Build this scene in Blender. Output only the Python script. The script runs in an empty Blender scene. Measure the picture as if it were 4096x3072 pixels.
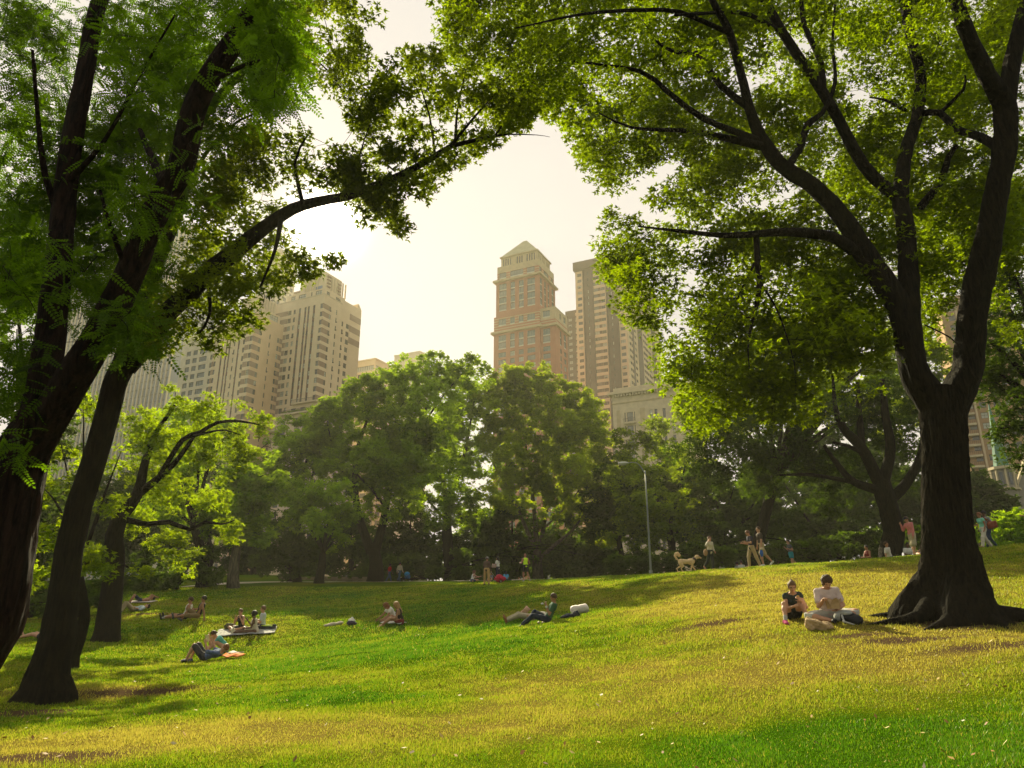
import bpy, math, random, time
import numpy as np
from mathutils import Vector, Matrix
T_START = time.time()
scene = bpy.context.scene
COL = scene.collection
R = math.radians
# ---------------------------------------------------------------- camera
FPX = 2841.0                 # focal length for a 4096 px wide frame
PITCH = R(17.35)
EYE = 1.65
cam_d = bpy.data.cameras.new('camera')
cam_d.sensor_width = 36.0
cam_d.lens = 36.0 * FPX / 4096.0
cam_d.clip_start = 0.1
cam_d.clip_end = 6000.0
cam = bpy.data.objects.new('camera', cam_d)
cam.location = (0, 0, EYE)
cam.rotation_euler = (math.pi / 2 + PITCH, 0, 0)
COL.objects.link(cam)
scene.camera = cam
# ---------------------------------------------------------------- light
HAZE_L = 3.25
SUN_AZ, SUN_EL = R(-16.5), R(29.1)      # azimuth from +Y towards +X
world = bpy.data.worlds.new('World')
scene.world = world
world.use_nodes = True
wn, wl = world.node_tree.nodes, world.node_tree.links
wn.clear()
sky = wn.new('ShaderNodeTexSky'); sky.sky_type = 'NISHITA'; sky.sun_disc = False
sky.sun_elevation = SUN_EL; sky.sun_rotation = SUN_AZ
sky.air_density = 1.0; sky.dust_density = 4.0; sky.ozone_density = 0.6; sky.altitude = 10
veil = wn.new('ShaderNodeMixRGB'); veil.inputs[0].default_value = 0.985
# summer haze whitens the sky, most strongly on the sun's side
wtc = wn.new('ShaderNodeTexCoord'); wdot = wn.new('ShaderNodeVectorMath'); wdot.operation = 'DOT_PRODUCT'
wnrm = wn.new('ShaderNodeVectorMath'); wnrm.operation = 'NORMALIZE'
wdot.inputs[1].default_value = (math.sin(SUN_AZ) * math.cos(SUN_EL), math.cos(SUN_AZ) * math.cos(SUN_EL), math.sin(SUN_EL))
wramp = wn.new('ShaderNodeValToRGB'); we = wramp.color_ramp.elements
we[0].position = 0.0; we[0].color = (0.78, 0.76, 0.72, 1)
we[1].position = 1.0; we[1].color = (1.0, 0.94, 0.90, 1)
k_ = we.new(0.5); k_.color = (0.78, 0.76, 0.72, 1)
k_ = we.new(0.74); k_.color = (0.86, 0.83, 0.79, 1)
k_ = we.new(0.86); k_.color = (0.99, 0.92, 0.86, 1)
wmap = wn.new('ShaderNodeMapRange'); wmap.inputs[1].default_value = -1; wmap.inputs[2].default_value = 1
wmul = wn.new('ShaderNodeVectorMath'); wmul.operation = 'SCALE'; wmul.inputs['Scale'].default_value = HAZE_L
wl.new(wtc.outputs['Generated'], wnrm.inputs[0]); wl.new(wnrm.outputs[0], wdot.inputs[0]); wl.new(wdot.outputs['Value'], wmap.inputs[0])
wl.new(wmap.outputs[0], wramp.inputs[0]); wl.new(wramp.outputs[0], wmul.inputs[0])
# the small bright aureole round the sun
wpow = wn.new('ShaderNodeMath'); wpow.operation = 'POWER'; wpow.inputs[1].default_value = 2600.0
wmax = wn.new('ShaderNodeMath'); wmax.operation = 'MAXIMUM'; wmax.inputs[1].default_value = 0.0
wamp = wn.new('ShaderNodeVectorMath'); wamp.operation = 'SCALE'; wamp.inputs[0].default_value = (90.0, 80.0, 62.0)
wadd = wn.new('ShaderNodeVectorMath'); wadd.operation = 'ADD'
wl.new(wdot.outputs['Value'], wmax.inputs[0]); wl.new(wmax.outputs[0], wpow.inputs[0]); wl.new(wpow.outputs[0], wamp.inputs['Scale'])
wl.new(wmul.outputs[0], wadd.inputs[0]); wl.new(wamp.outputs[0], wadd.inputs[1]); wl.new(wadd.outputs[0], veil.inputs[2])
bg = wn.new('ShaderNodeBackground'); bg.inputs[1].default_value = 0.10
wo = wn.new('ShaderNodeOutputWorld')
wl.new(sky.outputs[0], veil.inputs[1]); wl.new(veil.outputs[0], bg.inputs[0]); wl.new(bg.outputs[0], wo.inputs[0])
sun_d = bpy.data.lights.new('sun', 'SUN'); sun_d.energy = 5.0; sun_d.angle = R(0.53); sun_d.color = (1.0, 0.89, 0.56)
sun = bpy.data.objects.new('sun', sun_d)
SDIR = Vector((math.sin(SUN_AZ) * math.cos(SUN_EL), math.cos(SUN_AZ) * math.cos(SUN_EL), math.sin(SUN_EL)))
sun.rotation_euler = (-SDIR).to_track_quat('-Z', 'Y').to_euler()
COL.objects.link(sun)
vs = scene.view_settings
vs.view_transform = 'Standard'; vs.look = 'None'; vs.gamma = 1.0; vs.exposure = 1.22; vs.use_curve_mapping = False
scene.render.film_transparent = False
cy = scene.cycles
cy.max_bounces = 8; cy.diffuse_bounces = 3; cy.glossy_bounces = 2; cy.transmission_bounces = 4
cy.transparent_max_bounces = 6; cy.volume_bounces = 0
cy.use_denoising = True
# ---------------------------------------------------------------- picture geometry
CP, SP = math.cos(PITCH), math.sin(PITCH)
def W(px, py, Y):
    """point on the sight line of photo pixel (px, py) of the 4096x3072 picture at distance Y ahead"""
    dx, dy = (px - 2048.0) / FPX, (1536.0 - py) / FPX
    y = CP - dy * SP; z = SP + dy * CP
    s = Y / y
    return np.array((dx * s, Y, EYE + z * s))
def ratio(px, py):
    dx, dy = (px - 2048.0) / FPX, (1536.0 - py) / FPX
    return dx / (CP - dy * SP)
def pix(P):
    P = np.asarray(P, float); x = P[..., 0]; y = P[..., 1]; z = P[..., 2] - EYE
    s = y * CP + z * SP; u = z * CP - y * SP
    return 2048 + FPX * x / s, 1536 - FPX * u / s
# ---------------------------------------------------------------- object helpers
def tag(o, label=None, cat=None, group=None, kind=None):
    if label: o['label'] = label
    if cat: o['category'] = cat
    if group: o['group'] = group
    if kind: o['kind'] = kind
    return o
def link(o, parent=None):
    COL.objects.link(o)
    if parent is not None: o.parent = parent
    return o
def empty(name, loc=(0, 0, 0), rz=0.0):
    o = bpy.data.objects.new(name, None); o.location = tuple(map(float, loc)); o.rotation_euler = (0, 0, rz)
    o.empty_display_size = 0.3
    return link(o)
def mesh_np(name, V, F, mats=(), parent=None, midx=None, smooth=False, fattr=None, local=False):
    """V (n,3), F (m,k) equal sized faces -> linked object. World coordinates unless local; parents sit unrotated or get compensated."""
    V = np.asarray(V, np.float32); F = np.asarray(F, np.int32)
    if parent is not None and not local:
        V = V - np.array(parent_origin(parent), np.float32)
    me = bpy.data.meshes.new(name)
    n, (m, k) = len(V), F.shape
    me.vertices.add(n); me.vertices.foreach_set('co', V.ravel())
    me.loops.add(m * k); me.loops.foreach_set('vertex_index', F.ravel())
    me.polygons.add(m); me.polygons.foreach_set('loop_start', np.arange(0, m * k, k, dtype=np.int32))
    try: me.polygons.foreach_set('loop_total', np.full(m, k, np.int32))
    except Exception: pass
    for mt in mats: me.materials.append(mt)
    if midx is not None: me.polygons.foreach_set('material_index', np.asarray(midx, np.int32))
    me.polygons.foreach_set('use_smooth', np.full(m, smooth, bool))
    if fattr:
        for nm, arr in fattr.items():
            a = me.attributes.new(nm, 'FLOAT', 'FACE'); a.data.foreach_set('value', np.asarray(arr, np.float32))
    me.update(calc_edges=True)
    o = bpy.data.objects.new(name, me)
    return link(o, parent)
def parent_origin(p):
    L = np.zeros(3)
    while p is not None:
        L += np.array(p.location[:]); p = p.parent
    return L
class MB:
    """collects polygons of any size with a material slot each"""
    def __init__(s): s.v = []; s.f = []; s.m = []
    def quad(s, a, b, c, d, m=0):
        i = len(s.v); s.v += [tuple(a), tuple(b), tuple(c), tuple(d)]; s.f.append((i, i+1, i+2, i+3)); s.m.append(m)
    def poly(s, pts, m=0):
        i = len(s.v); s.v += [tuple(p) for p in pts]; s.f.append(tuple(range(i, i + len(pts)))); s.m.append(m)
    def box(s, O, A, B, Cc, m=0):
        """corner O and three edge vectors"""
        O, A, B, Cc = map(np.asarray, (O, A, B, Cc)); i = len(s.v)
        for c in (0, 1):
            for b in (0, 1):
                for a in (0, 1): s.v.append(tuple(O + a * A + b * B + c * Cc))
        fs = [(0, 2, 3, 1), (4, 5, 7, 6), (0, 1, 5, 4), (2, 6, 7, 3), (0, 4, 6, 2), (1, 3, 7, 5)]
        if np.dot(np.cross(A, B), Cc) < 0: fs = [f[::-1] for f in fs]
        for f in fs: s.f.append(tuple(i + k for k in f)); s.m.append(m)
    def bx(s, x0, x1, y0, y1, z0, z1, m=0):
        s.box((x0, y0, z0), (x1 - x0, 0, 0), (0, y1 - y0, 0), (0, 0, z1 - z0), m)
    def tube(s, pts, rad, n=8, m=0, cap=True):
        V, F = tube_np(pts, rad, n)
        i = len(s.v); s.v += [tuple(p) for p in V]
        for f in F: s.f.append(tuple(int(i + k) for k in f)); s.m.append(m)
        if cap:
            s.f.append(tuple(i + k for k in range(n))[::-1]); s.m.append(m)
            j = i + len(V) - n; s.f.append(tuple(j + k for k in range(n))); s.m.append(m)
    def build(s, name, mats, parent=None, smooth=False, local=False):
        me = bpy.data.meshes.new(name)
        V = np.array(s.v, float)
        if parent is not None and not local: V = V - parent_origin(parent)
        me.from_pydata(V.tolist(), [], s.f)
        if not isinstance(mats, (list, tuple)): mats = [mats]
        for mt in mats: me.materials.append(mt)
        me.polygons.foreach_set('material_index', s.m)
        if smooth: me.polygons.foreach_set('use_smooth', [True] * len(s.f))
        me.update()
        return link(bpy.data.objects.new(name, me), parent)
def catmull(pts, rad, step):
    P = np.asarray(pts, float); r = np.asarray(rad, float)
    if len(P) == 2: P = np.array([P[0], (P[0] + P[1]) / 2, P[1]]); r = np.array([r[0], (r[0] + r[1]) / 2, r[1]])
    Q = np.vstack([2 * P[0] - P[1], P, 2 * P[-1] - P[-2]])
    out, ro = [], []
    for i in range(1, len(Q) - 2):
        L = np.linalg.norm(Q[i+1] - Q[i]); k = max(2, int(L / step))
        for t in np.linspace(0, 1, k, endpoint=False):
            a = Q[i-1], Q[i], Q[i+1], Q[i+2]
            out.append(0.5 * ((2*a[1]) + (-a[0]+a[2])*t + (2*a[0]-5*a[1]+4*a[2]-a[3])*t*t + (-a[0]+3*a[1]-3*a[2]+a[3])*t**3))
            ro.append(r[i-1] * (1-t) + r[i] * t)
    out.append(P[-1]); ro.append(r[-1])
    return np.array(out), np.array(ro)
def tube_np(pts, rad, n=8, wob=None):
    P = np.asarray(pts, float); rad = np.asarray(rad, float) * np.ones(len(P))
    Tn = np.gradient(P, axis=0); Tn /= np.linalg.norm(Tn, axis=1)[:, None] + 1e-9
    ref = np.array((0.0, 1.0, 0.0)) if abs(Tn[0][1]) < 0.8 else np.array((1.0, 0, 0))
    N = np.zeros_like(P); u = ref
    for i in range(len(P)):
        u = u - Tn[i] * np.dot(u, Tn[i]); u = u / (np.linalg.norm(u) + 1e-9); N[i] = u
    B = np.cross(Tn, N)
    th = np.linspace(0, 2 * math.pi, n, endpoint=False)
    rr = rad[:, None] * np.ones((1, n))
    if wob is not None: rr = rr * wob(np.arange(len(P)), th)
    V = P[:, None, :] + rr[..., None] * (np.cos(th)[None, :, None] * N[:, None, :] + np.sin(th)[None, :, None] * B[:, None, :])
    i = np.arange(len(P) - 1)[:, None] * n; j = np.arange(n)[None, :]; j2 = (j + 1) % n
    F = np.stack([i + j, i + j2, i + n + j2, i + n + j], -1).reshape(-1, 4)
    return V.reshape(-1, 3), F
# value noise in numpy
_rs = np.random.RandomState(7); _tab = _rs.rand(64, 64, 64).astype(np.float32)
def vnoise(P, sc):
    Q = np.asarray(P, np.float64) / sc + 1000.0; i = np.floor(Q).astype(int); f = Q - i; f = f * f * (3 - 2 * f)
    def g(a, b, c): return _tab[(i[..., 0] + a) & 63, (i[..., 1] + b) & 63, (i[..., 2] + c) & 63]
    x, y, z = f[..., 0], f[..., 1], f[..., 2]
    return ((g(0,0,0)*(1-x)+g(1,0,0)*x)*(1-y)+(g(0,1,0)*(1-x)+g(1,1,0)*x)*y)*(1-z)+((g(0,0,1)*(1-x)+g(1,0,1)*x)*(1-y)+(g(0,1,1)*(1-x)+g(1,1,1)*x)*y)*z
def vn2(x, y, sc, k=0.0): return vnoise(np.stack([x, y, np.full_like(x, k * sc + 3.3)], -1), sc)
# ---------------------------------------------------------------- materials
MATS = {}
def new_mat(name):
    m = bpy.data.materials.new(name); m.use_nodes = True; nt = m.node_tree
    for n in list(nt.nodes):
        if n.type != 'OUTPUT_MATERIAL' and n.type != 'BSDF_PRINCIPLED': nt.nodes.remove(n)
    return m, nt, nt.nodes.get('Principled BSDF'), nt.nodes.get('Material Output')
def mat(name, col, rough=0.8, var=0.15, scale=8.0, bump=0.0, metal=0.0, spec=0.3, bscale=None, coord='Object'):
    if name in MATS: return MATS[name]
    m, nt, p, out = new_mat(name)
    p.inputs['Roughness'].default_value = rough; p.inputs['Metallic'].default_value = metal
    p.inputs['Specular IOR Level'].default_value = spec
    tc = nt.nodes.new('ShaderNodeTexCoord'); nz = nt.nodes.new('ShaderNodeTexNoise')
    nz.inputs['Scale'].default_value = scale; nz.inputs['Detail'].default_value = 5
    cr = nt.nodes.new('ShaderNodeValToRGB')
    c = np.array(col[:3]); a, b = c * (1 - var), np.minimum(c * (1 + var), 1)
    cr.color_ramp.elements[0].position = 0.3; cr.color_ramp.elements[1].position = 0.7
    cr.color_ramp.elements[0].color = (*a, 1); cr.color_ramp.elements[1].color = (*b, 1)
    nt.links.new(tc.outputs[coord], nz.inputs['Vector']); nt.links.new(nz.outputs[0], cr.inputs[0])
    nt.links.new(cr.outputs[0], p.inputs['Base Color'])
    if bump:
        n2 = nt.nodes.new('ShaderNodeTexNoise'); n2.inputs['Scale'].default_value = bscale or scale * 3; n2.inputs['Detail'].default_value = 4
        nt.links.new(tc.outputs[coord], n2.inputs['Vector'])
        b = nt.nodes.new('ShaderNodeBump'); b.inputs['Strength'].default_value = bump; b.inputs['Distance'].default_value = 0.05
        nt.links.new(n2.outputs[0], b.inputs['Height']); nt.links.new(b.outputs[0], p.inputs['Normal'])
    MATS[name] = m
    return m
def leaf_mat(name, dark, light, trans, gloss=0.12, tmix=0.5, grough=0.35):
    """thin leaves: reflects, lets the sun through, a little shine; 'tint' varies leaf by leaf"""
    m = bpy.data.materials.new(name); m.use_nodes = True; nt = m.node_tree; nt.nodes.clear()
    N = nt.nodes.new; L = nt.links.new
    at = N('ShaderNodeAttribute'); at.attribute_name = 'tint'
    c1 = N('ShaderNodeValToRGB'); c1.color_ramp.elements[0].color = (*dark, 1); c1.color_ramp.elements[1].color = (*light, 1)
    L(at.outputs['Fac'], c1.inputs[0])
    c2 = N('ShaderNodeValToRGB')
    t = np.array(trans); c2.color_ramp.elements[0].color = (*(t * 0.34), 1); c2.color_ramp.elements[1].color = (*np.minimum(t * np.array((1.45, 1.35, 1.0)), 1), 1)
    L(at.outputs['Fac'], c2.inputs[0])
    d = N('ShaderNodeBsdfDiffuse'); tr = N('ShaderNodeBsdfTranslucent'); g = N('ShaderNodeBsdfGlossy'); g.inputs['Roughness'].default_value = grough
    g.inputs['Color'].default_value = (0.75, 0.8, 0.6, 1)
    L(c1.outputs[0], d.inputs[0]); L(c2.outputs[0], tr.inputs[0])
    m1 = N('ShaderNodeMixShader'); m1.inputs[0].default_value = tmix; L(d.outputs[0], m1.inputs[1]); L(tr.outputs[0], m1.inputs[2])
    m2 = N('ShaderNodeMixShader'); m2.inputs[0].default_value = gloss; L(m1.outputs[0], m2.inputs[1]); L(g.outputs[0], m2.inputs[2])
    o = N('ShaderNodeOutputMaterial'); L(m2.outputs[0], o.inputs[0])
    return m
# ---------------------------------------------------------------- the ground
CTL = [(0,3072,7.6),(1000,3072,7.4),(2048,3072,7.2),(3000,3072,6.9),(4096,3072,6.4),
 (170,2830,13.5),(0,2950,9.8),(600,2850,11.5),(850,2648,23.5),(1000,2800,12.6),(1400,2700,15.5),(1570,2515,27),(1000,2538,28),(760,2478,31),(1340,2500,28.5),
 (1000,2430,40),(540,2440,36),(1500,2600,20.5),(2048,2800,11.5),(2048,2650,15.2),(2048,2560,18.7),(2130,2498,23.5),(2048,2400,34),(2500,2600,15.6),(2500,2450,22),
 (3200,2800,9.7),(3200,2650,11.6),(3300,2500,14.4),(3200,2400,20),(3200,2320,25),(2700,2500,17),(2700,2380,26),
 (3900,2800,8.8),(3900,2600,11.2),(3900,2490,14.2),(3900,2330,20.5),(4096,2250,24.5),
 (0,2700,16.5),(0,2600,21.5),(100,2565,26),(300,2480,33),(0,2480,36),(420,2440,38),
 (4096,2174,30),(3933,2190,30.5),(3650,2227,31.5),(3500,2237,32),(3200,2257,33),(3000,2271,34),(2850,2280,35.5),(2700,2291,37.5),(2600,2296,39),(2400,2308,43),(3000,2301,44),(2880,2301,43),(3100,2294,46),(3500,2264,38),(3640,2255,37),(3950,2215,36),(2100,2325,48),(1800,2334,51),(1500,2338,53),(1200,2339,53),(900,2346,50),(700,2368,46),(580,2400,43),
 (1500,2331,72),(2100,2322,68),(900,2330,66),(940,2300,85),(600,2330,75),(300,2390,60),(0,2400,60)]
_P = [W(*c) for c in CTL]
for x, y, z in [(-12,-6,-.1),(0,-6,-.1),(12,-6,.1),(0,0,0),(-6,0,-.1),(6,0,.1),(-60,0,0),(60,0,2),(-60,-60,0),(0,-60,0),(60,-60,1),
                (36,44,3.9),(26,46,3.4),(50,60,4.2),(26,75,3.7),(60,30,4.5),(0,110,4.6),(-60,110,5.2),(60,110,4.0),(-90,60,2.5),(100,60,4),
                (0,200,4.5),(-150,200,4.5),(150,200,4.5),(0,400,4.5),(-300,400,4.5),(300,400,4.5),(250,100,4.5),(-250,100,4)]:
    _P.append(np.array((x, y, z), float))
_P = np.array(_P)
def _tps(r2): return np.where(r2 > 1e-9, r2 * np.log(np.maximum(r2, 1e-9)), 0.0)
_n = len(_P); _K = _tps(((_P[:, None, :2] - _P[None, :, :2]) ** 2).sum(-1)) + np.eye(_n) * 6.0
_A = np.zeros((_n + 3, _n + 3)); _A[:_n, :_n] = _K; _A[:_n, _n] = 1; _A[:_n, _n+1:] = _P[:, :2]; _A[_n:, :_n] = _A[:_n, _n:].T
_w = np.linalg.solve(_A, np.concatenate([_P[:, 2], np.zeros(3)]))
def gz(x, y):
    x = np.asarray(x, float); y = np.asarray(y, float); sh = x.shape
    xf, yf = np.clip(x.ravel(), -300, 300), np.clip(y.ravel(), -60, 400)
    out = np.empty(len(xf))
    for s in range(0, len(xf), 20000):
        a, b = xf[s:s+20000], yf[s:s+20000]
        out[s:s+20000] = _tps((a[:, None] - _P[None, :, 0]) ** 2 + (b[:, None] - _P[None, :, 1]) ** 2) @ _w[:_n] + _w[_n] + a * _w[_n+1] + b * _w[_n+2]
    a, b = x.ravel(), y.ravel()
    d = np.hypot(a, b - 20)
    bump = 0.09 * (vn2(a, b, 2.6) - .5) + 0.045 * (vn2(a, b, 0.8, 2) - .5)
    out += bump * np.clip((90 - d) / 60, 0, 1)
    return out.reshape(sh)
# a fast lookup for the part of the park near the camera
_gx = np.arange(-70, 70.01, 0.25); _gy = np.arange(-12, 110.01, 0.25)
_GX, _GY = np.meshgrid(_gx, _gy); _GZ = gz(_GX, _GY)
def gzf(x, y):
    x = np.asarray(x, float); y = np.asarray(y, float)
    u = np.clip((x + 70) / 0.25, 0, len(_gx) - 1.001); v = np.clip((y + 12) / 0.25, 0, len(_gy) - 1.001)
    i, j = u.astype(int), v.astype(int); fu, fv = u - i, v - j
    return (_GZ[j, i] * (1-fu) + _GZ[j, i+1] * fu) * (1-fv) + (_GZ[j+1, i] * (1-fu) + _GZ[j+1, i+1] * fu) * fv
def on_ground(px, py, lo=5.0, hi=110.0):
    """where the sight line of a photo pixel first meets the lawn"""
    Y = np.linspace(lo, hi, 4000); r = ratio(px, py); P = W(px, py, 1.0); k = P[2] - EYE
    g = gzf(r * Y, Y); z = EYE + k * Y
    hit = np.nonzero(z <= g)[0]
    y = Y[hit[0]] if len(hit) else hi
    return np.array((r * y, y, float(gzf(r * y, y))))
def at_depth(px, Y, py=2400):
    r = ratio(px, py); return np.array((r * Y, Y, float(gzf(r * Y, Y))))
# where the turf is dry, worn to soil or lush: shapes on the ground itself
def _blob(x, y, px, py, rx, ry):
    c = on_ground(px, py); return np.exp(-(((x - c[0]) / rx) ** 2 + ((y - c[1]) / ry) ** 2))
def dryness(x, y):
    n = 0.5 * vn2(x, y, 3.1, 1) + 0.3 * vn2(x, y, 1.1, 4) + 0.2 * vn2(x, y, 0.35, 9)
    m = -0.12 + 0.0 * x
    for b in [(3200,2700,3.2,2.2,.26),(3400,2390,5,5,.5),(3700,2290,5,5,.35),(2900,2420,5,5,.4),(3000,2330,5,7,.4),(700,2930,2.2,1.3,.5),(150,3000,1.4,1.2,.55),(1500,2950,2.5,1.0,.3),(2300,2700,2.5,1.6,.12),
              (520,2770,2.0,.7,.6),(1900,2860,3,1.0,.2),(3950,2550,2.2,1.2,.5),(3600,2620,2.2,.9,.5),(750,2400,4,2,.25),(620,2460,2.5,1.2,.5),(2600,2900,1.8,.9,.15)]:
        m = m + b[4] * _blob(x, y, *b[:4])
    for b in [(3300,2950,2.2,.8,.45),(1500,2640,5,3,.12),(3800,3050,1.5,.7,.3),(2200,2500,5,5,.15)]:
        m = m - b[4] * _blob(x, y, *b[:4])
    return np.clip(n * 0.95 + m, 0, 1)
def soil(x, y):
    m = 0.0 * x
    for b in [(3840,2490,1.3,.8,1.0),(520,2770,1.6,.45,.8),(130,2850,1.0,.7,.7),(2850,2495,.8,.35,.8),(3650,2560,1.2,.3,.8),(3950,2590,1.0,.35,.9),(600,2455,2.0,.5,.7),(3450,2540,.8,.25,.7),(60,3040,.8,.4,.6),(330,3020,.9,.25,.6)]:
        m = m + b[4] * _blob(x, y, *b[:4])
    n = 0.6 * vn2(x, y, 0.9, 12) + 0.4 * vn2(x, y, 0.25, 15)
    return np.clip((m + 0.55 * (n - .55)) * 1.7, 0, 1) * (m > .05)
# lawn sheet: fine near the camera, coarse to the horizon
def axis(fine_lo, fine_hi, st, far_lo, far_hi):
    a = list(np.arange(fine_lo, fine_hi, st)); s = st
    while a[-1] < far_hi: s *= 1.22; a.append(a[-1] + s)
    s = st
    while a[0] > far_lo: s *= 1.22; a.insert(0, a[0] - s)
    return np.array(a)
ax, ay = axis(-26, 26, 0.16, -3500, 3500), axis(5, 62, 0.16, -1500, 4500)
X, Y = np.meshgrid(ax, ay); Z = gz(X, Y)
nx, ny = len(ax), len(ay)
ii = np.arange(ny - 1)[:, None] * nx + np.arange(nx - 1)[None, :]
F = np.stack([ii, ii + 1, ii + nx + 1, ii + nx], -1).reshape(-1, 4)
def lawn_material():
    m, nt, p, out = new_mat('lawn_turf'); N = nt.nodes.new; L = nt.links.new
    p.inputs['Roughness'].default_value = 0.9; p.inputs['Specular IOR Level'].default_value = 0.0
    tc = N('ShaderNodeTexCoord')
    a1 = N('ShaderNodeAttribute'); a1.attribute_name = 'dry'; a2 = N('ShaderNodeAttribute'); a2.attribute_name = 'soil'
    n1 = N('ShaderNodeTexNoise'); n1.inputs['Scale'].default_value = 22; n1.inputs['Detail'].default_value = 6; L(tc.outputs['Object'], n1.inputs['Vector'])
    n2 = N('ShaderNodeTexNoise'); n2.inputs['Scale'].default_value = 3.0; n2.inputs['Detail'].default_value = 4; L(tc.outputs['Object'], n2.inputs['Vector'])
    ad = N('ShaderNodeMath'); ad.operation = 'MULTIPLY_ADD'; ad.inputs[1].default_value = 0.55; ad.inputs[2].default_value = -0.27; L(n1.outputs[0], ad.inputs[0])
    ad2 = N('ShaderNodeMath'); ad2.operation = 'ADD'; L(ad.outputs[0], ad2.inputs[0]); L(a1.outputs['Fac'], ad2.inputs[1])
    cr = N('ShaderNodeValToRGB'); e = cr.color_ramp.elements
    e[0].position = 0.15; e[0].color = (0.034, 0.085, 0.002, 1); e[1].position = 0.85; e[1].color = (0.18, 0.14, 0.028, 1)
    k = cr.color_ramp.elements.new(0.45); k.color = (0.085, 0.115, 0.004, 1)
    L(ad2.outputs[0], cr.inputs[0])
    mx = N('ShaderNodeMixRGB'); mx.inputs[2].default_value = (0.085, 0.055, 0.03, 1); L(a2.outputs['Fac'], mx.inputs[0]); L(cr.outputs[0], mx.inputs[1])
    L(mx.outputs[0], p.inputs['Base Color'])
    b = N('ShaderNodeBump'); b.inputs['Strength'].default_value = 0.9; b.inputs['Distance'].default_value = 0.06; L(n1.outputs[0], b.inputs['Height']); L(b.outputs[0], p.inputs['Normal'])
    return m
LAWN = lawn_material()
lawn = mesh_np('ground', np.stack([X, Y, Z], -1).reshape(-1, 3), F, [LAWN], smooth=True)
xs, ys = X.ravel(), Y.ravel()
for nm, fn in (('dry', dryness), ('soil', soil)):
    v = fn(xs, ys); a = lawn.data.attributes.new(nm, 'FLOAT', 'POINT'); a.data.foreach_set('value', v.astype(np.float32))
tag(lawn, 'sloping park lawn of mixed green and dry grass', kind='structure')
# grass blades: denser where they show larger
def grass(n, seed=3):
    rs = np.random.RandomState(seed)
    Yv = np.exp(rs.uniform(math.log(5.6), math.log(50), n)); Xv = Yv * rs.uniform(-0.86, 0.86, n)
    so = soil(Xv, Yv); keep = rs.rand(n) > so * 0.9; Xv, Yv = Xv[keep], Yv[keep]; n = len(Xv)
    cl = vn2(Xv, Yv, 0.45, 21); keep = rs.rand(n) < 0.35 + 0.9 * cl; Xv, Yv, cl = Xv[keep], Yv[keep], cl[keep]; n = len(Xv)
    Zv = gzf(Xv, Yv) - 0.008
    h = (0.02 + 0.042 * rs.rand(n) ** 1.6) * (0.45 + 1.1 * cl) * np.clip(0.6 + Yv / 40, .7, 1.3); w = np.maximum(0.0045, 0.00062 * Yv) * (0.7 + 0.6 * rs.rand(n))
    a = rs.uniform(0, 2 * math.pi, n); lean = rs.uniform(0.1, 0.95, n); b = a + rs.uniform(-1, 1, n) + 1.5
    V = np.empty((n, 3, 3), np.float32)
    V[:, 0] = np.stack([Xv - np.cos(a) * w, Yv - np.sin(a) * w, Zv], -1)
    V[:, 1] = np.stack([Xv + np.cos(a) * w, Yv + np.sin(a) * w, Zv], -1)
    V[:, 2] = np.stack([Xv + np.cos(b) * h * lean, Yv + np.sin(b) * h * lean, Zv + h], -1)
    d = dryness(Xv, Yv); tint = np.clip(d * 0.95 + rs.normal(0, 0.15, n) + 0.30 * (vn2(Xv, Yv, 0.28, 31) - .5), 0, 1)
    tint = np.where(rs.rand(n) < 0.05, 1.0, tint)
    F = np.arange(n * 3).reshape(n, 3)
    m = bpy.data.materials.new('grass_blade'); m.use_nodes = True; nt = m.node_tree; nt.nodes.clear(); N = nt.nodes.new; L = nt.links.new
    at = N('ShaderNodeAttribute'); at.attribute_name = 'tint'; cr = N('ShaderNodeValToRGB'); e = cr.color_ramp.elements
    e[0].position = 0.1; e[0].color = (0.095, 0.235, 0.004, 1); e[1].position = 0.95; e[1].color = (0.45, 0.385, 0.055, 1)
    k = e.new(0.45); k.color = (0.27, 0.35, 0.006, 1)
    L(at.outputs['Fac'], cr.inputs[0])
    df = N('ShaderNodeBsdfDiffuse'); tr = N('ShaderNodeBsdfTranslucent'); g = N('ShaderNodeBsdfGlossy'); g.inputs['Roughness'].default_value = 0.4; g.inputs[0].default_value = (.8, .8, .6, 1)
    L(cr.outputs[0], df.inputs[0]); L(cr.outputs[0], tr.inputs[0])
    m1 = N('ShaderNodeMixShader'); m1.inputs[0].default_value = 0.55; L(df.outputs[0], m1.inputs[1]); L(tr.outputs[0], m1.inputs[2])
    m2 = N('ShaderNodeMixShader'); m2.inputs[0].default_value = 0.02; L(m1.outputs[0], m2.inputs[1]); L(g.outputs[0], m2.inputs[2])
    o = N('ShaderNodeOutputMaterial'); L(m2.outputs[0], o.inputs[0])
    g = mesh_np('grass', V.reshape(-1, 3), F, [m], fattr={'tint': tint})
    tag(g, 'short grass blades covering the sunlit and shaded lawn', kind='stuff')
grass(1100000)
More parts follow.
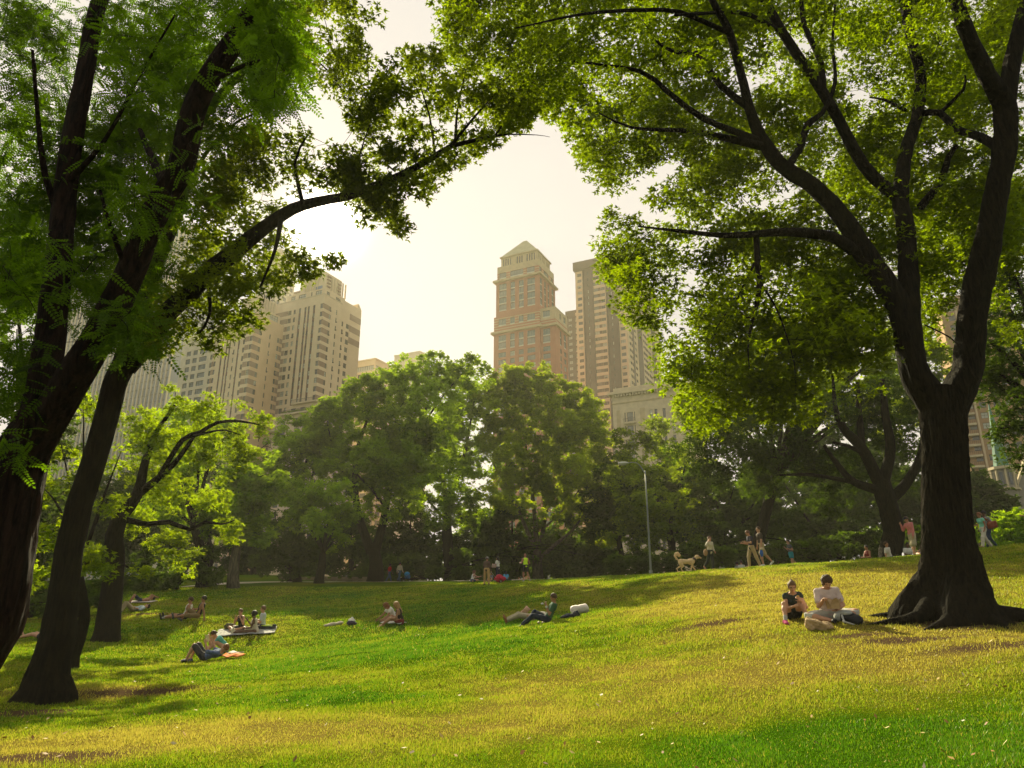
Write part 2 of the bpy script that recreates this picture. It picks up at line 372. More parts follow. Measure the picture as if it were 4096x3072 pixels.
# fallen leaves
def litter(n=900):
    rs = np.random.RandomState(5)
    Yv = np.exp(rs.uniform(math.log(5.8), math.log(40), n)); Xv = Yv * rs.uniform(-0.8, 0.8, n); Zv = gzf(Xv, Yv) + 0.035
    V, F, tt = [], [], []
    s = rs.uniform(0.012, 0.036, n); a = rs.uniform(0, 6.28, n); tx = rs.normal(0, .5, n); ty = rs.normal(0, .5, n)
    q = np.array([(-1, 0), (0, -.6), (1, 0), (0, .6)])
    for k in range(4):
        ux = (q[k, 0] * np.cos(a) - q[k, 1] * np.sin(a)) * s; uy = (q[k, 0] * np.sin(a) + q[k, 1] * np.cos(a)) * s
        V.append(np.stack([Xv + ux, Yv + uy, Zv + ux * tx + uy * ty], -1))
    V = np.stack(V, 1).reshape(-1, 3); F = np.arange(n * 4).reshape(n, 4)
    m, nt, p, out = new_mat('fallen_leaf'); at = nt.nodes.new('ShaderNodeAttribute'); at.attribute_name = 'tint'; cr = nt.nodes.new('ShaderNodeValToRGB')
    e = cr.color_ramp.elements; e[0].color = (0.13, 0.06, 0.02, 1); e[1].color = (0.62, 0.55, 0.42, 1); k = e.new(.5); k.color = (.42, .2, .04, 1); k = e.new(.75); k.color = (.5, .4, .12, 1)
    nt.links.new(at.outputs['Fac'], cr.inputs[0]); nt.links.new(cr.outputs[0], p.inputs['Base Color']); p.inputs['Roughness'].default_value = .7
    o = mesh_np('leaf_litter', V, F, [m], fattr={'tint': rs.rand(n)}); tag(o, 'small dry fallen leaves scattered over the lawn', kind='stuff')
litter()
# ---------------------------------------------------------------- bark, leaves and trees
def bark_mat(name, c1, c2, sc=1.0):
    m, nt, p, out = new_mat(name); N = nt.nodes.new; L = nt.links.new
    p.inputs['Roughness'].default_value = 0.95; p.inputs['Specular IOR Level'].default_value = 0.1
    tc = N('ShaderNodeTexCoord'); mp = N('ShaderNodeMapping'); mp.inputs['Scale'].default_value = (14 * sc, 14 * sc, 2.2 * sc); L(tc.outputs['Object'], mp.inputs[0])
    n1 = N('ShaderNodeTexNoise'); n1.inputs['Scale'].default_value = 1.3; n1.inputs['Detail'].default_value = 9; n1.inputs['Roughness'].default_value = 0.62; n1.inputs['Distortion'].default_value = 0.6; L(mp.outputs[0], n1.inputs['Vector'])
    cr = N('ShaderNodeValToRGB'); e = cr.color_ramp.elements; e[0].position = 0.36; e[0].color = (*c1, 1); e[1].position = 0.62; e[1].color = (*c2, 1)
    L(n1.outputs[0], cr.inputs[0]); L(cr.outputs[0], p.inputs['Base Color'])
    b = N('ShaderNodeBump'); b.inputs['Strength'].default_value = 1.0; b.inputs['Distance'].default_value = 0.16; L(n1.outputs[0], b.inputs['Height']); L(b.outputs[0], p.inputs['Normal'])
    return m
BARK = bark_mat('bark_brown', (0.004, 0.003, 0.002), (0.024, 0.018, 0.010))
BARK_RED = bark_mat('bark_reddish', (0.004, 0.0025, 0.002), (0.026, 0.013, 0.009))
BARK_PALE = bark_mat('bark_pale', (0.035, 0.03, 0.02), (0.14, 0.12, 0.08), .6)
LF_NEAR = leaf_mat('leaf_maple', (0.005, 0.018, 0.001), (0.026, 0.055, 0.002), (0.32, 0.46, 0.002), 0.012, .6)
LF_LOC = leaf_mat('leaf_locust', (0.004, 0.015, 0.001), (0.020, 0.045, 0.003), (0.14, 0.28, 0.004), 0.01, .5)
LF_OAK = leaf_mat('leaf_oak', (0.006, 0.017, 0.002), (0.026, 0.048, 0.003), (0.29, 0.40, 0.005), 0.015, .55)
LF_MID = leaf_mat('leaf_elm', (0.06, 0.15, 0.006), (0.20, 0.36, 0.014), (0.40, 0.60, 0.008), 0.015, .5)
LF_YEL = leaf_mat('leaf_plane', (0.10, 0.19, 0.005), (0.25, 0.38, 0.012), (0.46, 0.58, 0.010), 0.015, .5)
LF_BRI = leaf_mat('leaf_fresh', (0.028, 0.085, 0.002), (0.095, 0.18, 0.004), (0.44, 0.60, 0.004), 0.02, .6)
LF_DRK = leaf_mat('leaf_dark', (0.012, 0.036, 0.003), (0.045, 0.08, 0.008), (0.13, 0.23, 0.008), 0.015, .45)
def tmpl(kind):
    q = []
    def blade(ox, oy, a, L, w, lift=0.06, drop=0.0):
        c, s = math.cos(a), math.sin(a)
        def p(u, v, z): return (ox + u * c - v * s, oy + u * s + v * c, z)
        q.append([p(0, 0, 0), p(L * .42, -w, lift), p(L, 0, -drop), p(L * .42, w, lift)])
    if kind == 'oval': blade(0, 0, 0, 1, .27)
    elif kind == 'star':
        blade(0, 0, 0, 1, .19, .04, .12); blade(0, 0, .95, .72, .16, .04, .1); blade(0, 0, -.95, .72, .16, .04, .1)
        blade(0.02, 0, 0.1, .5, .30, .05)
    elif kind == 'pinnate':
        for i in range(7):
            x = 0.12 + i * 0.125; z = -0.28 * x * x
            for s in (-1, 1):
                k = len(q); blade(x, 0.01 * s, s * 1.2, .21 * (1 - .03 * i), .062, .006, .03)
                q[k] = [(a, b, c + z) for a, b, c in q[k]]
        k = len(q); blade(.98, 0, 0, .2, .06, .01); q[k] = [(a, b, c - .28) for a, b, c in q[k]]
        q.append([(0, -.008, 0), (.98, -.006, -.27), (.98, .006, -.27), (0, .008, 0)])
    elif kind == 'tuft':           # a leafy twig end, for trees too far away to show single leaves
        for a, L, z in ((0, 1, -.1), (1.2, .8, .1), (-1.3, .8, .05), (2.6, .6, .2)): 
            k = len(q); blade(0, 0, a, L, .26, .12, .1); q[k] = [(u, v, w + z * u) for u, v, w in q[k]]
    return np.array(q, np.float32)          # (k,4,3)
TMPL = {k: tmpl(k) for k in ('oval', 'star', 'pinnate', 'tuft')}
def leaf_cloud(C, rad, per, kind, size, rs, up=0.55, out=0.6, flat=0.65, tvar=0.16, tintc=None, droop=0.0):
    """C cluster centres, rad cluster radius, per leaves in each -> vertices, faces, tint"""
    C = np.asarray(C); n = len(C); rad = np.asarray(rad) * np.ones(n)
    idx = np.repeat(np.arange(n), per); k = len(idx)
    d = rs.normal(0, 1, (k, 3)); d /= np.linalg.norm(d, axis=1)[:, None] + 1e-9
    r = rs.rand(k) ** 0.45
    off = d * r[:, None] * rad[idx][:, None] * np.array((1, 1, flat)); P = C[idx] + off
    nrm = rs.normal(0, 1, (k, 3)) + np.array((0, 0, up * 3)); nrm /= np.linalg.norm(nrm, axis=1)[:, None]
    h = d * out + rs.normal(0, .7, (k, 3)) + np.array((0, 0, -droop)); h -= nrm * (h * nrm).sum(1)[:, None]; h /= np.linalg.norm(h, axis=1)[:, None] + 1e-9
    b = np.cross(nrm, h); s = rs.uniform(size[0], size[1], k)
    Tm = TMPL[kind]; q = len(Tm)
    V = (P[:, None, None, :] + s[:, None, None, None] * (Tm[None, ..., 0:1] * h[:, None, None, :] + Tm[None, ..., 1:2] * b[:, None, None, :] + Tm[None, ..., 2:3] * nrm[:, None, None, :]))
    V = V.reshape(-1, 3).astype(np.float32); F = np.arange(k * q * 4, dtype=np.int32).reshape(-1, 4)
    tc = (rs.rand(n) if tintc is None else tintc)[idx]
    t = np.clip(0.10 + 0.75 * tc + rs.normal(0, tvar, k), 0, 1); t = np.where(rs.rand(k) < 0.006, 1.0, t)
    return V, F, np.repeat(t, q)
def jit_tube(mb, pts, r0, r1, n=5, step=None, rs=None, wob=0.05):
    pts = [np.asarray(p, float) for p in pts]; L = np.linalg.norm(pts[-1] - pts[0])
    rr = np.linspace(r0, r1, len(pts)); P, rad = catmull(pts, rr, step or max(L / 6, .12))
    if rs is not None and len(P) > 3: P[1:-1] += rs.normal(0, wob * L / len(P), (len(P) - 2, 3))
    mb.tube(P, rad, n, cap=False)
    return P
def grow_twigs(mb, nodes, C, rs, rbase=0.012, n=4, maxlen=3.0, thick=0.006):
    """join every leaf cluster to the nearest limb or earlier twig"""
    nodes = [np.asarray(p) for p in nodes]; NA = np.array(nodes); C = np.asarray(C)
    D = np.sqrt(((C[:, None, :] - NA[None, ::max(1, len(NA)//300), :]) ** 2).sum(-1)).min(1)
    buf = np.zeros((len(NA) + 3 * len(C), 3)); buf[:len(NA)] = NA; m = len(NA)
    for i in np.argsort(D):
        c = C[i]; dd = ((buf[:m] - c) ** 2).sum(1); j = int(np.argmin(dd)); L = math.sqrt(dd[j])
        if L < 0.05: continue
        a = buf[j]; mid = (a + c) / 2 + rs.normal(0, .10 * L, 3) + np.array((0, 0, .07 * L))
        r0 = rbase * (0.5 + 0.8 * min(L, maxlen)) ; 
        P, rad = catmull([a, mid, c], [r0, r0 * .7, thick * .7], max(L / 4, .15)); mb.tube(P, rad, n, cap=False)
        buf[m] = mid; buf[m+1] = c; m += 2
def in_poly(px, py, poly):
    p = np.asarray(poly, float); x1, y1 = p[:, 0], p[:, 1]; x2, y2 = np.roll(x1, -1), np.roll(y1, -1)
    c = ((y1[None] > py[:, None]) != (y2[None] > py[:, None])) & (px[:, None] < (x2 - x1)[None] * (py[:, None] - y1[None]) / ((y2 - y1)[None] + 1e-9) + x1[None])
    return c.sum(1) % 2 == 1
def crown_points(poly, Y0, Y1, n, rs, nsc=1.2, thr=0.36):
    """leaf cluster centres through a slab of crown whose outline shows as poly in the photo"""
    p = np.asarray(poly, float); out = []
    while len(out) < n:
        px = rs.uniform(p[:, 0].min(), p[:, 0].max(), 2000); py = rs.uniform(p[:, 1].min(), p[:, 1].max(), 2000); k = in_poly(px, py, p)
        for a, b in zip(px[k], py[k]):
            q = W(a, b, rs.uniform(Y0, Y1))
            if vnoise(q, nsc) > thr: out.append(q)
            if len(out) >= n: break
    return np.array(out[:n])
def trunk_wob(n_ring, flare=1.0, ridges=9, base_rings=6, seed=0, amp=0.06, rough=0.02):
    rs = np.random.RandomState(seed); ph = rs.uniform(0, 6.28, 12)
    def f(i, th):
        i = i[:, None].astype(float); th = th[None, :]
        fl = np.exp(-i / base_rings) * flare
        lobes = 0.55 + 0.45 * np.cos(5 * th + ph[0]) * .8 + .3 * np.cos(3 * th + ph[1])
        w = 1 + fl * np.maximum(lobes, .1) + amp * np.sin(3 * th + i * .13 + ph[2]) + amp * .6 * np.sin(5 * th - i * .21 + ph[3])
        rid = np.abs(np.sin(ridges * th + 1.3 * np.sin(i * .35 + ph[4]) + ph[5])) ** .6
        return w - rough * rid * 1.6 + rough * .6 * np.sin(23 * th + i * 1.7)
    return f
def limb_mesh(limbs, mb):
    """limbs: (points, radii, sides, wob) with points as 3-D"""
    nodes = []
    for pts, rr, n, wob in limbs:
        P, rad = catmull(pts, rr, 0.16 if n > 20 else .3)
        V, F = tube_np(P, rad, n, wob); i = len(mb.v); mb.v += V.tolist(); mb.f += (F + i).tolist(); mb.m += [0] * len(F)
        nodes += list(P[len(P)//5::2])
    return nodes
def make_tree(name, label, base, limbs, clusters, leaf, leafmat, bark, cat='tree', group=None, seed=1, per=40, crad=.4, kind='star', size=(.08, .12), rbase=.012, twig_n=4, droop=0.0, up=.55, flat=.65, smooth=True, skip=1.0):
    rs = np.random.RandomState(seed)
    root = tag(empty(name, base), label, cat, group)
    mb = MB(); nodes = limb_mesh(limbs, mb)
    C = np.asarray(clusters)
    grow_twigs(mb, nodes, C[rs.rand(len(C)) < skip], rs, rbase, twig_n); mb.build('trunk', bark, root, smooth=smooth)
    tc = np.clip(vnoise(C, 1.7 * crad / .4) * 1.3 - .15, 0, 1)
    V, F, t = leaf_cloud(C, crad * rs.uniform(.7, 1.25, len(C)), per, kind, size, rs, tintc=tc, droop=droop, up=up, flat=flat)
    mesh_np('crown', V, F, [leafmat], root, fattr={'tint': t})
    return root
def L3(pts):      # (px, py, Y, r) rows -> points and radii
    return [W(a, b, c) for a, b, c, r in pts], [r for a, b, c, r in pts]
def limb(pts, n=10, wob=None):
    P, r = L3(pts); return (P, r, n, wob)
def place_base(px, Y):
    r = ratio(px, 2400); return np.array((r * Y, Y, float(gzf(r * Y, Y))))
# ---- tree A: reddish leaning trunk with feathery leaves, close on the left
rs = np.random.RandomState(11)
bA = np.array((-6.55, 8.6, float(gzf(-6.55, 8.6))))
w1 = trunk_wob(0, .7, 11, 8, 1, .05, .05); w2 = trunk_wob(0, 0, 9, 8, 2, .05, .045)
A_l = [([bA - np.array((.1, 0, .3)), bA + np.array((-.0, 0, .5))] + [W(a, b, c) for a, b, c in ((-70,2500,8.55),(5,2150,8.5),(80,1850,8.5),(180,1640,8.4))], [.48, .43, .39, .36, .31, .24], 48, w1),
       limb([(120,1800,8.5,.24),(250,1580,8.3,.215),(400,1330,8.2,.19),(513,1100,8.1,.175),(613,862,8,.165),(726,663,7.9,.165),(771,464,7.8,.155),(829,331,7.7,.145),(918,199,7.6,.14),(1005,66,7.5,.13),(1060,-60,7.4,.12),(1180,-300,7.2,.08)], 32, w2),
       limb([(110,1830,8.5,.22),(160,1600,8.6,.20),(200,1320,8.7,.185),(227,1100,8.7,.17),(248,900,8.8,.16),(264,750,8.8,.155),(302,500,8.8,.14),(341,300,8.8,.13),(375,90,8.8,.12),(420,-80,8.8,.11),(470,-400,8.8,.06)], 28, w2),
       limb([(655,720,8,.07),(620,660,8.3,.055),(560,520,8.8,.035)], 8), limb([(250,900,8.8,.06),(180,700,8.6,.045),(150,450,8.3,.03),(130,200,8,.02)], 8),
       limb([(264,740,8.8,.05),(420,560,8.2,.03),(560,300,7.6,.02),(700,60,7.2,.012)], 6), limb([(829,331,7.7,.05),(980,260,7.2,.025),(1100,230,7,.012)], 6),
       limb([(513,1100,8.1,.04),(440,900,7.6,.025),(400,760,7.3,.015)], 6), limb([(330,1450,8.3,.03),(430,1300,7.9,.018),(490,1330,7.8,.01)], 6)]
PA = [[(0,0),(1120,0),(1150,110),(1120,220),(1170,360),(1090,450),(980,440),(900,520),(820,640),(760,820),(640,980),(560,1150),(420,1180),(300,1150),(180,1230),(0,1250)]]
CA = np.vstack([crown_points(PA[0], 8.8, 12.0, 820, rs, 1.1, .45), crown_points(PA[0], 6.8, 8.4, 40, rs, 1.1, .5), crown_points([(300,1180),(560,1120),(520,1280),(430,1340),(300,1300)], 8.8, 10.5, 22, rs, 1, .3),
      crown_points([(470,1250),(600,1200),(560,1400),(500,1440),(450,1390)], 7.5, 8, 14, rs, 1, .0), crown_points([(0,1300),(140,1350),(160,1560),(0,1700)], 7.5, 9.5, 18, rs, 1, .0), crown_points([(0,1700),(90,1750),(60,1950),(0,1950)], 7.5, 9, 6, rs, 1, .0),
      crown_points([(1000,-100),(1180,-100),(1180,440),(960,440)], 6.4, 8, 40, rs, 1, .2)])
_x, _y = pix(CA); CA = CA[np.hypot(_x - 1302, _y - 888) > 190]
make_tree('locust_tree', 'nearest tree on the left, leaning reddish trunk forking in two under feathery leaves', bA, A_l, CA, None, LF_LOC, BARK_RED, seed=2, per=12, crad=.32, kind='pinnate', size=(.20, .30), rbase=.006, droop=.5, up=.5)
# ---- tree B: second dark trunk on the left whose long limb crosses the sky
bB = on_ground(190, 2800, 8, 20); YB = bB[1]
w3 = trunk_wob(0, .8, 13, 2.6, 5, .05, .035); w4 = trunk_wob(0, 0, 9, 8, 6, .05, .035)
B_l = [([bB - np.array((0.05, 0, .35)), bB + np.array((0, 0, .12))] + [W(a, b, YB + c) for a, b, c in ((200,2700,0),(235,2547,0),(258,2363,0),(276,2200,0),(312,2030,0),(370,1850,0),(422,1675,0),(470,1510,0),(530,1420,0))], [.42, .38, .335, .30, .265, .25, .24, .23, .235, .235, .235], 48, w3),
       limb([(500,1470,YB,.22),(591,1363,YB,.215),(675,1245,YB,.21),(760,1169,YB,.21),(827,1093,YB-.2,.205),(886,1050,YB-.3,.20),(995,962,YB-.4,.17),(1127,862,YB-.5,.135),(1213,822,YB-.6,.12),(1326,796,YB-.7,.10),(1400,782,YB-.8,.095),(1599,703,YB-.9,.08),(1731,630,YB-1,.068),(1811,583,YB-1,.055),(1970,547,YB-1,.035),(2036,537,YB-1,.018),(2149,540,YB-1,.008),(2200,548,YB-1,.004)], 20, w4),
       limb([(470,1500,YB,.2),(540,1300,YB,.19),(600,1120,YB+.1,.185),(690,880,YB+.2,.18),(745,700,YB+.3,.17),(775,520,YB+.4,.15),(850,420,YB+.5,.12),(980,260,YB+.5,.09),(1060,60,YB+.5,.06),(1150,-150,YB+.5,.03)], 20, w4),
       limb([(1797,590,YB-1,.04),(1890,477,YB-1.2,.025),(1983,371,YB-1.4,.012)], 7), limb([(1820,577,YB-1,.035),(1831,431,YB-.8,.022),(1864,278,YB-.6,.012)], 7),
       limb([(1740,620,YB-1,.03),(1718,464,YB-1.2,.02),(1665,298,YB-1.4,.01)], 7), limb([(1977,544,YB-1,.022),(2063,437,YB-.9,.014),(2130,331,YB-.7,.008)], 6),
       limb([(980,260,YB+.5,.05),(1140,172,YB+.2,.03),(1293,265,YB-.2,.018),(1400,400,YB-.5,.01)], 7), limb([(690,880,YB+.2,.07),(820,620,YB-.6,.04),(960,480,YB-1,.025),(1150,420,YB-1.2,.015)], 8),
       limb([(1127,862,YB-.5,.06),(1100,1000,YB-1.2,.035),(1040,1150,YB-1.6,.02)], 7), limb([(827,1093,YB-.2,.05),(840,1250,YB-.8,.03),(800,1330,YB-1,.02)], 7),
       limb([(1213,822,YB-.6,.05),(1180,650,YB-1.2,.03),(1230,540,YB-1.6,.018)], 7), limb([(1500,745,YB-.9,.03),(1560,830,YB-.7,.018),(1600,910,YB-.6,.008)], 6), limb([(1450,765,YB-.8,.03),(1440,620,YB-1.2,.018),(1480,500,YB-1.4,.01)], 6)]
PB = [([(1080,0),(1480,0),(1500,60),(1430,130),(1500,200),(1560,250),(1600,330),(1540,430),(1440,500),(1360,420),(1280,330),(1150,270),(1100,120)], 105),
      ([(1540,290),(1620,230),(1740,180),(1760,260),(1700,330),(1640,360),(1590,480),(1500,560),(1420,640),(1400,560),(1460,480),(1500,380)], 42),
      ([(1640,360),(1780,300),(1900,230),(2000,300),(2100,360),(2180,440),(2060,500),(1980,560),(1900,620),(1830,670),(1740,740),(1700,700),(1660,600),(1620,480)], 105),
      ([(1400,640),(1560,600),(1640,560),(1740,640),(1700,720),(1720,780),(1650,760),(1560,760),(1590,850),(1620,930),(1540,900),(1450,920),(1390,880),(1380,760)], 70),
      ([(1000,500),(1250,540),(1330,600),(1400,700),(1340,790),(1230,860),(1240,960),(1330,1050),(1220,1110),(1140,1230),(1080,1200),(980,1310),(900,1400),(750,1370),(710,1250),(740,1080),(800,830),(860,620)], 220),
      ([(1330,600),(1420,640),(1420,740),(1340,780)], 20),
      ([(1230,980),(1330,960),(1400,1030),(1310,1080)], 9),
      ([(560,1150),(700,1100),(760,1300),(640,1450),(560,1420)], 26),
      ([(600,600),(820,450),(980,420),(960,700),(800,900),(640,900)], 55)]
CB = np.vstack([crown_points(p, YB - 1.6, YB + 2.2, n, rs, 1.0, .42) for p, n in PB])
_x, _y = pix(CB); CB = CB[np.hypot(_x - 1302, _y - 888) > 150]; _x, _y = pix(CA)
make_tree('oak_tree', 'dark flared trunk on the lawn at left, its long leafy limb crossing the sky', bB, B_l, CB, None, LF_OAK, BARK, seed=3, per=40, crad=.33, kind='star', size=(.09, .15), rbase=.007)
# ---- tree E: big trunk at the right
bE = on_ground(3800, 2478, 8, 20); YE = bE[1]
w5 = trunk_wob(0, 1.3, 19, 4.5, 9, .06, .065); w6 = trunk_wob(0, 0, 13, 8, 8, .06, .06)
E_l = [([bE - np.array((-.1, 0, .45)), bE + np.array((.08, 0, .1))] + [W(a, b, YE) for a, b in ((3818,2300),(3800,2150),(3790,1980),(3784,1800),(3774,1660),(3765,1560))], [.72, .62, .50, .455, .44, .43, .46, .44], 128, w5),
       limb([(3745,1620,YE,.34),(3690,1540,YE,.33),(3652,1464,YE,.31),(3628,1331,YE,.30),(3590,1220,YE,.28),(3530,1130,YE-.1,.27),(3463,1028,YE-.2,.25),(3363,862,YE-.4,.215),(3250,743,YE-.6,.19),(3131,663,YE-.8,.16),(3045,550,YE-1,.14),(2998,431,YE-1.2,.12),(2965,298,YE-1.5,.10),(2919,133,YE-1.8,.085),(2866,33,YE-2,.075),(2780,-120,YE-2.2,.05)], 28, w6),
       limb([(3660,1420,YE,.22),(3640,1250,YE,.235),(3630,1066,YE+.1,.225),(3618,900,YE+.2,.21),(3600,790,YE+.3,.19),(3628,597,YE+.4,.16),(3670,464,YE+.5,.15),(3681,298,YE+.6,.14),(3648,166,YE+.7,.13),(3615,0,YE+.8,.12),(3590,-200,YE+.8,.08)], 24, w6),
       limb([(3600,790,YE+.3,.16),(3496,710,YE+.1,.145),(3416,597,YE,.14),(3330,431,YE-.2,.135),(3230,278,YE-.4,.125),(3131,133,YE-.6,.115),(3058,0,YE-.8,.10),(2960,-160,YE-1,.06)], 20, w6),
       limb([(3800,1640,YE,.34),(3855,1520,YE-.1,.33),(3874,1464,YE-.1,.325),(3887,1265,YE-.3,.31),(3910,1130,YE-.5,.30),(3940,1000,YE-.7,.28),(3980,796,YE-1,.26),(4020,597,YE-1.3,.24),(4020,430,YE-1.5,.23),(3950,300,YE-1.8,.19),(3870,130,YE-2.1,.16),(3820,-20,YE-2.4,.13),(3760,-250,YE-2.6,.08)], 28, w6),
       limb([(4020,480,YE-1.4,.2),(4050,250,YE-1.6,.18),(4090,60,YE-1.8,.15),(4140,-150,YE-2,.1)], 16, w6),
       limb([(3045,584,YE-1,.10),(2866,544,YE-1.2,.075),(2760,524,YE-1.4,.055),(2527,510,YE-1.8,.03),(2395,451,YE-2,.015)], 10), limb([(2998,431,YE-1.2,.09),(2880,340,YE-1.2,.07),(2790,215,YE-1.1,.06),(2700,210,YE-1,.045),(2600,150,YE-1,.03)], 9),
       limb([(3030,560,YE-1,.08),(2819,477,YE-1.6,.065),(2700,391,YE-1.9,.058),(2660,358,YE-2,.055),(2560,285,YE-2.3,.045),(2295,245,YE-2.8,.02)], 10),
       limb([(3410,1000,YE-.3,.14),(3330,948,YE-.6,.12),(3164,928,YE-.9,.10),(3031,935,YE-1.1,.08),(2899,942,YE-1.3,.06),(2700,922,YE-1.5,.035),(2550,905,YE-1.6,.015)], 12),
       limb([(3025,940,YE-1.1,.065),(3031,1061,YE-1.1,.062),(3038,1120,YE-1.1,.06),(3025,1232,YE-1.1,.045),(3005,1298,YE-1.1,.03),(2992,1398,YE-1.1,.018),(2998,1477,YE-1.1,.008)], 9),
       limb([(3018,1053,YE-1.1,.03),(2952,1186,YE-1.4,.022),(2866,1312,YE-1.7,.015),(2839,1438,YE-1.9,.008)], 6), limb([(3040,1130,YE-1.1,.026),(3098,1219,YE-.8,.02),(3138,1318,YE-.6,.016),(3177,1451,YE-.4,.011),(3184,1564,YE-.3,.006)], 6),
       limb([(3025,1262,YE-1.1,.03),(2960,1275,YE-1.2,.018),(2900,1268,YE-1.3,.008)], 6),
       limb([(3140,680,YE-.8,.10),(3197,597,YE-.6,.095),(3230,497,YE-.5,.085),(3290,450,YE-.4,.06),(3340,330,YE-.3,.05),(3330,180,YE-.2,.04),(3340,20,YE,.03)], 10, w6),
       limb([(3681,829,YE+.2,.10),(3761,730,YE,.085),(3794,630,YE-.3,.07),(3830,580,YE-.5,.05)], 9), limb([(3665,458,YE+.5,.09),(3761,451,YE+.1,.085),(3827,517,YE-.3,.09),(3927,550,YE-.9,.1),(4000,597,YE-1.2,.11)], 10, w6), limb([(3761,451,YE+.1,.05),(3854,358,YE-.3,.035),(3860,300,YE-.5,.02)], 7),
       limb([(3290,380,YE-.3,.09),(3283,252,YE-.4,.075),(3217,99,YE-.4,.06),(3204,-20,YE-.4,.05)], 9), limb([(2919,133,YE-1.8,.06),(2766,66,YE-2.2,.05),(2660,40,YE-2.5,.045),(2360,53,YE-3.2,.03),(2060,113,YE-3.8,.012)], 9),
       limb([(3131,133,YE-.6,.06),(3000,60,YE-1.4,.05),(2900,50,YE-1.8,.04),(2700,60,YE-2.6,.03)], 8), limb([(3620,440,YE+.4,.05),(3540,400,YE+.8,.035),(3480,390,YE+1.2,.02)], 7), limb([(3700,1300,YE,.02),(3800,1350,YE-.8,.015),(3850,1400,YE-1,.008)], 5)]
# roots running over the ground
for (dx, dy, L, r) in ((-1, -.25, 1.5, .13), (-.7, -.75, 1.3, .12), (.2, -1, 1.1, .12), (.9, -.7, 1.5, .14), (1.2, .1, 1.6, .15), (-.9, .5, 1.2, .1)):
    d = np.array((dx, dy)); d /= np.linalg.norm(d); pts = []
    for t in (0.0, .35, .7, 1.0):
        x, y = bE[:2] + d * (.35 + L * t) + np.array((-d[1], d[0])) * .15 * math.sin(4 * t); pts.append(np.array((x, y, float(gzf(x, y)) + (.38, .1, .03, -.03)[int(round(t * 3))])))
    E_l.append((pts, [r * 1.5, r, r * .6, r * .25], 12, None))
PE = [([(1800,-60),(4096,-60),(4096,300),(1850,300),(1780,200),(1740,100)], 12.4, 18, 950), ([(1880,300),(4096,300),(4096,760),(2900,760),(2760,640),(2640,640),(2520,700),(2440,770),(2380,700),(2330,620),(2280,520),(2190,450),(1960,420)], 12.6, 18, 950),
      ([(2820,640),(2900,760),(4096,760),(4096,1080),(2420,1080),(2410,1000),(2420,870),(2520,800),(2640,760),(2740,700)], 12.3, 15.5, 470),
      ([(2420,1080),(3500,1080),(3560,1400),(3400,1450),(2620,1340),(2600,1320),(2490,1280),(2450,1180)], 12.0, 14.4, 300), ([(2620,1340),(3500,1380),(3560,1520),(3420,1600),(3260,1680),(3160,1700),(2980,1640),(2860,1740),(2740,1700),(2660,1560)], 11.5, 14.0, 170),
      ([(3640,760),(4096,760),(4096,1350),(3960,1350),(3900,1000),(3700,1400),(3640,1100)], 13, 18, 260)]
CE = np.vstack([crown_points(p, a + YE - 12.2, b + YE - 12.2, n, rs, 1.25, .46) for p, a, b, n in PE] + [crown_points(PE[i][0], YE - 3, YE - 1, k_, rs, 1.25, .52) for i, k_ in ((0, 40), (1, 12), (3, 25))])
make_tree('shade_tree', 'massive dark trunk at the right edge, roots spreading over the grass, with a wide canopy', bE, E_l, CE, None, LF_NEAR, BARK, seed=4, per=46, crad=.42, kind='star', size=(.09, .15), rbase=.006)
# ---- trees built from rounded leafy lobes
def lobe_tree(name, label, px, Y, lobes, tr, leafmat, bark=BARK, crad=.55, lsz=(.17, .32), per=24, dens=1.0, seed=1, group=None, limbs=None, thr=.39, kind='tuft', rbase=.02, fork=.35, cat='tree', stems=1, inner=.35):
    """lobes: (px, py, radius in photo pixels, shift in depth)"""
    rs = np.random.RandomState(seed); b = place_base(px, Y); C = []; cen = []
    for lb in lobes:
        lx, ly, lr, dY = lb[:4]; y = Y + dY; c = W(lx, ly, y); k = (y * CP + (c[2] - EYE) * SP) / FPX; rr = lr * k; cen.append((c, rr))
        n = int(dens * 4.2 * (rr / crad) ** 2 * 1.15) + 3
        d = rs.normal(0, 1, (n, 3)); d /= np.linalg.norm(d, axis=1)[:, None]; r = np.where(rs.rand(n) < inner, rs.rand(n) ** .5 * .85, rs.uniform(.86, 1.06, n))
        q = c + d * r[:, None] * rr * np.array((1, .85, .92)); q = q[vnoise(q, crad * 2.6) > thr]
        C.append(q)
    C = np.vstack(C); C = C[C[:, 2] > gzf(C[:, 0], C[:, 1]) + .1]
    lm = list(limbs or [])
    if not limbs:
        top = max(cen, key=lambda t: t[0][2])[0]; H = top[2] - b[2]; f = b + np.array((0, 0, H * fork)) + np.array(((top[0] - b[0]) * .25, 0, 0))
        lm.append(([b - np.array((0, 0, .4)), b + np.array((0, 0, .3)), (b + f) / 2 + np.array((rs.normal(0, .02 * H), 0, 0)), f], [tr * 1.5, tr * 1.15, tr, tr * .8], 14, trunk_wob(0, .35, 9, 2.5, seed, .06, .03)))
        for c, rr in cen:
            if c[2] < f[2] + .2: 
                a = (b + f) / 2 if c[2] < (b[2] + f[2]) / 2 + 1 else f
            else: a = f
            m_ = (a + c) / 2 + np.array((0, 0, .12 * np.linalg.norm(c - a))) + rs.normal(0, .06 * rr, 3)
            lm.append(([a, m_, c + np.array((0, 0, rr * .3))], [tr * .42, tr * .26, tr * .07], 7, None))
    return make_tree(name, label, b, lm, C, None, leafmat, bark, cat, group, seed, per, crad, kind, lsz, rbase, 3, skip=.5)
def blm(Y, *rows, n=10, wob=None): return limb([(a, c, Y + d, r) for a, c, d, r in rows], n, wob)
tw = trunk_wob(0, .25, 9, 3, 3, .06, .03)
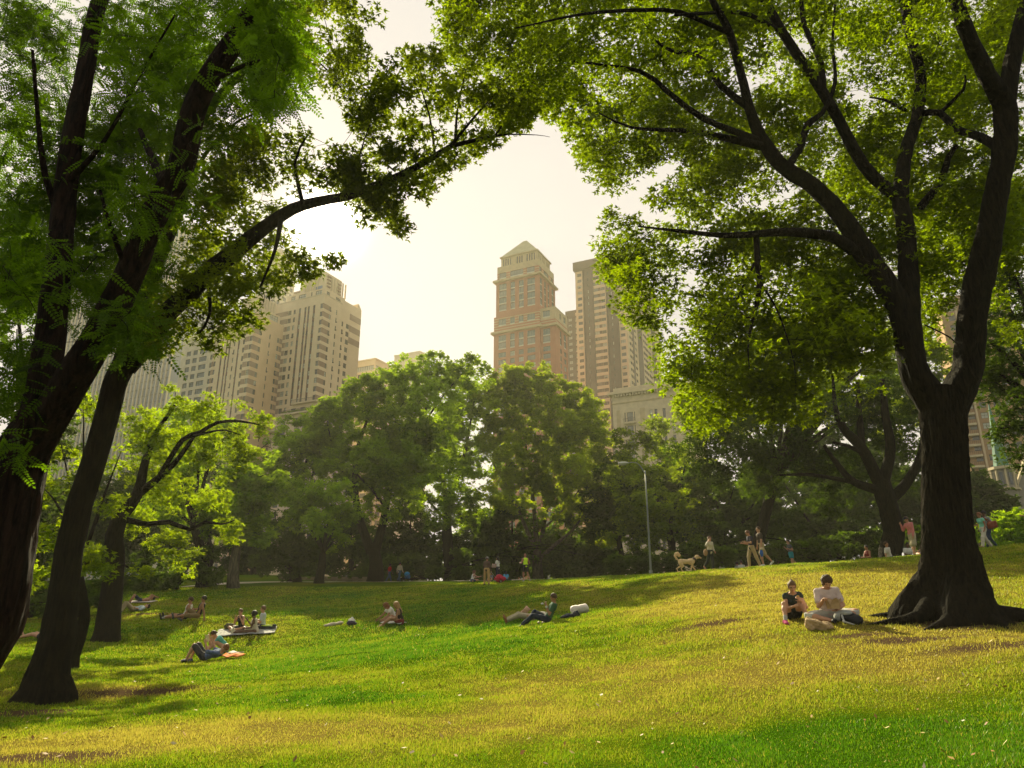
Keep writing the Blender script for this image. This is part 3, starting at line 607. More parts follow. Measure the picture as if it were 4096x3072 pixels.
# the woods behind the lawn, middle of the picture
Y = 64; b = place_base(1497, Y)
lobe_tree('elm_tree', 'tallest dark green tree behind the path, its trunk parting low into two leaning stems', 1497, Y,
   [(1500,1590,110,0),(1560,1700,160,-3),(1390,1700,130,1),(1440,1590,90,0),(1620,1530,110,0),(1720,1490,95,2),(1700,1650,150,-2),(1480,1830,150,-4),(1640,1830,150,-4),(1380,1880,110,-1),(1560,1980,120,-2),(1840,1480,80,1),(1900,1500,70,2),(1310,1650,60,0),(1280,1800,90,1),(1560,1830,120,-2),(1720,1820,110,0)], .5, LF_MID, seed=21,
   limbs=[([b - np.array((0,0,.4)), b + np.array((0,0,1.5)), W(1490,2180,Y)], [.75,.6,.5], 16, tw), blm(Y,(1485,2210,0,.45),(1440,2080,0,.36),(1420,1950,-1,.28),(1430,1800,-2,.2),(1480,1650,-1,.1)), blm(Y,(1500,2210,0,.42),(1535,2080,0,.34),(1560,1950,-1,.26),(1640,1780,-2,.18),(1720,1600,0,.1)),
          blm(Y,(1545,2030,0,.2),(1490,1960,-2,.14),(1430,1900,-4,.08)), blm(Y,(1640,1780,-2,.12),(1760,1600,0,.08),(1860,1480,1,.04)), blm(Y,(1420,1950,-1,.15),(1350,1850,0,.08),(1310,1700,0,.04))])
Y = 82; b = place_base(1797, Y)
lobe_tree('elm_tree', 'green tree with one straight thick pale grey trunk, in the middle of the woods', 1797, Y,
   [(1760,1800,130,-2),(1690,1930,90,-3),(1850,1720,110,0),(1830,1930,120,-3),(1740,2050,80,-3),(1900,1600,90,2),(1830,1530,80,2),(1920,1830,90,0),(1870,2060,70,-2),(1760,1680,90,0)], .55, LF_MID, seed=22,
   limbs=[([b - np.array((0,0,.4)), b + np.array((0,0,1)), W(1790,2150,Y), W(1785,2000,Y)], [.85,.66,.58,.5], 16, tw), blm(Y,(1785,2010,0,.4),(1770,1900,-1,.3),(1750,1800,-1,.16),(1760,1680,0,.08)), blm(Y,(1790,2010,0,.36),(1850,1850,0,.24),(1880,1700,1,.12),(1900,1580,2,.06)), blm(Y,(1780,2080,0,.2),(1700,1980,-2,.1),(1680,1900,-3,.05))])
Y = 79; b = place_base(2152, Y)
lobe_tree('plane_tree', 'yellowing tree whose pale stems fan out low, just right of the jogger in yellow', 2152, Y,
   [(2090,1540,80,0),(2030,1510,60,1),(2200,1560,80,0),(2250,1580,60,0),(2050,1660,110,0),(2190,1690,110,-2),(2360,1660,70,1),(2310,1790,110,-1),(2410,1760,60,1),(2090,1830,120,-3),(2230,1880,110,-3),(2390,1890,90,0),(2330,2000,100,-1),(2450,2010,80,0),(2030,1960,90,-2),(2420,2120,80,1),(2000,1760,80,1),(2200,2010,70,-3),(1990,1620,80,1),(2140,1480,60,2),(2300,1600,70,1),(1960,1560,60,2),(2270,1700,90,-1),(2140,1960,80,-2)], .45, LF_YEL, seed=23, dens=1.15, thr=.32,
   limbs=[([b - np.array((0,0,.4)), b + np.array((0,0,.8)), W(2148,2200,Y)], [.8,.6,.5], 16, tw), blm(Y,(2148,2220,0,.34),(2140,2080,0,.26),(2120,1900,-1,.18),(2090,1700,0,.09)), blm(Y,(2155,2210,0,.3),(2180,2060,0,.24),(2170,1900,-1,.18),(2200,1800,-1,.12),(2210,1640,0,.06)),
          blm(Y,(2140,2200,0,.26),(2090,2080,-.5,.2),(2030,1950,-1,.14),(1970,1850,0,.08)), blm(Y,(2165,2230,-.3,.26),(2230,2170,-1,.2),(2290,2120,-1.5,.16),(2340,2050,-2,.1),(2400,1960,-1,.05)), blm(Y,(2180,2060,0,.16),(2240,1920,-.5,.12),(2330,1790,0,.07)), blm(Y,(2170,2120,-.3,.14),(2260,2030,-1,.1),(2340,1930,-1,.05))], bark=BARK_PALE)
lobe_tree('linden_tree', 'soft green rounded tree below the terraces of the beige tower', 1160, 66, [(1180,1740,80,0),(1100,1830,90,0),(1230,1820,110,-2),(1080,1950,100,-3),(1180,1940,110,-5),(1300,1760,80,0),(1250,1690,60,0)], .35, LF_MID, seed=24)
lobe_tree('hornbeam_tree', 'drooping grey green tree in front of the stone balustrade', 1270, 56, [(1240,2010,80,0),(1330,1990,80,0),(1180,2050,70,0),(1290,2080,70,-2),(1380,2060,60,0),(1350,2150,60,1)], .3, LF_MID, seed=25, crad=.6)
lobe_tree('yew_tree', 'dark low evergreen at the left end of the stone balustrade', 1180, 62, [(1110,2170,70,0),(1180,2200,80,0),(1250,2210,70,0),(1060,2240,50,0),(1150,2270,50,-1),(1100,2090,60,2)], .3, LF_DRK, seed=26, crad=.6, thr=.2)
lobe_tree('maple_tree', 'bright green tree behind the lamp post', 2690, 70, [(2520,1790,85,0),(2600,1860,90,-1),(2560,2000,100,-2),(2640,1740,80,0),(2480,1900,60,1),(2680,1980,100,-1),(2600,2120,90,-1),(2500,2130,70,0),(2720,2120,80,0),(2760,1850,90,2)], .35, LF_BRI, seed=27, crad=.62,
   limbs=[([place_base(2690,70) - np.array((0,0,.3)), W(2690,2200,70), W(2670,2100,70)], [.5,.38,.3], 12, tw), blm(70,(2670,2110,0,.24),(2620,1980,-1,.15),(2560,1850,-1,.06)), blm(70,(2675,2110,0,.22),(2720,1960,0,.14),(2740,1860,1,.06)), blm(70,(2690,2210,0,.16),(2600,2180,-1,.1),(2520,2140,0,.05)), blm(70,(2690,2210,0,.14),(2780,2190,0,.08),(2840,2170,0,.04))])
lobe_tree('beech_tree', 'dark spreading tree behind the woman on the phone', 2930, 66, [(2840,2060,90,0),(2940,1980,110,0),(3050,2080,110,0),(2900,2160,90,-1),(2830,1930,90,2),(3080,1960,100,2),(3000,2200,70,-1)], .4, LF_DRK, seed=28, crad=.65)
lobe_tree('beech_tree', 'grey green tree behind the woman jogging', 3290, 62, [(3200,2060,100,0),(3320,2010,110,0),(3260,2160,90,-1),(3380,2140,80,-1),(3150,2180,70,0),(3420,2030,90,2),(3120,1930,90,3),(3280,1920,90,3),(3480,2180,60,0)], .35, LF_DRK, seed=29, crad=.6)
YF = 36.0; b = place_base(3588, YF)
lobe_tree('shade_tree', 'forked black trunk standing behind the man in the pink shirt', 3588, YF,
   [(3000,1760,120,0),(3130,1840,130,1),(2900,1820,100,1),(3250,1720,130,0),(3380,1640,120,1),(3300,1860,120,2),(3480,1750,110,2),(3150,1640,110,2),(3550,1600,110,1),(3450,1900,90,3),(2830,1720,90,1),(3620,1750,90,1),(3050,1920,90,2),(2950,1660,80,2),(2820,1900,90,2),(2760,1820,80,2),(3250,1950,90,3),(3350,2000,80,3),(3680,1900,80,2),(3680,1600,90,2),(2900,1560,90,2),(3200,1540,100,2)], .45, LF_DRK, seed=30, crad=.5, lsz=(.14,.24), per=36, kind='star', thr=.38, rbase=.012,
   limbs=[([b - np.array((0,0,0.496)), b + np.array((0,0,0.372)), W(3575,2120,YF), W(3540,1980,YF), W(3522,1928,YF)], [.66,.52,.49,.48,.46], 24, tw), blm(YF,(3522,1940,0,0.322),(3449,1796,-.5,0.273),(3376,1716,-1,0.211),(3343,1637,-1,0.124),(3330,1500,-1,0.062)), blm(YF,(3449,1796,-.5,0.186),(3436,1640,0,0.149),(3430,1530,0,0.0992)),
          blm(YF,(3530,1940,0,0.298),(3562,1796,0,0.248),(3542,1663,0,0.198),(3529,1517,0,0.124)), blm(YF,(3560,2000,0,0.273),(3620,1940,0,0.248),(3681,1829,0,0.198),(3700,1700,0,0.124)), blm(YF,(3510,1960,0,0.248),(3420,1930,-.5,0.186),(3363,1875,-1,0.149),(3297,1783,-1.5,0.0868)), blm(YF,(3449,1810,-.5,0.124),(3380,1780,-1,0.0868),(3330,1770,-1,0.062)), blm(YF,(3420,1930,-.5,0.124),(3250,1900,-1,0.0868),(3120,1900,0,0.0496))])
lobe_tree('dark_tree', 'dark leafy tree filling the right edge beyond the big trunk', 4480, 24, [(4010,1000,110,0),(4080,1180,120,0),(4000,1300,100,1),(4090,1450,120,0),(3980,1560,70,1),(4060,1650,90,0),(4090,1820,60,0),(3960,1130,90,1),(3920,1350,80,0),(3930,1480,70,1),(4040,1560,90,1),(4000,1730,50,0)], .4, LF_DRK, seed=31, crad=.42, lsz=(.12,.20), per=34, kind='star', thr=.25)
lobe_tree('linden_tree', 'sunlit yellow green tree standing just left of the forked black trunk', 3020, 44, [(2900,1500,110,0),(3030,1430,100,1),(3180,1480,110,0),(3330,1450,100,2),(2800,1620,90,0),(3080,1580,110,-1),(3300,1600,100,0),(3480,1480,90,2),(3480,1350,100,3),(3330,1300,100,3),(3650,1400,90,3),(2930,1680,90,0),(3600,1530,110,2),(3720,1620,90,2),(3560,1660,90,1),(3720,1450,90,3),(3400,1600,90,1)], .35, LF_BRI, seed=43, dens=1.5, crad=.5, lsz=(.13,.24), per=28, thr=.36)
# left side
YC = 26.5; b = place_base(452, YC)
lobe_tree('ash_tree', 'leafy green tree crowding behind the crooked tree at left', 800, 50, [(1070,1790,60,0),(990,1830,90,0),(900,1770,100,0),(800,1710,100,1),(700,1700,100,2),(1060,1920,80,0),(950,1950,100,-1),(820,1900,110,0),(700,1880,110,1),(620,1800,100,3),(760,2060,100,0),(900,2090,90,0),(1010,2040,80,0),(640,2050,100,1)], .35, LF_MID, seed=44, crad=.5, lsz=(.16,.28), per=24)
lobe_tree('cherry_tree', 'crooked dark tree behind the long left trunk, one low limb snaking out sideways', 452, YC,
   [(700,1620,85,0),(810,1630,70,0),(930,1670,70,0),(1040,1700,45,0),(640,1750,95,0),(780,1760,90,1),(880,1860,90,0),(600,1930,90,1),(740,1960,100,0),(980,1800,60,1),(560,1700,70,1),(660,2160,70,1),(760,2240,60,1),(860,2000,60,1),(530,2080,60,2),(900,2130,60,1)], .3, LF_BRI, seed=32, dens=1.35, crad=.30, lsz=(.10,.18), per=22, kind='star', thr=.42, rbase=.012,
   limbs=[([b - np.array((0,0,.4)), b + np.array((0,0,.2)), W(458,2250,YC), W(456,2139,YC), W(489,2046,YC)], [.6,.42,.34,.3,.27], 20, tw), blm(YC,(485,2060,0,.26),(548,1979,0,.2),(582,1844,0,.14),(620,1740,0,.1),(700,1620,0,.05)), blm(YC,(540,1985,0,.17),(624,1920,0,.13),(700,1850,0,.1),(780,1740,0,.06)),
          blm(YC,(470,2090,0,.13),(506,2080,0,.12),(591,2097,-.3,.10),(675,2088,-.5,.09),(760,2118,-.5,.075),(819,2088,-.5,.06),(886,2097,-.5,.035),(940,2080,-.5,.02)), blm(YC,(640,1900,0,.1),(730,1760,-.5,.09),(800,1730,-.5,.08),(870,1690,-.5,.065),(960,1685,-.5,.05),(1040,1700,-.5,.02)), blm(YC,(770,1745,-.5,.06),(830,1730,-1,.045),(900,1720,-1,.03),(960,1740,-1,.015))])
lobe_tree('young_tree', 'small tree with a pale slim trunk at the top of the lawn', 930, 49, [(950,2120,70,0),(1000,2030,70,0),(900,2040,60,0),(955,1940,70,0),(1040,2130,50,0),(880,2150,40,0)], .32, LF_MID, bark=BARK_PALE, seed=33, crad=.5, lsz=(.2,.34),
   limbs=[([place_base(930,49) - np.array((0,0,.3)), W(935,2280,49), W(945,2200,49), W(950,2100,49)], [.42,.34,.3,.18], 12, tw), blm(49,(945,2180,0,.14),(900,2050,0,.05)), blm(49,(948,2170,0,.14),(1000,2040,0,.05))])
lobe_tree('young_maple', 'sunlit bright leaves of a young maple behind the long left trunk', 330, 19, [(330,1640,80,0),(430,1640,60,0),(240,1800,80,0),(480,1830,80,0),(350,1900,70,-1),(330,2040,70,-1.5),(180,2120,80,0),(320,2250,90,-1.5),(450,2240,70,-1.5),(560,2300,32,-1),(230,2360,70,-1),(120,2300,60,0),(430,2010,50,-1),(150,1950,70,1)], .13, LF_BRI, seed=34, crad=.26, lsz=(.09,.15), per=22, kind='star', thr=.43, rbase=.008)
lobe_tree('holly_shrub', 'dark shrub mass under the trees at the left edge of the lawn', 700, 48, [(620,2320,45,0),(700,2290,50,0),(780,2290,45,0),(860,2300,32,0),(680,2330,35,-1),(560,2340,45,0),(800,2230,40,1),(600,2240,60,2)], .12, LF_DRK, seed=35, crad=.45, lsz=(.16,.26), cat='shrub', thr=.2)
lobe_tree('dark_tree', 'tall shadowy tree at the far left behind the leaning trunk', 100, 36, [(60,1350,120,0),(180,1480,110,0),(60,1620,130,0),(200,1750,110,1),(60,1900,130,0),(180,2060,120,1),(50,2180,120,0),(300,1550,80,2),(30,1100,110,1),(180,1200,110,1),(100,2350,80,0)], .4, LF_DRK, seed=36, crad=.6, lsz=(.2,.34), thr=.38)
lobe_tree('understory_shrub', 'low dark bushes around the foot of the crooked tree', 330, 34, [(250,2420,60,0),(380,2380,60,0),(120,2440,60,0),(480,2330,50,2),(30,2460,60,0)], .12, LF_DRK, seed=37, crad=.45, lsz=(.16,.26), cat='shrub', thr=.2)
# fill-in woods far behind, one tree each
FAR = [(700,2020,170,95),(820,1960,150,88),(560,2000,160,80),(1000,2180,110,92),(1400,2150,150,88),(1640,2120,160,84),(1900,2140,150,86),(2050,2100,150,80),(2280,2130,150,82),(2480,1950,150,76),(2700,1930,160,78),(2880,2020,160,74),(3100,1900,190,78),(3330,1900,190,76),(3520,1900,190,76),(3750,1900,180,74),(3950,2000,120,70),(420,2050,170,70),(250,2030,170,66),(60,2050,170,62),(1230,2240,90,95)]
adj = ['behind the bridge end','rounded','broad','low','leaning','ragged','dense','narrow','hazy','deep green']
for i, (px, py, r, Yf) in enumerate(FAR):
    lb = [(px, py, r * .62, 0), (px - r * .55, py + r * .35, r * .5, 0), (px + r * .55, py + r * .3, r * .5, 0), (px, py + r * .75, r * .55, 0), (px - r * .6, py + r * .95, r * .45, 0), (px + r * .6, py + r * .95, r * .45, 0), (px, py - r * .5, r * .42, 0)]
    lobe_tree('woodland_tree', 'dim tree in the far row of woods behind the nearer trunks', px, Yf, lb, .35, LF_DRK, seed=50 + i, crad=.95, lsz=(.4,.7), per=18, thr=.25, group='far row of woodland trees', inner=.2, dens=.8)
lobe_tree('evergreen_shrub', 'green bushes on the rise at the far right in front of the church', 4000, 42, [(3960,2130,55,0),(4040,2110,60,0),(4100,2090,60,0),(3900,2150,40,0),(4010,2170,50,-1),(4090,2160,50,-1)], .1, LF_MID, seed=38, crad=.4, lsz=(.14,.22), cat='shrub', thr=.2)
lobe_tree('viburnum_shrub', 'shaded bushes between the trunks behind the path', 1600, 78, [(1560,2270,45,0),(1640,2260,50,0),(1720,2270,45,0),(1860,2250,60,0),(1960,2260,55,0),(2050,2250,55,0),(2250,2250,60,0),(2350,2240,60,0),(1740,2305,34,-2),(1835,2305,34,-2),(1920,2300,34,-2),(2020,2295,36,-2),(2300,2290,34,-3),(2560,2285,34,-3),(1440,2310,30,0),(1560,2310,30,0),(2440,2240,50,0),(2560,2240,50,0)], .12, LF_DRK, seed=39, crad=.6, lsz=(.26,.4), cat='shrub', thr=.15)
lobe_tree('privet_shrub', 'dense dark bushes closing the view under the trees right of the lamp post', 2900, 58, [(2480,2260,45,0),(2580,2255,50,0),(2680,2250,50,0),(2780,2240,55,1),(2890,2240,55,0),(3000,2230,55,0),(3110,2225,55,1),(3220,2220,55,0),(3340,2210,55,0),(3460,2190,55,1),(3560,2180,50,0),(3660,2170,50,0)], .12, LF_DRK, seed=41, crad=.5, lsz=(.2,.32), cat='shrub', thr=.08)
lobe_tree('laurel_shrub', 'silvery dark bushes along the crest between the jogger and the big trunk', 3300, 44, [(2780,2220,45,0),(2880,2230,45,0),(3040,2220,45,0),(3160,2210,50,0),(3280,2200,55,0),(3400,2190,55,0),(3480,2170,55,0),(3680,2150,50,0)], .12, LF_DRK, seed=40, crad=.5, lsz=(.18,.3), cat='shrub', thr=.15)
# ---------------------------------------------------------------- the towers beyond the park
UA = np.array((math.sin(R(-64)), math.cos(R(-64)), 0.0)); UB = np.array((math.sin(R(26)), math.cos(R(26)), 0.0)); UZ = np.array((0, 0, 1.0))
def tanv(px, py):
    dy = (1536.0 - py) / FPX; return (SP + dy * CP) / (CP - dy * SP)
def solve(C, u, px, py):
    r = ratio(px, py); return (r * C[1] - C[0]) / (u[0] - r * u[1])
def hgt(P, px, py): return EYE + P[1] * tanv(px, py)
def brick(name, c1, c2, mortar, sc=1.0):
    m, nt, p, out = new_mat(name); N = nt.nodes.new; L = nt.links.new; p.inputs['Roughness'].default_value = .9; p.inputs['Specular IOR Level'].default_value = .15
    tc = N('ShaderNodeTexCoord'); nz = N('ShaderNodeTexNoise'); nz.inputs['Scale'].default_value = .35 * sc; nz.inputs['Detail'].default_value = 8; L(tc.outputs['Object'], nz.inputs['Vector'])
    wv = N('ShaderNodeTexWave'); wv.bands_direction = 'Z'; wv.inputs['Scale'].default_value = 1.6 * sc; wv.inputs['Distortion'].default_value = .4; wv.inputs['Detail'].default_value = 2; L(tc.outputs['Object'], wv.inputs['Vector'])
    cr = N('ShaderNodeValToRGB'); cr.color_ramp.elements[0].color = (*c1, 1); cr.color_ramp.elements[1].color = (*c2, 1); cr.color_ramp.elements[0].position = .3; cr.color_ramp.elements[1].position = .72; L(nz.outputs[0], cr.inputs[0])
    mx = N('ShaderNodeMixRGB'); mx.inputs[2].default_value = (*mortar, 1); ml = N('ShaderNodeMath'); ml.operation = 'MULTIPLY'; ml.inputs[1].default_value = .35; L(wv.outputs[0], ml.inputs[0]); L(ml.outputs[0], mx.inputs[0]); L(cr.outputs[0], mx.inputs[1]); L(mx.outputs[0], p.inputs['Base Color'])
    return m
BEIGE = brick('brick_beige', (.64, .51, .33), (.74, .60, .40), (.62, .52, .36)); BEIGE_D = brick('brick_taupe', (.27, .185, .12), (.33, .23, .155), (.25, .19, .13)); SP_BR = mat('spandrel_brown', (.13, .065, .045), .7, .25, .8)
STONE = mat('limestone', (.56, .46, .30), .85, .12, .7, .2); PALE = mat('pale_stone', (.60, .53, .40), .85, .08, .5); REDB = brick('brick_red', (.34, .125, .065), (.43, .165, .09), (.38, .19, .11)); TANB = mat('tan_stone', (.46, .36, .21), .85, .12, .7)
BRN = brick('brick_brown', (.115, .085, .065), (.155, .115, .085), (.13, .1, .08)); CRM = brick('brick_cream', (.56, .42, .27), (.66, .50, .33), (.56, .46, .32)); COPPER = mat('copper_roof', (.36, .33, .17), .6, .15, .5); VERD = mat('verdigris', (.08, .19, .14), .7, .2, 2)
def glass(name, c, r=.12):
    m, nt, p, out = new_mat(name); p.inputs['Base Color'].default_value = (*c, 1); p.inputs['Roughness'].default_value = r; p.inputs['Specular IOR Level'].default_value = .9; return m
G_D = glass('glass_dark', (.05, .055, .05)); G_M = glass('glass_grey', (.16, .17, .14)); G_L = glass('glass_blind', (.42, .42, .34), .3); G_T = glass('glass_teal', (.09, .14, .12)); FRM = mat('window_frame', (.10, .085, .06), .6, .1); FRW = mat('frame_pale', (.5, .48, .4), .6, .05); RAIL = mat('balcony_rail', (.07, .045, .035), .6, .1); GREENS = mat('terrace_green', (.035, .07, .02), .9, .3, 3)
def window_mesh(O, u, n, w, h, kind, rs, gm=None):
    """a recessed window: pane, frame, rails; O lower left corner on the wall plane, n outward"""
    mb = MB(); back = O - n * .28; fr = FRM; g = gm or (G_D, G_M, G_L)[rs.choice(3, p=(.42, .36, .22))]
    mb.quad(back, back + u * w, back + u * w + UZ * h, back + UZ * h, 0); t = .09; d = n * .08
    f = back + n * .01
    mb.box(f, u * w, d, UZ * t, 1); mb.box(f + UZ * (h - t), u * w, d, UZ * t, 1); mb.box(f + UZ * t, u * t, d, UZ * (h - 2 * t), 1); mb.box(f + UZ * t + u * (w - t), u * t, d, UZ * (h - 2 * t), 1)
    if kind == 'bay':
        k = max(2, int(round(w / 1.15)))
        for i in range(1, k): mb.box(f + u * (w * i / k - .05) + UZ * t, u * .1, d * 1.1, UZ * (h - 2 * t), 1)
        mb.box(f + UZ * .03 + n * .015, u * w, d, UZ * .55, 2)
    elif kind == 'wide':
        for i in (1, 2): mb.box(f + u * (w * i / 3 - .03) + UZ * t, u * .06, d, UZ * (h - 2 * t), 1)
        mb.box(f + UZ * h * .5, u * w, d * .8, UZ * .06, 1)
    else:
        mb.box(f + UZ * h * .5 + u * t, u * (w - 2 * t), d * .8, UZ * .07, 1)
        if w > 1.25: mb.box(f + u * (w / 2 - .03) + UZ * t, u * .06, d * .9, UZ * (h - 2 * t), 1)
        if rs.rand() < .13: mb.box(O - UZ * .0 + u * w * .25 - n * .2, u * w * .5, n * .55, UZ * .4, 1)
    return mb, [g, fr, FRW]
class Facade:
    def __init__(s, O, u, n, w, z0, z1):
        s.O = np.array((O[0], O[1], 0.0)); s.u, s.n, s.w, s.z0, s.z1 = u, n, w, z0, z1; s.win = []
    def add(s, u0, u1, z0, z1, kind='w', gm=None, first=True):
        if u1 - u0 > .15 and z0 > s.z0 + .05 and z1 < s.z1 - .05 and u0 > 0.05 and u1 < s.w - .05: s.win.append((u0, u1, z0, z1, kind, gm))
    def wall(s, mb, mfn=lambda u, z: 0, extra_u=(), extra_z=()):
        us = sorted(set([0, s.w] + [round(float(x), 3) for a in s.win for x in a[:2]] + [x for x in extra_u if 0 < x < s.w])); zs = sorted(set([round(float(s.z0), 3), round(float(s.z1), 3)] + [round(float(x), 3) for a in s.win for x in a[2:4]] + [x for x in extra_z if s.z0 < x < s.z1]))
        us = [us[0]] + [b for a, b in zip(us, us[1:]) if b - a > .001]
        flip = np.dot(np.cross(s.u, UZ), s.n) < 0
        def q(a, b, c, d, m): mb.quad(*((a, d, c, b) if flip else (a, b, c, d)), m)
        W_ = np.array([w[:4] for w in s.win]).reshape(-1, 4)
        for i in range(len(us) - 1):
            um = (us[i] + us[i+1]) / 2; col = W_[(W_[:, 0] < um) & (W_[:, 1] > um)] if len(W_) else W_
            j = 0
            while j < len(zs) - 1:
                zm = (zs[j] + zs[j+1]) / 2
                if len(col) and ((col[:, 2] < zm) & (col[:, 3] > zm)).any(): j += 1; continue
                mm = mfn(um, zm); k = j + 1
                while k < len(zs) - 1:
                    z2 = (zs[k] + zs[k+1]) / 2
                    if (len(col) and ((col[:, 2] < z2) & (col[:, 3] > z2)).any()) or mfn(um, z2) != mm: break
                    k += 1
                a, b = s.O + s.u * us[i], s.O + s.u * us[i+1]; q(a + UZ * zs[j], b + UZ * zs[j], b + UZ * zs[k], a + UZ * zs[k], mm); j = k
        for u0, u1, z0, z1, k, g in s.win:
            mm = mfn((u0 + u1) / 2, z0 - .05); a = s.O + s.u * u0 + UZ * z0; w, h = u1 - u0, z1 - z0; r = -s.n * .3; U = s.u * w; Hh = UZ * h
            q(a, a + U, a + U + r, a + r, mm); q(a + Hh + r, a + Hh + U + r, a + Hh + U, a + Hh, mm); q(a + r, a + r + Hh, a + Hh, a, mm); q(a + U, a + U + Hh, a + U + r + Hh, a + U + r, mm)
class Building:
    def __init__(s, name, label, base, cat='building', seed=0, group=None):
        s.root = tag(empty(name, (base[0], base[1], 4.0)), label, cat, group); s.rs = np.random.RandomState(seed); s.mb = MB(); s.wins = []; s.mats = []
    def m(s, mt):
        if mt not in s.mats: s.mats.append(mt)
        return s.mats.index(mt)
    def block(s, C, wa, wb, z0, z1, mt, fL=None, fR=None, mL=None, mR=None, roof=None, zx=(), ux=()):
        """box with its near corner at C, wa along the left face, wb along the right face"""
        C = np.array((C[0], C[1], 0.0)); k = s.m(mt)
        L = Facade(C, UA, -UB, wa, z0, z1); Rr = Facade(C, UB, -UA, wb, z0, z1)
        if fL: fL(L)
        if fR: fR(Rr)
        L.wall(s.mb, mL or (lambda u, z: k), ux, zx); Rr.wall(s.mb, mR or (lambda u, z: k), (), zx)
        for f in (L, Rr): s.wins += [(f, w) for w in f.win]
        a, b, c, d = C, C + UA * wa, C + UA * wa + UB * wb, C + UB * wb
        s.mb.quad(b + UZ * z0, c + UZ * z0, c + UZ * z1, b + UZ * z1, k); s.mb.quad(c + UZ * z0, d + UZ * z0, d + UZ * z1, c + UZ * z1, k)
        s.mb.quad(a + UZ * z1, b + UZ * z1, c + UZ * z1, d + UZ * z1, s.m(roof or mt))
    def rim(s, C, wa, wb, z, h, out, mt):
        """cornice or parapet ring standing proud of a block"""
        C = np.array((C[0], C[1], 0.0)) - UA * out - UB * out; k = s.m(mt)
        s.mb.box(C + UZ * z, UA * (wa + 2 * out), UB * (wb + 2 * out), UZ * h, k)
    def box(s, C, a0, a1, b0, b1, z0, z1, mt):
        C = np.array((C[0], C[1], 0.0)); s.mb.box(C + UA * a0 + UB * b0 + UZ * z0, UA * (a1 - a0), UB * (b1 - b0), UZ * (z1 - z0), s.m(mt))
    def finish(s, vis=None):
        s.mb.build('wall', s.mats, s.root)
        def seen(fw):
            f, w = fw; P = f.O + f.u * (w[0] + w[1]) / 2 + UZ * (w[2] + w[3]) / 2; x, y = pix(P)
            ok = (vis is None) or vis(x, y); return (0 if ok else 1, -(w[1] - w[0]) * (w[3] - w[2]))
        s.wins.sort(key=seen); rest = MB(); rm = []
        for i, (f, w) in enumerate(s.wins):
            O = f.O + f.u * w[0] + UZ * w[2]; mb, ms = window_mesh(O, f.u, f.n, w[1] - w[0], w[3] - w[2], w[4], s.rs, w[5])
            if i < 100: mb.build('window', ms, s.root)
            else:
                o = len(rest.v); rest.v += mb.v; rest.f += [tuple(k + o for k in q) for q in mb.f]
                for mt in ms:
                    if mt not in rm: rm.append(mt)
                rest.m += [rm.index(ms[k]) for k in mb.m]
        if rest.v: tag(rest.build('window', rm, s.root), kind='stuff')
        return s.root
def balcony(root, C, a0, a1, b0, depth, z, plants=False, face='L'):
    C = np.array((C[0], C[1], 0.0)); u, n = (UA, -UB) if face == 'L' else (UB, -UA)
    O = C + u * a0 + (UB * b0 if face == 'L' else UA * b0); mb = MB(); w = a1 - a0
    mb.box(O + UZ * z, u * w, n * depth, UZ * .55, 0); e = O + n * (depth - .12) + UZ * (z + .55)
    mb.box(e + UZ * 1.0, u * w, n * .08, UZ * .08, 1)
    k = max(2, int(w / .45))
    for i in range(k + 1): mb.box(e + u * (w * i / k - .03 * (i > 0)), u * .06, n * .06, UZ * 1.0, 1)
    o = mb.build('balcony', [STONE, RAIL], root)
    if plants:
        rs = np.random.RandomState(int(abs(z) * 10)); P = [e - n * .5 + u * x + UZ * .6 for x in np.arange(.4, w - .3, .45) if rs.rand() < .75]
        if P:
            V, F, t = leaf_cloud(np.array(P), .45, 26, 'tuft', (.18, .34), rs); mesh_np('plants', V, F, [LF_MID], o, fattr={'tint': t})
    return o
def row_windows(f, cols, zt, dz, h, n, conv):
    for i in range(n):
        for c in cols: f.add(conv(c[0]), conv(c[1]), zt - h - i * dz, zt - i * dz, c[2] if len(c) > 2 else 'w')
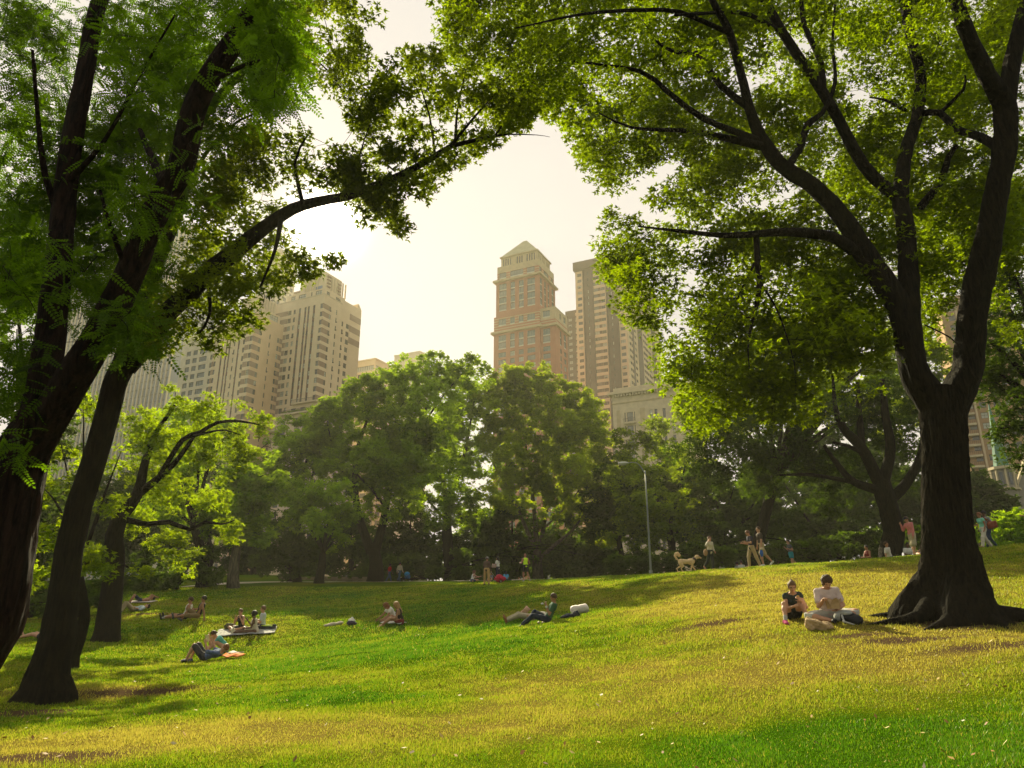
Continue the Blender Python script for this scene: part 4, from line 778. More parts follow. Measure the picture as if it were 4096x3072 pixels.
# ---- beige twin towered apartment block ----
def beige():
    C1 = W(1293, 1240, 230)[:2]; La = solve(C1, UA, 1140, 1262); Lb1 = solve(C1, UB, 1366, 1260); Lb2 = solve(C1, UB, 1450, 1290)
    zs = hgt(C1, 1296, 1177); zt = hgt(C1, 1293, 1212); dz = 3.05; g0 = 3.0
    B = Building('apartment_tower', 'tall beige brick apartment tower with striped corners and stepped terraces, below the sun', C1, seed=4)
    kb, kd, ks = B.m(BEIGE), B.m(BEIGE_D), B.m(SP_BR)
    ca = lambda px: solve(C1, UA, px, 1222 + .222 * (1293 - px)); cb = lambda px: solve(C1, UB, px, 1222 + .53 * (px - 1293))
    colL = [(1291, 1281), (1261, 1253), (1239, 1232), (1226, 1219), (1204, 1196), (1183, 1174), (1166, 1152, 'wide')]; colR = [(1318, 1325), (1344, 1349)]
    uc, u1 = ca(1291), ca(1152); ub = cb(1318)
    def inrow(z): 
        t = (zt - z) / dz; return 0 <= t and (t - math.floor(t)) * dz < 1.85
    sp = [(ca(a), ca(b)) for a, b in ((1261,1253),(1239,1232),(1226,1219),(1204,1196))]
    def mL(u, z):
        if z < zt - 19.2 * dz: return kb
        if inrow(z) and (u < uc or u > u1): return kd
        if z < zt and z > zt - 15 * dz and any(a < u < b for a, b in sp): return ks
        return kb
    mR = lambda u, z: kd if (inrow(z) and u < ub and z > zt - 19.2 * dz) else kb
    zx = [zt - i * dz - k for i in range(20) for k in (0, 1.85)]
    def FL(f): row_windows(f, colL, zt, dz, 1.85, 30, ca)
    def FR(f): row_windows(f, colR, zt, dz, 1.85, 30, cb)
    B.block(C1, La + 6, Lb1, g0, zs, BEIGE, FL, FR, mL, mR, zx=zx)
    C1b = C1 + (UB * Lb1)[:2] + (UA * .8)[:2]; zr = hgt(C1 + (UB * Lb2)[:2], 1446, 1240)
    def FR2(f):
        row_windows(f, [(1376, 1382), (1393, 1405, 'wide')], zt - 2.6, dz, 1.85, 30, lambda px: cb(px) - Lb1)
    mR2 = lambda u, z: kd if (u > cb(1412) - Lb1 and any(abs(z - (zr - 5 - 4.6 * i)) < 1.2 for i in range(3))) else kb
    B.block(C1b, La, Lb2 - Lb1, g0, zr, BEIGE, None, FR2, None, mR2, zx=[zr - 5 - 4.6 * i + e for i in range(3) for e in (-1.2, 1.2)])
    # rounded end of the slab
    Ce = C1b + (UB * (Lb2 - Lb1))[:2]
    for i in range(5):
        B.box(C1b, 0, La, Lb2 - Lb1 - 2.2, Lb2 - Lb1 - .35 - .3 * i, zr + .35 * i, zr + .35 * (i + 1), BEIGE)
    B.box(C1b, .4, La, 0, (Lb2 - Lb1) * .33, zr, zs + .5, BEIGE)
    B.rim(C1, La + 6, Lb1, zs, .4, .12, STONE)
    # penthouse storeys and ribbed crown
    zp = hgt(C1, 1293, 1143); C3 = C1 + (UA * 1.0 + UB * 1.2)[:2]
    def FP(f):
        for a, b in ((1288, 1262), (1250, 1243), (1226, 1196), (1184, 1166)): f.add(solve(C3, UA, a, 1170), solve(C3, UA, b, 1185), zs + .8, zs + 2.7, 'wide', G_L)
    def FPR(f): f.add(1.0, 2.6, zs + .6, zs + 2.4, 'w'); f.add(6, 8.5, zs - .0 + .5, zs + 2.2, 'w'); f.add(1.0, 2.6, zs + 3.8, zs + 5.6, 'w')
    Lc = solve(C3, UA, 1150, 1180); Lcb = solve(C3, UB, 1384, 1150)
    B.block(C3, Lc, Lcb, zs + .4, zp, BEIGE, FP, FPR)
    C4 = C3 + (UA * 1.0 + UB * 1.0)[:2]; L4 = solve(C4, UA, 1205, 1120); zc = hgt(C4, 1306, 1088); L4b = Lcb - 2.2
    B.block(C4, L4, L4b, zp, zc, BEIGE); B.box(C4, L4, Lc - 2, .8, L4b - 1, zp, zc - 4.5, BEIGE)
    for i in range(3): B.box(C4, L4 * .18 + i * .9, L4 * .82 - i * .9, .5 + .3 * i, L4b - 1, zc + .75 * i, zc + .75 * (i + 1), BEIGE)
    for i in range(5): B.box(C4, 3 + i * 1.5, 3.55 + i * 1.5, -.35, 0, zp + .3, zc - .6, STONE)
    for i in range(6): B.box(C4, -.35, 0, 3 + i * 1.5, 3.5 + i * 1.5, zp + .3, zc - .6, STONE)
    for i in range(4):
        z = zc - 1.6 - i * 1.3
        B.box(C4, L4 + .4, Lc - 2.4, .5, .8, z - 3.6, z - 3.1, BEIGE_D); B.box(C4, -.5, 0, .6, 2.4, z, z + .45, BEIGE_D); B.box(C4, -.5, 0, L4b - 2.6, L4b - .8, z - .8, z - .3, BEIGE_D)
    B.box(C4, 1.2, 4.0, -.35, 0, zp - 1.2, zp + 1.6, mat('blue_tarp', (.16, .22, .34), .8, .1))
    # second wing to the left, its right face turned to the inner court
    I = C1 + (UA * La)[:2]; t = solve(I, -UB, 1018, 1290); C2 = I - (UB * t)[:2]; zt2 = hgt(C2, 1018, 1308); zs2 = hgt(C2, 1018, 1250)
    c2a = lambda px: solve(C2, UA, px, 1318 + .2 * (1018 - px)); c2b = lambda px: solve(C2, UB, px, 1312 + .55 * (px - 1018))
    La2 = c2a(985)
    colL2 = [(1013, 1001, 'wide')]; colR2 = [(1038, 1048), (1078, 1083), (1109, 1117)]; e1, e2 = c2b(1038), c2b(1117)
    def inrow2(z):
        q = (zt2 - z) / dz; return 0 <= q and (q - math.floor(q)) * dz < 1.85
    kO = B.m(brick('brick_beige_sunlit', (.60, .41, .22), (.70, .49, .28), (.60, .45, .27)))  # sunlit orange of the court face painted into the beige brick colour
    mL2 = lambda u, z: kd if inrow2(z) else kb
    mR2b = lambda u, z: kd if (inrow2(z) and (u < e1 or u > e2)) else kO
    zx2 = [zt2 - i * dz - k for i in range(22) for k in (0, 1.85)]
    B.block(C2, La2, t, g0, zs2, BEIGE, lambda f: row_windows(f, colL2, zt2, dz, 1.85, 30, c2a), lambda f: row_windows(f, colR2, zt2, dz, 1.85, 30, c2b), mL2, mR2b, zx=zx2)
    C2b = C2 + (UA * La2 + UB * 1.4)[:2]; o = La2
    cols = [(975, 963), (951, 945), (933, 927), (915, 909), (903, 897), (885, 879), (862, 853)]
    sp2 = [(c2a(a) - o, c2a(b) - o) for a, b in ((951,945),(915,909),(903,897),(885,879))]; w1, w9 = c2a(963) - o, c2a(862) - o; Lx = c2a(846) - o
    mL3 = lambda u, z: kd if (inrow2(z) and (u < w1 or u > w9)) else (ks if z < zt2 and z > zt2 - 16 * dz and any(a < u < b for a, b in sp2) else kb)
    B.block(C2b, Lx, t - 1.4, g0, zs2 - 1, BEIGE, lambda f: row_windows(f, cols, zt2, dz, 1.85, 30, lambda px: c2a(px) - o), None, mL3, zx=zx2)
    # its penthouse
    C5 = C2 + (UA * 1.2 + UB * 1.6)[:2]; zc5 = hgt(C5, 1070, 1170); tb = t - 2.5
    B.block(C5, 9, tb, zs2, zs2 + 3.4, BEIGE, lambda f: f.add(.8, 5.5, zs2 + .7, zs2 + 2.8, 'wide', G_L), lambda f: (f.add(1, 2.2, zs2 + .7, zs2 + 2.8, 'w', G_L), f.add(tb - 5, tb - 1, zs2 + .7, zs2 + 2.8, 'wide', G_L)))
    B.block(C5 + (UA * 1.5 + UB * 1.5)[:2], 8, tb - 2.5, zs2 + 3.4, zc5, BEIGE)
    for i in range(5): B.box(C5 + (UA * 1.5 + UB * 1.5)[:2], -.35, 0, 2 + i * 1.3, 2.5 + i * 1.3, zs2 + 3.7, zc5 - .5, STONE)
    # stepped lower storeys with terraces
    za = hgt(C1, 1262, 1600); P1 = C1 - (UA * 3.2 + UB * 2.2)[:2]
    bigw = lambda z, cc: (lambda f: [f.add(x, x + 2.2, zz, zz + 2.0, 'wide') for zz in np.arange(z, 6, -3.4) for x in cc])
    B.block(P1, 12.5, Lb1 + 8, g0, za - 1.5, BEIGE, bigw(za - 4.6, (1.2, 5.5, 9.5)), bigw(za - 4.6, (1.5, 6, 10.5, 15)))
    zb = hgt(P1, 1290, 1655); P2 = P1 - (UA * .3 + UB * 2.4)[:2]
    B.block(P2, 17, Lb1 + 10, g0, zb, BEIGE, bigw(zb - 3.2, (2, 5.2, 11.5)), bigw(zb - 3.2, (2, 7, 12)))
    P4 = P2 + (UA * 17)[:2] + (UB * 3.2)[:2]; zd = hgt(P4, 1120, 1735)
    def FD(f):
        for zz in np.arange(zd - 4.2, 6, -4.2):
            for x in (1.2, 5.6, 10, 14.5, 19, 24): f.add(x, x + 2.4, zz, zz + 3.2, 'wide', G_M)
    B.block(P4, 30, 20, g0, zd, BEIGE, FD)
    root = B.finish(lambda x, y: y < 1760 and not (x < 900 and y < 1330))
    balcony(root, P1, .0, 11, 0, 1.0, za - 1.5); balcony(root, P1, .2, Lb1 + 6, 0, 1.0, za - 1.5, face='R')
    balcony(root, P2, .0, 13.5, 0, 1.1, zb, True); balcony(root, P2, 0.2, Lb1 + 6, 0, 1.1, zb, face='R')
    balcony(root, P2, 13.2, 19, 0, 1.4, zb - 5.2); balcony(root, P4, 1.5, 8, 0, 1.3, zd + 3.0); balcony(root, P4, 6, 16, 0, 1.5, zd - .2, True); balcony(root, P4, 16.5, 26, 0, 1.5, zd - .2)
    B.root = root
    # neighbour with wide greenish windows at the left end
    C6 = C2b + (UA * (Lx + .2) + UB * 2.5)[:2]; L6 = solve(C6, UA, 722, 1450); N_ = Building('apartment_building', 'plain cream apartment block with broad greenish windows, left of the striped tower', C6, seed=6)
    def F6(f):
        for i in range(26):
            z = zt2 - 2 - i * dz * 1.0
            for a, b in ((.08, .2), (.3, .5), (.56, .68), (.74, .86)): f.add(L6 * a, L6 * b, z - 1.9, z, 'wide', G_T)
    N_.block(C6, L6, 16, g0, zt2 + 4, PALE, F6); N_.finish(lambda x, y: y < 1560)
beige()
def foggy():
    C = W(1100, 1200, 330)[:2]; wa = solve(C, UA, 1015, 1200); wb = solve(C, UB, 1172, 1200); z1 = hgt(C, 1100, 985)
    B = Building('stone_tower', 'pale hazy stone tower half hidden behind the beige tower and leaves', C, seed=8)
    def F(f):
        for i in range(34):
            z = z1 - 6 - i * 3.4
            for x in np.arange(1.2, f.w - 2.5, 4.1): f.add(x, x + 2, z - 2.2, z, 'w', G_M)
    B.block(C, wa, wb, 3, z1 - 4, PALE, F, F); B.rim(C, wa, wb, z1 - 4, .8, .4, STONE); B.block(C + (UA * 1.5 + UB * 1.5)[:2], wa - 3, wb - 3, z1 - 3.2, z1, PALE)
    B.finish(lambda x, y: y < 1300)
foggy()
# ---- red brick tower with a pyramid roof ----
def red():
    C = W(2157, 1100, 260)[:2]; g0 = 3.0; wa = solve(C, UA, 1985, 1130); wb = solve(C, UB, 2219, 1110)
    z_c1 = hgt(C, 2157, 1097); z_top = hgt(C, 2157, 1032); z_c2 = hgt(C, 2156, 1238); z_c3 = hgt(C, 2155, 1300); dz = 3.05
    B = Building('brick_tower', 'red brick tower with tall glass bays under a shallow pyramid roof', C, seed=9)
    kr, kt = B.m(REDB), B.m(TANB)
    ca = lambda px: solve(C, UA, px, 1150); cb = lambda px: solve(C, UB, px, 1150)
    bL = [(2140, 2109), (2094.5, 2075.5), (2060, 2042), (2026, 1996.5)]; bR = [(2160, 2169), (2177, 2184), (2191, 2197), (2206, 2215)]
    def body(f, cols, cv, zt, zb):
        n = int((zt - zb) / dz)
        for i in range(n):
            for c in cols:
                a, b = cv(c[0]), cv(c[1]); f.add(a, b, zt - (i + 1) * dz + .02, zt - i * dz - .02, 'bay', (G_T, G_M)[(i * 7 + int(c[0])) % 2])
    def low(f, cols, cv, zt, off=0):
        for i in range(30):
            z = zt - i * dz
            for c in cols: f.add(cv(c[0]) + off, cv(c[1]) + off, z - 2.05, z, 'wide', (G_M, G_T, G_L)[(i * 5 + int(c[0])) % 3])
    def stripes(z): return any(a < z < a + .35 for a in np.arange(z_c3, z_c2, 1.1))
    def ms(u, z): return kt if (z > z_c3 and z < z_c2 and stripes(z)) else kr
    zx = [a + e for a in np.arange(z_c3, z_c2, 1.1) for e in (0, .35)]
    # shaft between the cornices
    B.block(C, wa, wb, z_c2, z_c1, REDB, lambda f: body(f, bL, ca, z_c1 - .8, z_c2 + .6), lambda f: body(f, bR, cb, z_c1 - .8, z_c2 + .6))
    B.rim(C, wa, wb, z_c1, .8, 1.1, TANB); B.rim(C, wa, wb, z_c1 + .8, .35, .6, TANB)
    # upper storeys
    C2 = C + (UA * .3 + UB * .3)[:2]
    def topL(f):
        for a, b in ((2140, 2109), (2094.5, 2042), (2026, 1998)):
            f.add(ca(a), ca(b), z_c1 + 1.6, z_c1 + 4.4, 'bay', G_M); f.add(ca(a), ca(b), z_c1 + 4.45, z_c1 + 7.6, 'bay', G_T)
    def topR(f):
        for a, b in ((2160, 2169), (2177, 2197), (2206, 2214)):
            f.add(cb(a), cb(b), z_c1 + 1.6, z_c1 + 4.4, 'bay', G_M); f.add(cb(a), cb(b), z_c1 + 4.45, z_c1 + 7.6, 'bay', G_T)
    mt = lambda u, z: kr if (z < z_c1 + 4.6 and not any(a < z < a + .35 for a in np.arange(z_c1 + 1, z_c1 + 4.6, 1.1))) else kt
    B.block(C2, wa - .6, wb - .6, z_c1 + 1.15, z_top, TANB, topL, topR, mt, mt, zx=[a + e for a in np.arange(z_c1 + 1, z_c1 + 4.7, 1.1) for e in (0, .35)] + [z_c1 + 4.6])
    C3 = C2 + (UA * 1.2 + UB * 1.2)[:2]; wa3, wb3 = wa - 3, wb - 3; z3 = hgt(C3, 2148, 1002)
    def small(f):
        w = f.w
        for g in (0.06, .40, .72):
            for k in range(4 if g != .4 else 3): x = w * g + k * w * .065; f.add(x, x + w * .038, z_top + .5, z3 - .6, 'w', G_D)
    B.block(C3, wa3, wb3, z_top, z3, TANB, small, small); B.rim(C3, wa3, wb3, z3, .5, .5, TANB)
    # pyramid roof
    a0 = C3 - (UA * .2 + UB * .2)[:2]; k = B.m(COPPER); P = [np.array((*(a0), z3 + .5)), np.array((*(a0 + (UA * (wa3 + .4))[:2]), z3 + .5)), np.array((*(a0 + (UA * (wa3 + .4) + UB * (wb3 + .4))[:2]), z3 + .5)), np.array((*(a0 + (UB * (wb3 + .4))[:2]), z3 + .5))]
    cen = sum(P) / 4; hz = hgt(cen, 2108, 966); e = .09; Q = [cen + (p - cen) * e for p in P]; Q = [np.array((q[0], q[1], hz)) for q in Q]
    for i in range(4): j = (i + 1) % 4; B.mb.quad(P[i], P[j], Q[j], Q[i], k)
    B.mb.quad(*Q, k)
    # wider lower shaft and the shoulder block
    C5 = C - (UA * 0 + UB * .35)[:2]; wa5 = solve(C5, UA, 1976, 1270)
    B.block(C5, wa5, wb + .5, z_c3, z_c2, REDB, lambda f: body(f, bL, ca, z_c2 - 1.2, z_c3 + .8), None, ms, ms, zx=zx)
    wS = -solve(C, UA, 2218, 1260); C6 = C - (UA * wS - UB * .8)[:2]; zS = hgt(C6, 2217, 1224); wb6 = solve(C6, UB, 2268, 1270)
    zx6 = [a + e for a in np.arange(z_c3, zS - 5, 1.1) for e in (0, .35)]
    m6 = lambda u, z: kt if z > zS - 5.2 else (kt if stripes(z) and z > z_c3 else kr)
    c6a = lambda px: solve(C6, UA, px, 1280); c6b = lambda px: solve(C6, UB, px, 1300)
    cR6 = [(2222, 2231), (2239, 2245), (2254, 2263)]
    B.block(C6, wS, wb6, z_c3, zS, REDB, lambda f: body(f, [(2200, 2171)], c6a, zS - 1.2, z_c3 + .8), lambda f: body(f, cR6, c6b, zS - 1.2, z_c3 + .8), m6, m6, zx=zx6 + [zS - 5.2])
    B.rim(C5, wa5, wb + .5, z_c3 - .9, .9, 1.0, TANB); B.rim(C6, wS, wb6, z_c3 - .95, .9, 1.0, TANB)
    B.block(C5, wa5, wb + 6, g0, z_c3 - .9, REDB, lambda f: (body(f, bL, ca, z_c3 - 1.6, z_c3 - 8), low(f, bL, ca, z_c3 - 9)), None)
    B.block(C6, wS, wb6, g0, z_c3 - .95, REDB, lambda f: (body(f, [(2200, 2171)], c6a, z_c3 - 1.6, z_c3 - 8), low(f, [(2200, 2171)], c6a, z_c3 - 9)), lambda f: (body(f, cR6, c6b, z_c3 - 1.6, z_c3 - 8), low(f, cR6, c6b, z_c3 - 9)))
    B.finish(lambda x, y: y < 1600)
red()
# ---- brown and cream slab ----
def brown():
    C = W(2508, 1307, 300)[:2]; g0 = 3.0; wa = solve(C, UA, 2304, 1225); wb = solve(C, UB, 2651, 1550); zt = hgt(C, 2508, 1012); dz = 3.1
    B = Building('apartment_slab', 'tall brown and cream slab block with a dark parapet, right of the red brick tower', C, seed=12)
    kb, kc = B.m(BRN), B.m(CRM); ca = lambda px: solve(C, UA, px, 1250); cb = lambda px: solve(C, UB, px, 1450)
    cols = [(2497, 2479), (2451, 2445), (2423, 2406), (2396, 2377), (2358, 2353), (2330, 2313)]
    s1, s2, s3, s4 = ca(2472), ca(2429), ca(2375), ca(2337); z0 = zt - 6.0
    def row(z): q = (z0 - z) / dz; return (q - math.floor(q)) * dz < 1.6
    g1, g2 = ca(2423), ca(2377)
    def mL(u, z):
        if z > z0 + 1.2: return kb
        if u < s1 or u > s4: return kc
        if s2 < u < s3: return kb if (row(z) and g1 < u < g2) else kc
        return kb
    us = [s1, s2, s3, s4]; zx = [z0 + 1.2] + [z0 - i * dz - e for i in range(34) for e in (0, 1.6)]
    def FR(f):
        for i in range(34):
            for a, b in ((.05, .10), (.19, .24), (.44, .48), (.54, .58), (.64, .68), (.86, .92)): f.add(wb * a, wb * b, z0 - i * dz - 1.5, z0 - i * dz, 'w')
    dk = [(.13, .18), (.28, .42), (.71, .84)]
    mR = lambda u, z: kb if (z > z0 + 1.2 or any(a * wb < u < b * wb for a, b in dk)) else (kb if row(z) and any(a * wb < u < b * wb for a, b in ((.10, .13), (.48, .54), (.58, .64))) else kc)
    C_ = np.array((C[0], C[1], 0.0)); L = Facade(C_, UA, -UB, wa, g0, zt); row_windows(L, cols, z0, dz, 1.55, 33, ca); L.wall(B.mb, mL, us, zx)
    Rr = Facade(C_, UB, -UA, wb, g0, zt); FR(Rr); Rr.wall(B.mb, mR, [x * wb for p in dk for x in p], zx)
    for f in (L, Rr): B.wins += [(f, w) for w in f.win]
    a, b, c, d = C_, C_ + UA * wa, C_ + UA * wa + UB * wb, C_ + UB * wb
    B.mb.quad(b + UZ * g0, c + UZ * g0, c + UZ * zt, b + UZ * zt, kc); B.mb.quad(c + UZ * g0, d + UZ * g0, d + UZ * zt, c + UZ * zt, kc); B.mb.quad(a + UZ * zt, b + UZ * zt, c + UZ * zt, d + UZ * zt, kb)
    for u0, u1 in ((0, .5), (wa - .5, wa)): pass
    B.rim(C, wa, wb, zt - 4.2, 4.3, .8, BRN)
    for x in (s1, s2, s3, s4): B.box(C, x - .25, x + .25, -.5, -.003, g0, zt - 4.2, BRN)
    # lower wing on the left
    C2 = C + (UA * (wa + .3) + UB * 6)[:2]; w2 = solve(C2, UA, 2262, 1300); z2 = hgt(C2, 2300, 1236); k2 = [(0.1, .32), (.56, .8)]
    B.block(C2, w2, 14, g0, z2, BRN, lambda f: [f.add(w2 * p, w2 * q, z2 - 4 - i * dz - 1.5, z2 - 4 - i * dz, 'w', G_L) for i in range(28) for p, q in k2], None, lambda u, z: kc if (u < w2 * .42 and not row(z)) else kb, zx=zx)
    B.finish(lambda x, y: y < 1650 and (x < 2480 or y > 1280))
brown()
def beaux():
    C = W(2760, 1540, 205)[:2]; wa = solve(C, UA, 2449, 1590); g0 = 3.0; zt = hgt(C + (UA * wa)[:2], 2449, 1578)
    B = Building('stone_mansion', 'ornate tan stone building with a bracketed cornice and small iron balconies', C, seed=15)
    ca = lambda px: solve(C, UA, px, 1680)
    def F(f):
        for i in range(10):
            z = zt - 6.4 - i * 4.3
            for a, b in ((2503, 2499), (2541, 2537), (2533, 2509)): f.add(ca(a if a > b else b), ca(b if a > b else a), z - 3.0, z, 'wide' if abs(a - b) > 10 else 'w', G_M)
            for a, b in ((2612, 2600), (2632, 2620), (2665, 2653), (2700, 2688)): f.add(ca(a), ca(b), z - 3.0, z, 'w')
    B.block(C, wa, 20, g0, zt, STONE, F)
    zc = zt - 3.3; B.rim(C, wa, 20, zt, .5, .9, STONE); B.rim(C, wa, 20, zt + .5, 1.4, -.3, STONE); B.rim(C, wa, 20, zc, .35, .25, TANB); B.rim(C, wa, 20, zt - .4, .38, 1.25, STONE)
    for i in range(int(wa / .95)): B.box(C, i * .95 + .2, i * .95 + .62, -1.0, -.002, zt - 1.2, zt - .42, STONE)
    for a, b in ((2482, 2468), (2582, 2562)): B.box(C, ca(a), ca(b), -.12, -.003, zt - 26, zt - 5.5, TANB)
    r = B.finish(lambda x, y: x < 2700 and y < 1760)
    balcony(r, C, ca(2545), ca(2497), 0, 1.1, zt - 10.2); balcony(r, C, wa - 14, wa - .4, 0, .9, zt - 15.2)
    # roof garden
    rs = np.random.RandomState(3); P = np.array([np.array((*C, 0)) + UA * (wa * f_) + UB * 3 + UZ * (zt + 2.6) for f_ in (.42, .45, .55, .58, .36)]); V, Fc, t = leaf_cloud(P, .8, 60, 'tuft', (.25, .45), rs); mesh_np('roof_plants', V, Fc, [LF_MID], r, fattr={'tint': t})
beaux()
def plain(name, label, pxc, pyc, D, pxl, pxr, mt, strip=False, seed=1, cols=None, top=0, fl=3.4):
    C = W(pxc, pyc, D)[:2]; wa = solve(C, UA, pxl, pyc); wb = solve(C, UB, pxr, pyc); z = hgt(C, pxc, pyc); B = Building(name, label, C, seed=seed)
    def F(f):
        for i in range(30):
            zz = z - 2.4 - i * fl
            if strip and i == 0: f.add(.6, f.w - .6, zz - 2.4, zz, 'bay', G_L)
            elif cols:
                for x in np.arange(1, f.w - cols, cols * 1.6): f.add(x, x + cols, zz - fl * .6, zz, 'wide' if cols > 2 else 'w')
    B.block(C, wa, wb, 3, z, mt, F, F); B.rim(C, wa, wb, z, .6, .25, mt)
    if top: B.block(C + (UA * wa * .3 + UB * wb * .2)[:2], wa * .4, wb * .5, z + .6, z + .6 + top, mt)
    B.finish(lambda x, y: y < 1530)
plain('office_block', 'low flat beige block with a glazed top storey beside the big tower', 1502, 1437, 285, 1405, 1582, BEIGE, True, 21, 3.0)
plain('office_block', 'plain windowless cream block just above the treetops', 1680, 1408, 340, 1579, 1720, PALE, False, 22, None)
def glasstower():
    C = W(690, 1450, 340)[:2]; wa = solve(C, UA, 150, 1450); z = hgt(C, 690, 900); B = Building('glass_tower', 'grey glass skyscraper with pale vertical fins behind the left trees', C, seed=23)
    gm = glass('curtain_glass', (.20, .23, .25), .2); B.block(C, wa, 26, 3, z, gm)
    for x in np.arange(0, wa, 3.1): B.box(C, x, x + .55, -.7, -.003, 3, z, PALE)
    for i in range(40): B.box(C, 0.01, wa - .01, -.25, -.002, 6 + i * 3.9, 6.5 + i * 3.9, G_M)
    B.finish()
glasstower()
# ---- the right edge: apartment house with balconies, and a stone church ----
def rightside():
    C = W(4150, 1700, 185)[:2]; C = np.array(C); uL = UA
    wa = solve(C, UA, 3860, 1750); z = hgt(C, 4000, 1150); B = Building('apartment_house', 'tan brick apartment house with rounded white balconies at the right edge', C, seed=31)
    def F(f):
        for i in range(24):
            zz = z - 3 - i * 2.95
            for fr in (.12, .25, .42, .62, .8): f.add(wa * fr, wa * fr + 1.7, zz - 1.7, zz, 'w')
    B.block(C, wa, 20, 3, z, brick('brick_tan', (.34, .20, .10), (.42, .25, .13), (.35, .25, .15)), F); 
    B.box(C, solve(C, UA, 3935, 1800) - .25, solve(C, UA, 3935, 1800) + .25, -.8, -.003, 3, z, CRM)
    r = B.finish(lambda x, y: x < 4100 and y > 1300)
    a = solve(C, UA, 3925, 1800)
    for i in range(21):
        zz = 8 + i * 2.95; balcony(r, C, a, min(a + 5.2, wa), 0, 1.4, zz)
    # church
    Cc = W(4030, 1980, 105)[:2]; Bc = Building('stone_church', 'grey stone church with an octagonal turret and green spire at the far right', Cc, cat='church', seed=32)
    CH = brick('church_stone', (.22, .20, .17), (.34, .31, .26), (.2, .18, .15), 2.5); tw_ = 1.55; x0, y0 = Cc; mb = Bc.mb; k = Bc.m(CH); kv = Bc.m(VERD); kd = Bc.m(G_D); ks = Bc.m(STONE)
    zt = hgt(Cc, 4025, 1880); zm = hgt(Cc, 4025, 1955); zsp = hgt(Cc, 4025, 1600)
    def octa(r, z, ph=math.pi / 8): return [(x0 + r * math.cos(ph + i * math.pi / 4), y0 + r * math.sin(ph + i * math.pi / 4), z) for i in range(8)]
    def ring(r0, z0, r1, z1, m):
        A, B_ = octa(r0, z0), octa(r1, z1)
        for i in range(8): j = (i + 1) % 8; mb.quad(A[i], A[j], B_[j], B_[i], m)
    ring(1.6, 3, 1.5, zm - .3, k); ring(1.9, zm - .3, 1.9, zm, ks); ring(1.5, zm, 1.45, zt, k); ring(1.8, zt, 1.8, zt + .4, ks); ring(1.05, zt + .4, .02, zsp, kv); ring(1.5, zm - .3, 1.9, zm - .3, ks); ring(1.9, zm, 1.5, zm, ks); ring(1.45, zt, 1.8, zt, ks); ring(1.8, zt + .4, 1.05, zt + .4, ks)
    for i in range(8):
        an = math.pi / 8 + i * math.pi / 4; mb.tube([(x0 + 1.5 * math.cos(an), y0 + 1.5 * math.sin(an), zm + .05), (x0 + 1.5 * math.cos(an), y0 + 1.5 * math.sin(an), zt - .02)], .14, 6, ks)
        a2 = i * math.pi / 4; c, s = math.cos(a2), math.sin(a2); P = np.array((x0 + 1.4 * c, y0 + 1.4 * s, zm + .4)); t_ = np.array((-s, c, 0)); mb.box(P - t_ * .22, t_ * .44, np.array((c, s, 0)) * .06, UZ * (zt - zm - .9), kd)
    # nave with gable behind and to the right of the turret
    g = np.array((x0 + 1.2, y0 + .4, 3.0)); rr = np.array((1, .12, 0)); W2 = 9.0; ze = zm - .6; zp = ze + 7.5
    gp = [g, g + rr * W2, g + rr * W2 + UZ * (ze - 3), g + rr * W2 / 2 + UZ * (zp - 3), g + UZ * (ze - 3)]; dpt = np.array((.78, 1, 0)) * 12
    mb.poly(gp, k); mb.quad(gp[0], gp[0] + dpt, gp[4] + dpt, gp[4], k); mb.quad(gp[1] + dpt, gp[1], gp[2], gp[2] + dpt, k)
    e = UZ * .35; mb.quad(gp[4] + e - rr * .4, gp[4] + dpt + e - rr * .4, gp[3] + dpt + e, gp[3] + e, kv); mb.quad(gp[3] + e, gp[3] + dpt + e, gp[2] + dpt + e + rr * .4, gp[2] + e + rr * .4, kv)
    for A_, B_ in ((gp[4], gp[3]), (gp[3], gp[2])):
        mb.box(A_ - np.array((0, .5, .1)), B_ - A_, np.array((0, .6, 0)), UZ * .7, ks)
    # leaning buttress left of the turret, low wall and roof
    b0 = np.array((x0 - 1.5, y0 - .6, 3.0)); zb = zm - 3.2
    bp = [b0, b0 - np.array((3.4, 0, 0)), b0 - np.array((3.4, 0, 0)) + UZ * .9, b0 + UZ * (zb - 3)]
    mb.poly(bp[::-1], ks); mb.poly([p + np.array((0, .8, 0)) for p in bp], ks); mb.quad(bp[3], bp[2], bp[2] + np.array((0, .8, 0)), bp[3] + np.array((0, .8, 0)), ks)
    Bc.finish()
    Cw = W(3925, 2040, 118); zz = hgt(Cw, 3925, 2018); hB = Building('brick_shed', 'low brown brick building with a green eave behind the right trunk', Cw[:2], seed=33)
    hB.box(Cw[:2] - np.array((0, 0)), -5, 6, 0, 8, 3, zz, BRN); hB.box(Cw[:2], -5.2, 6.2, -.4, -.01, zz - 1.8 - 1.2, zz - 2.6, VERD); hB.finish()
rightside()
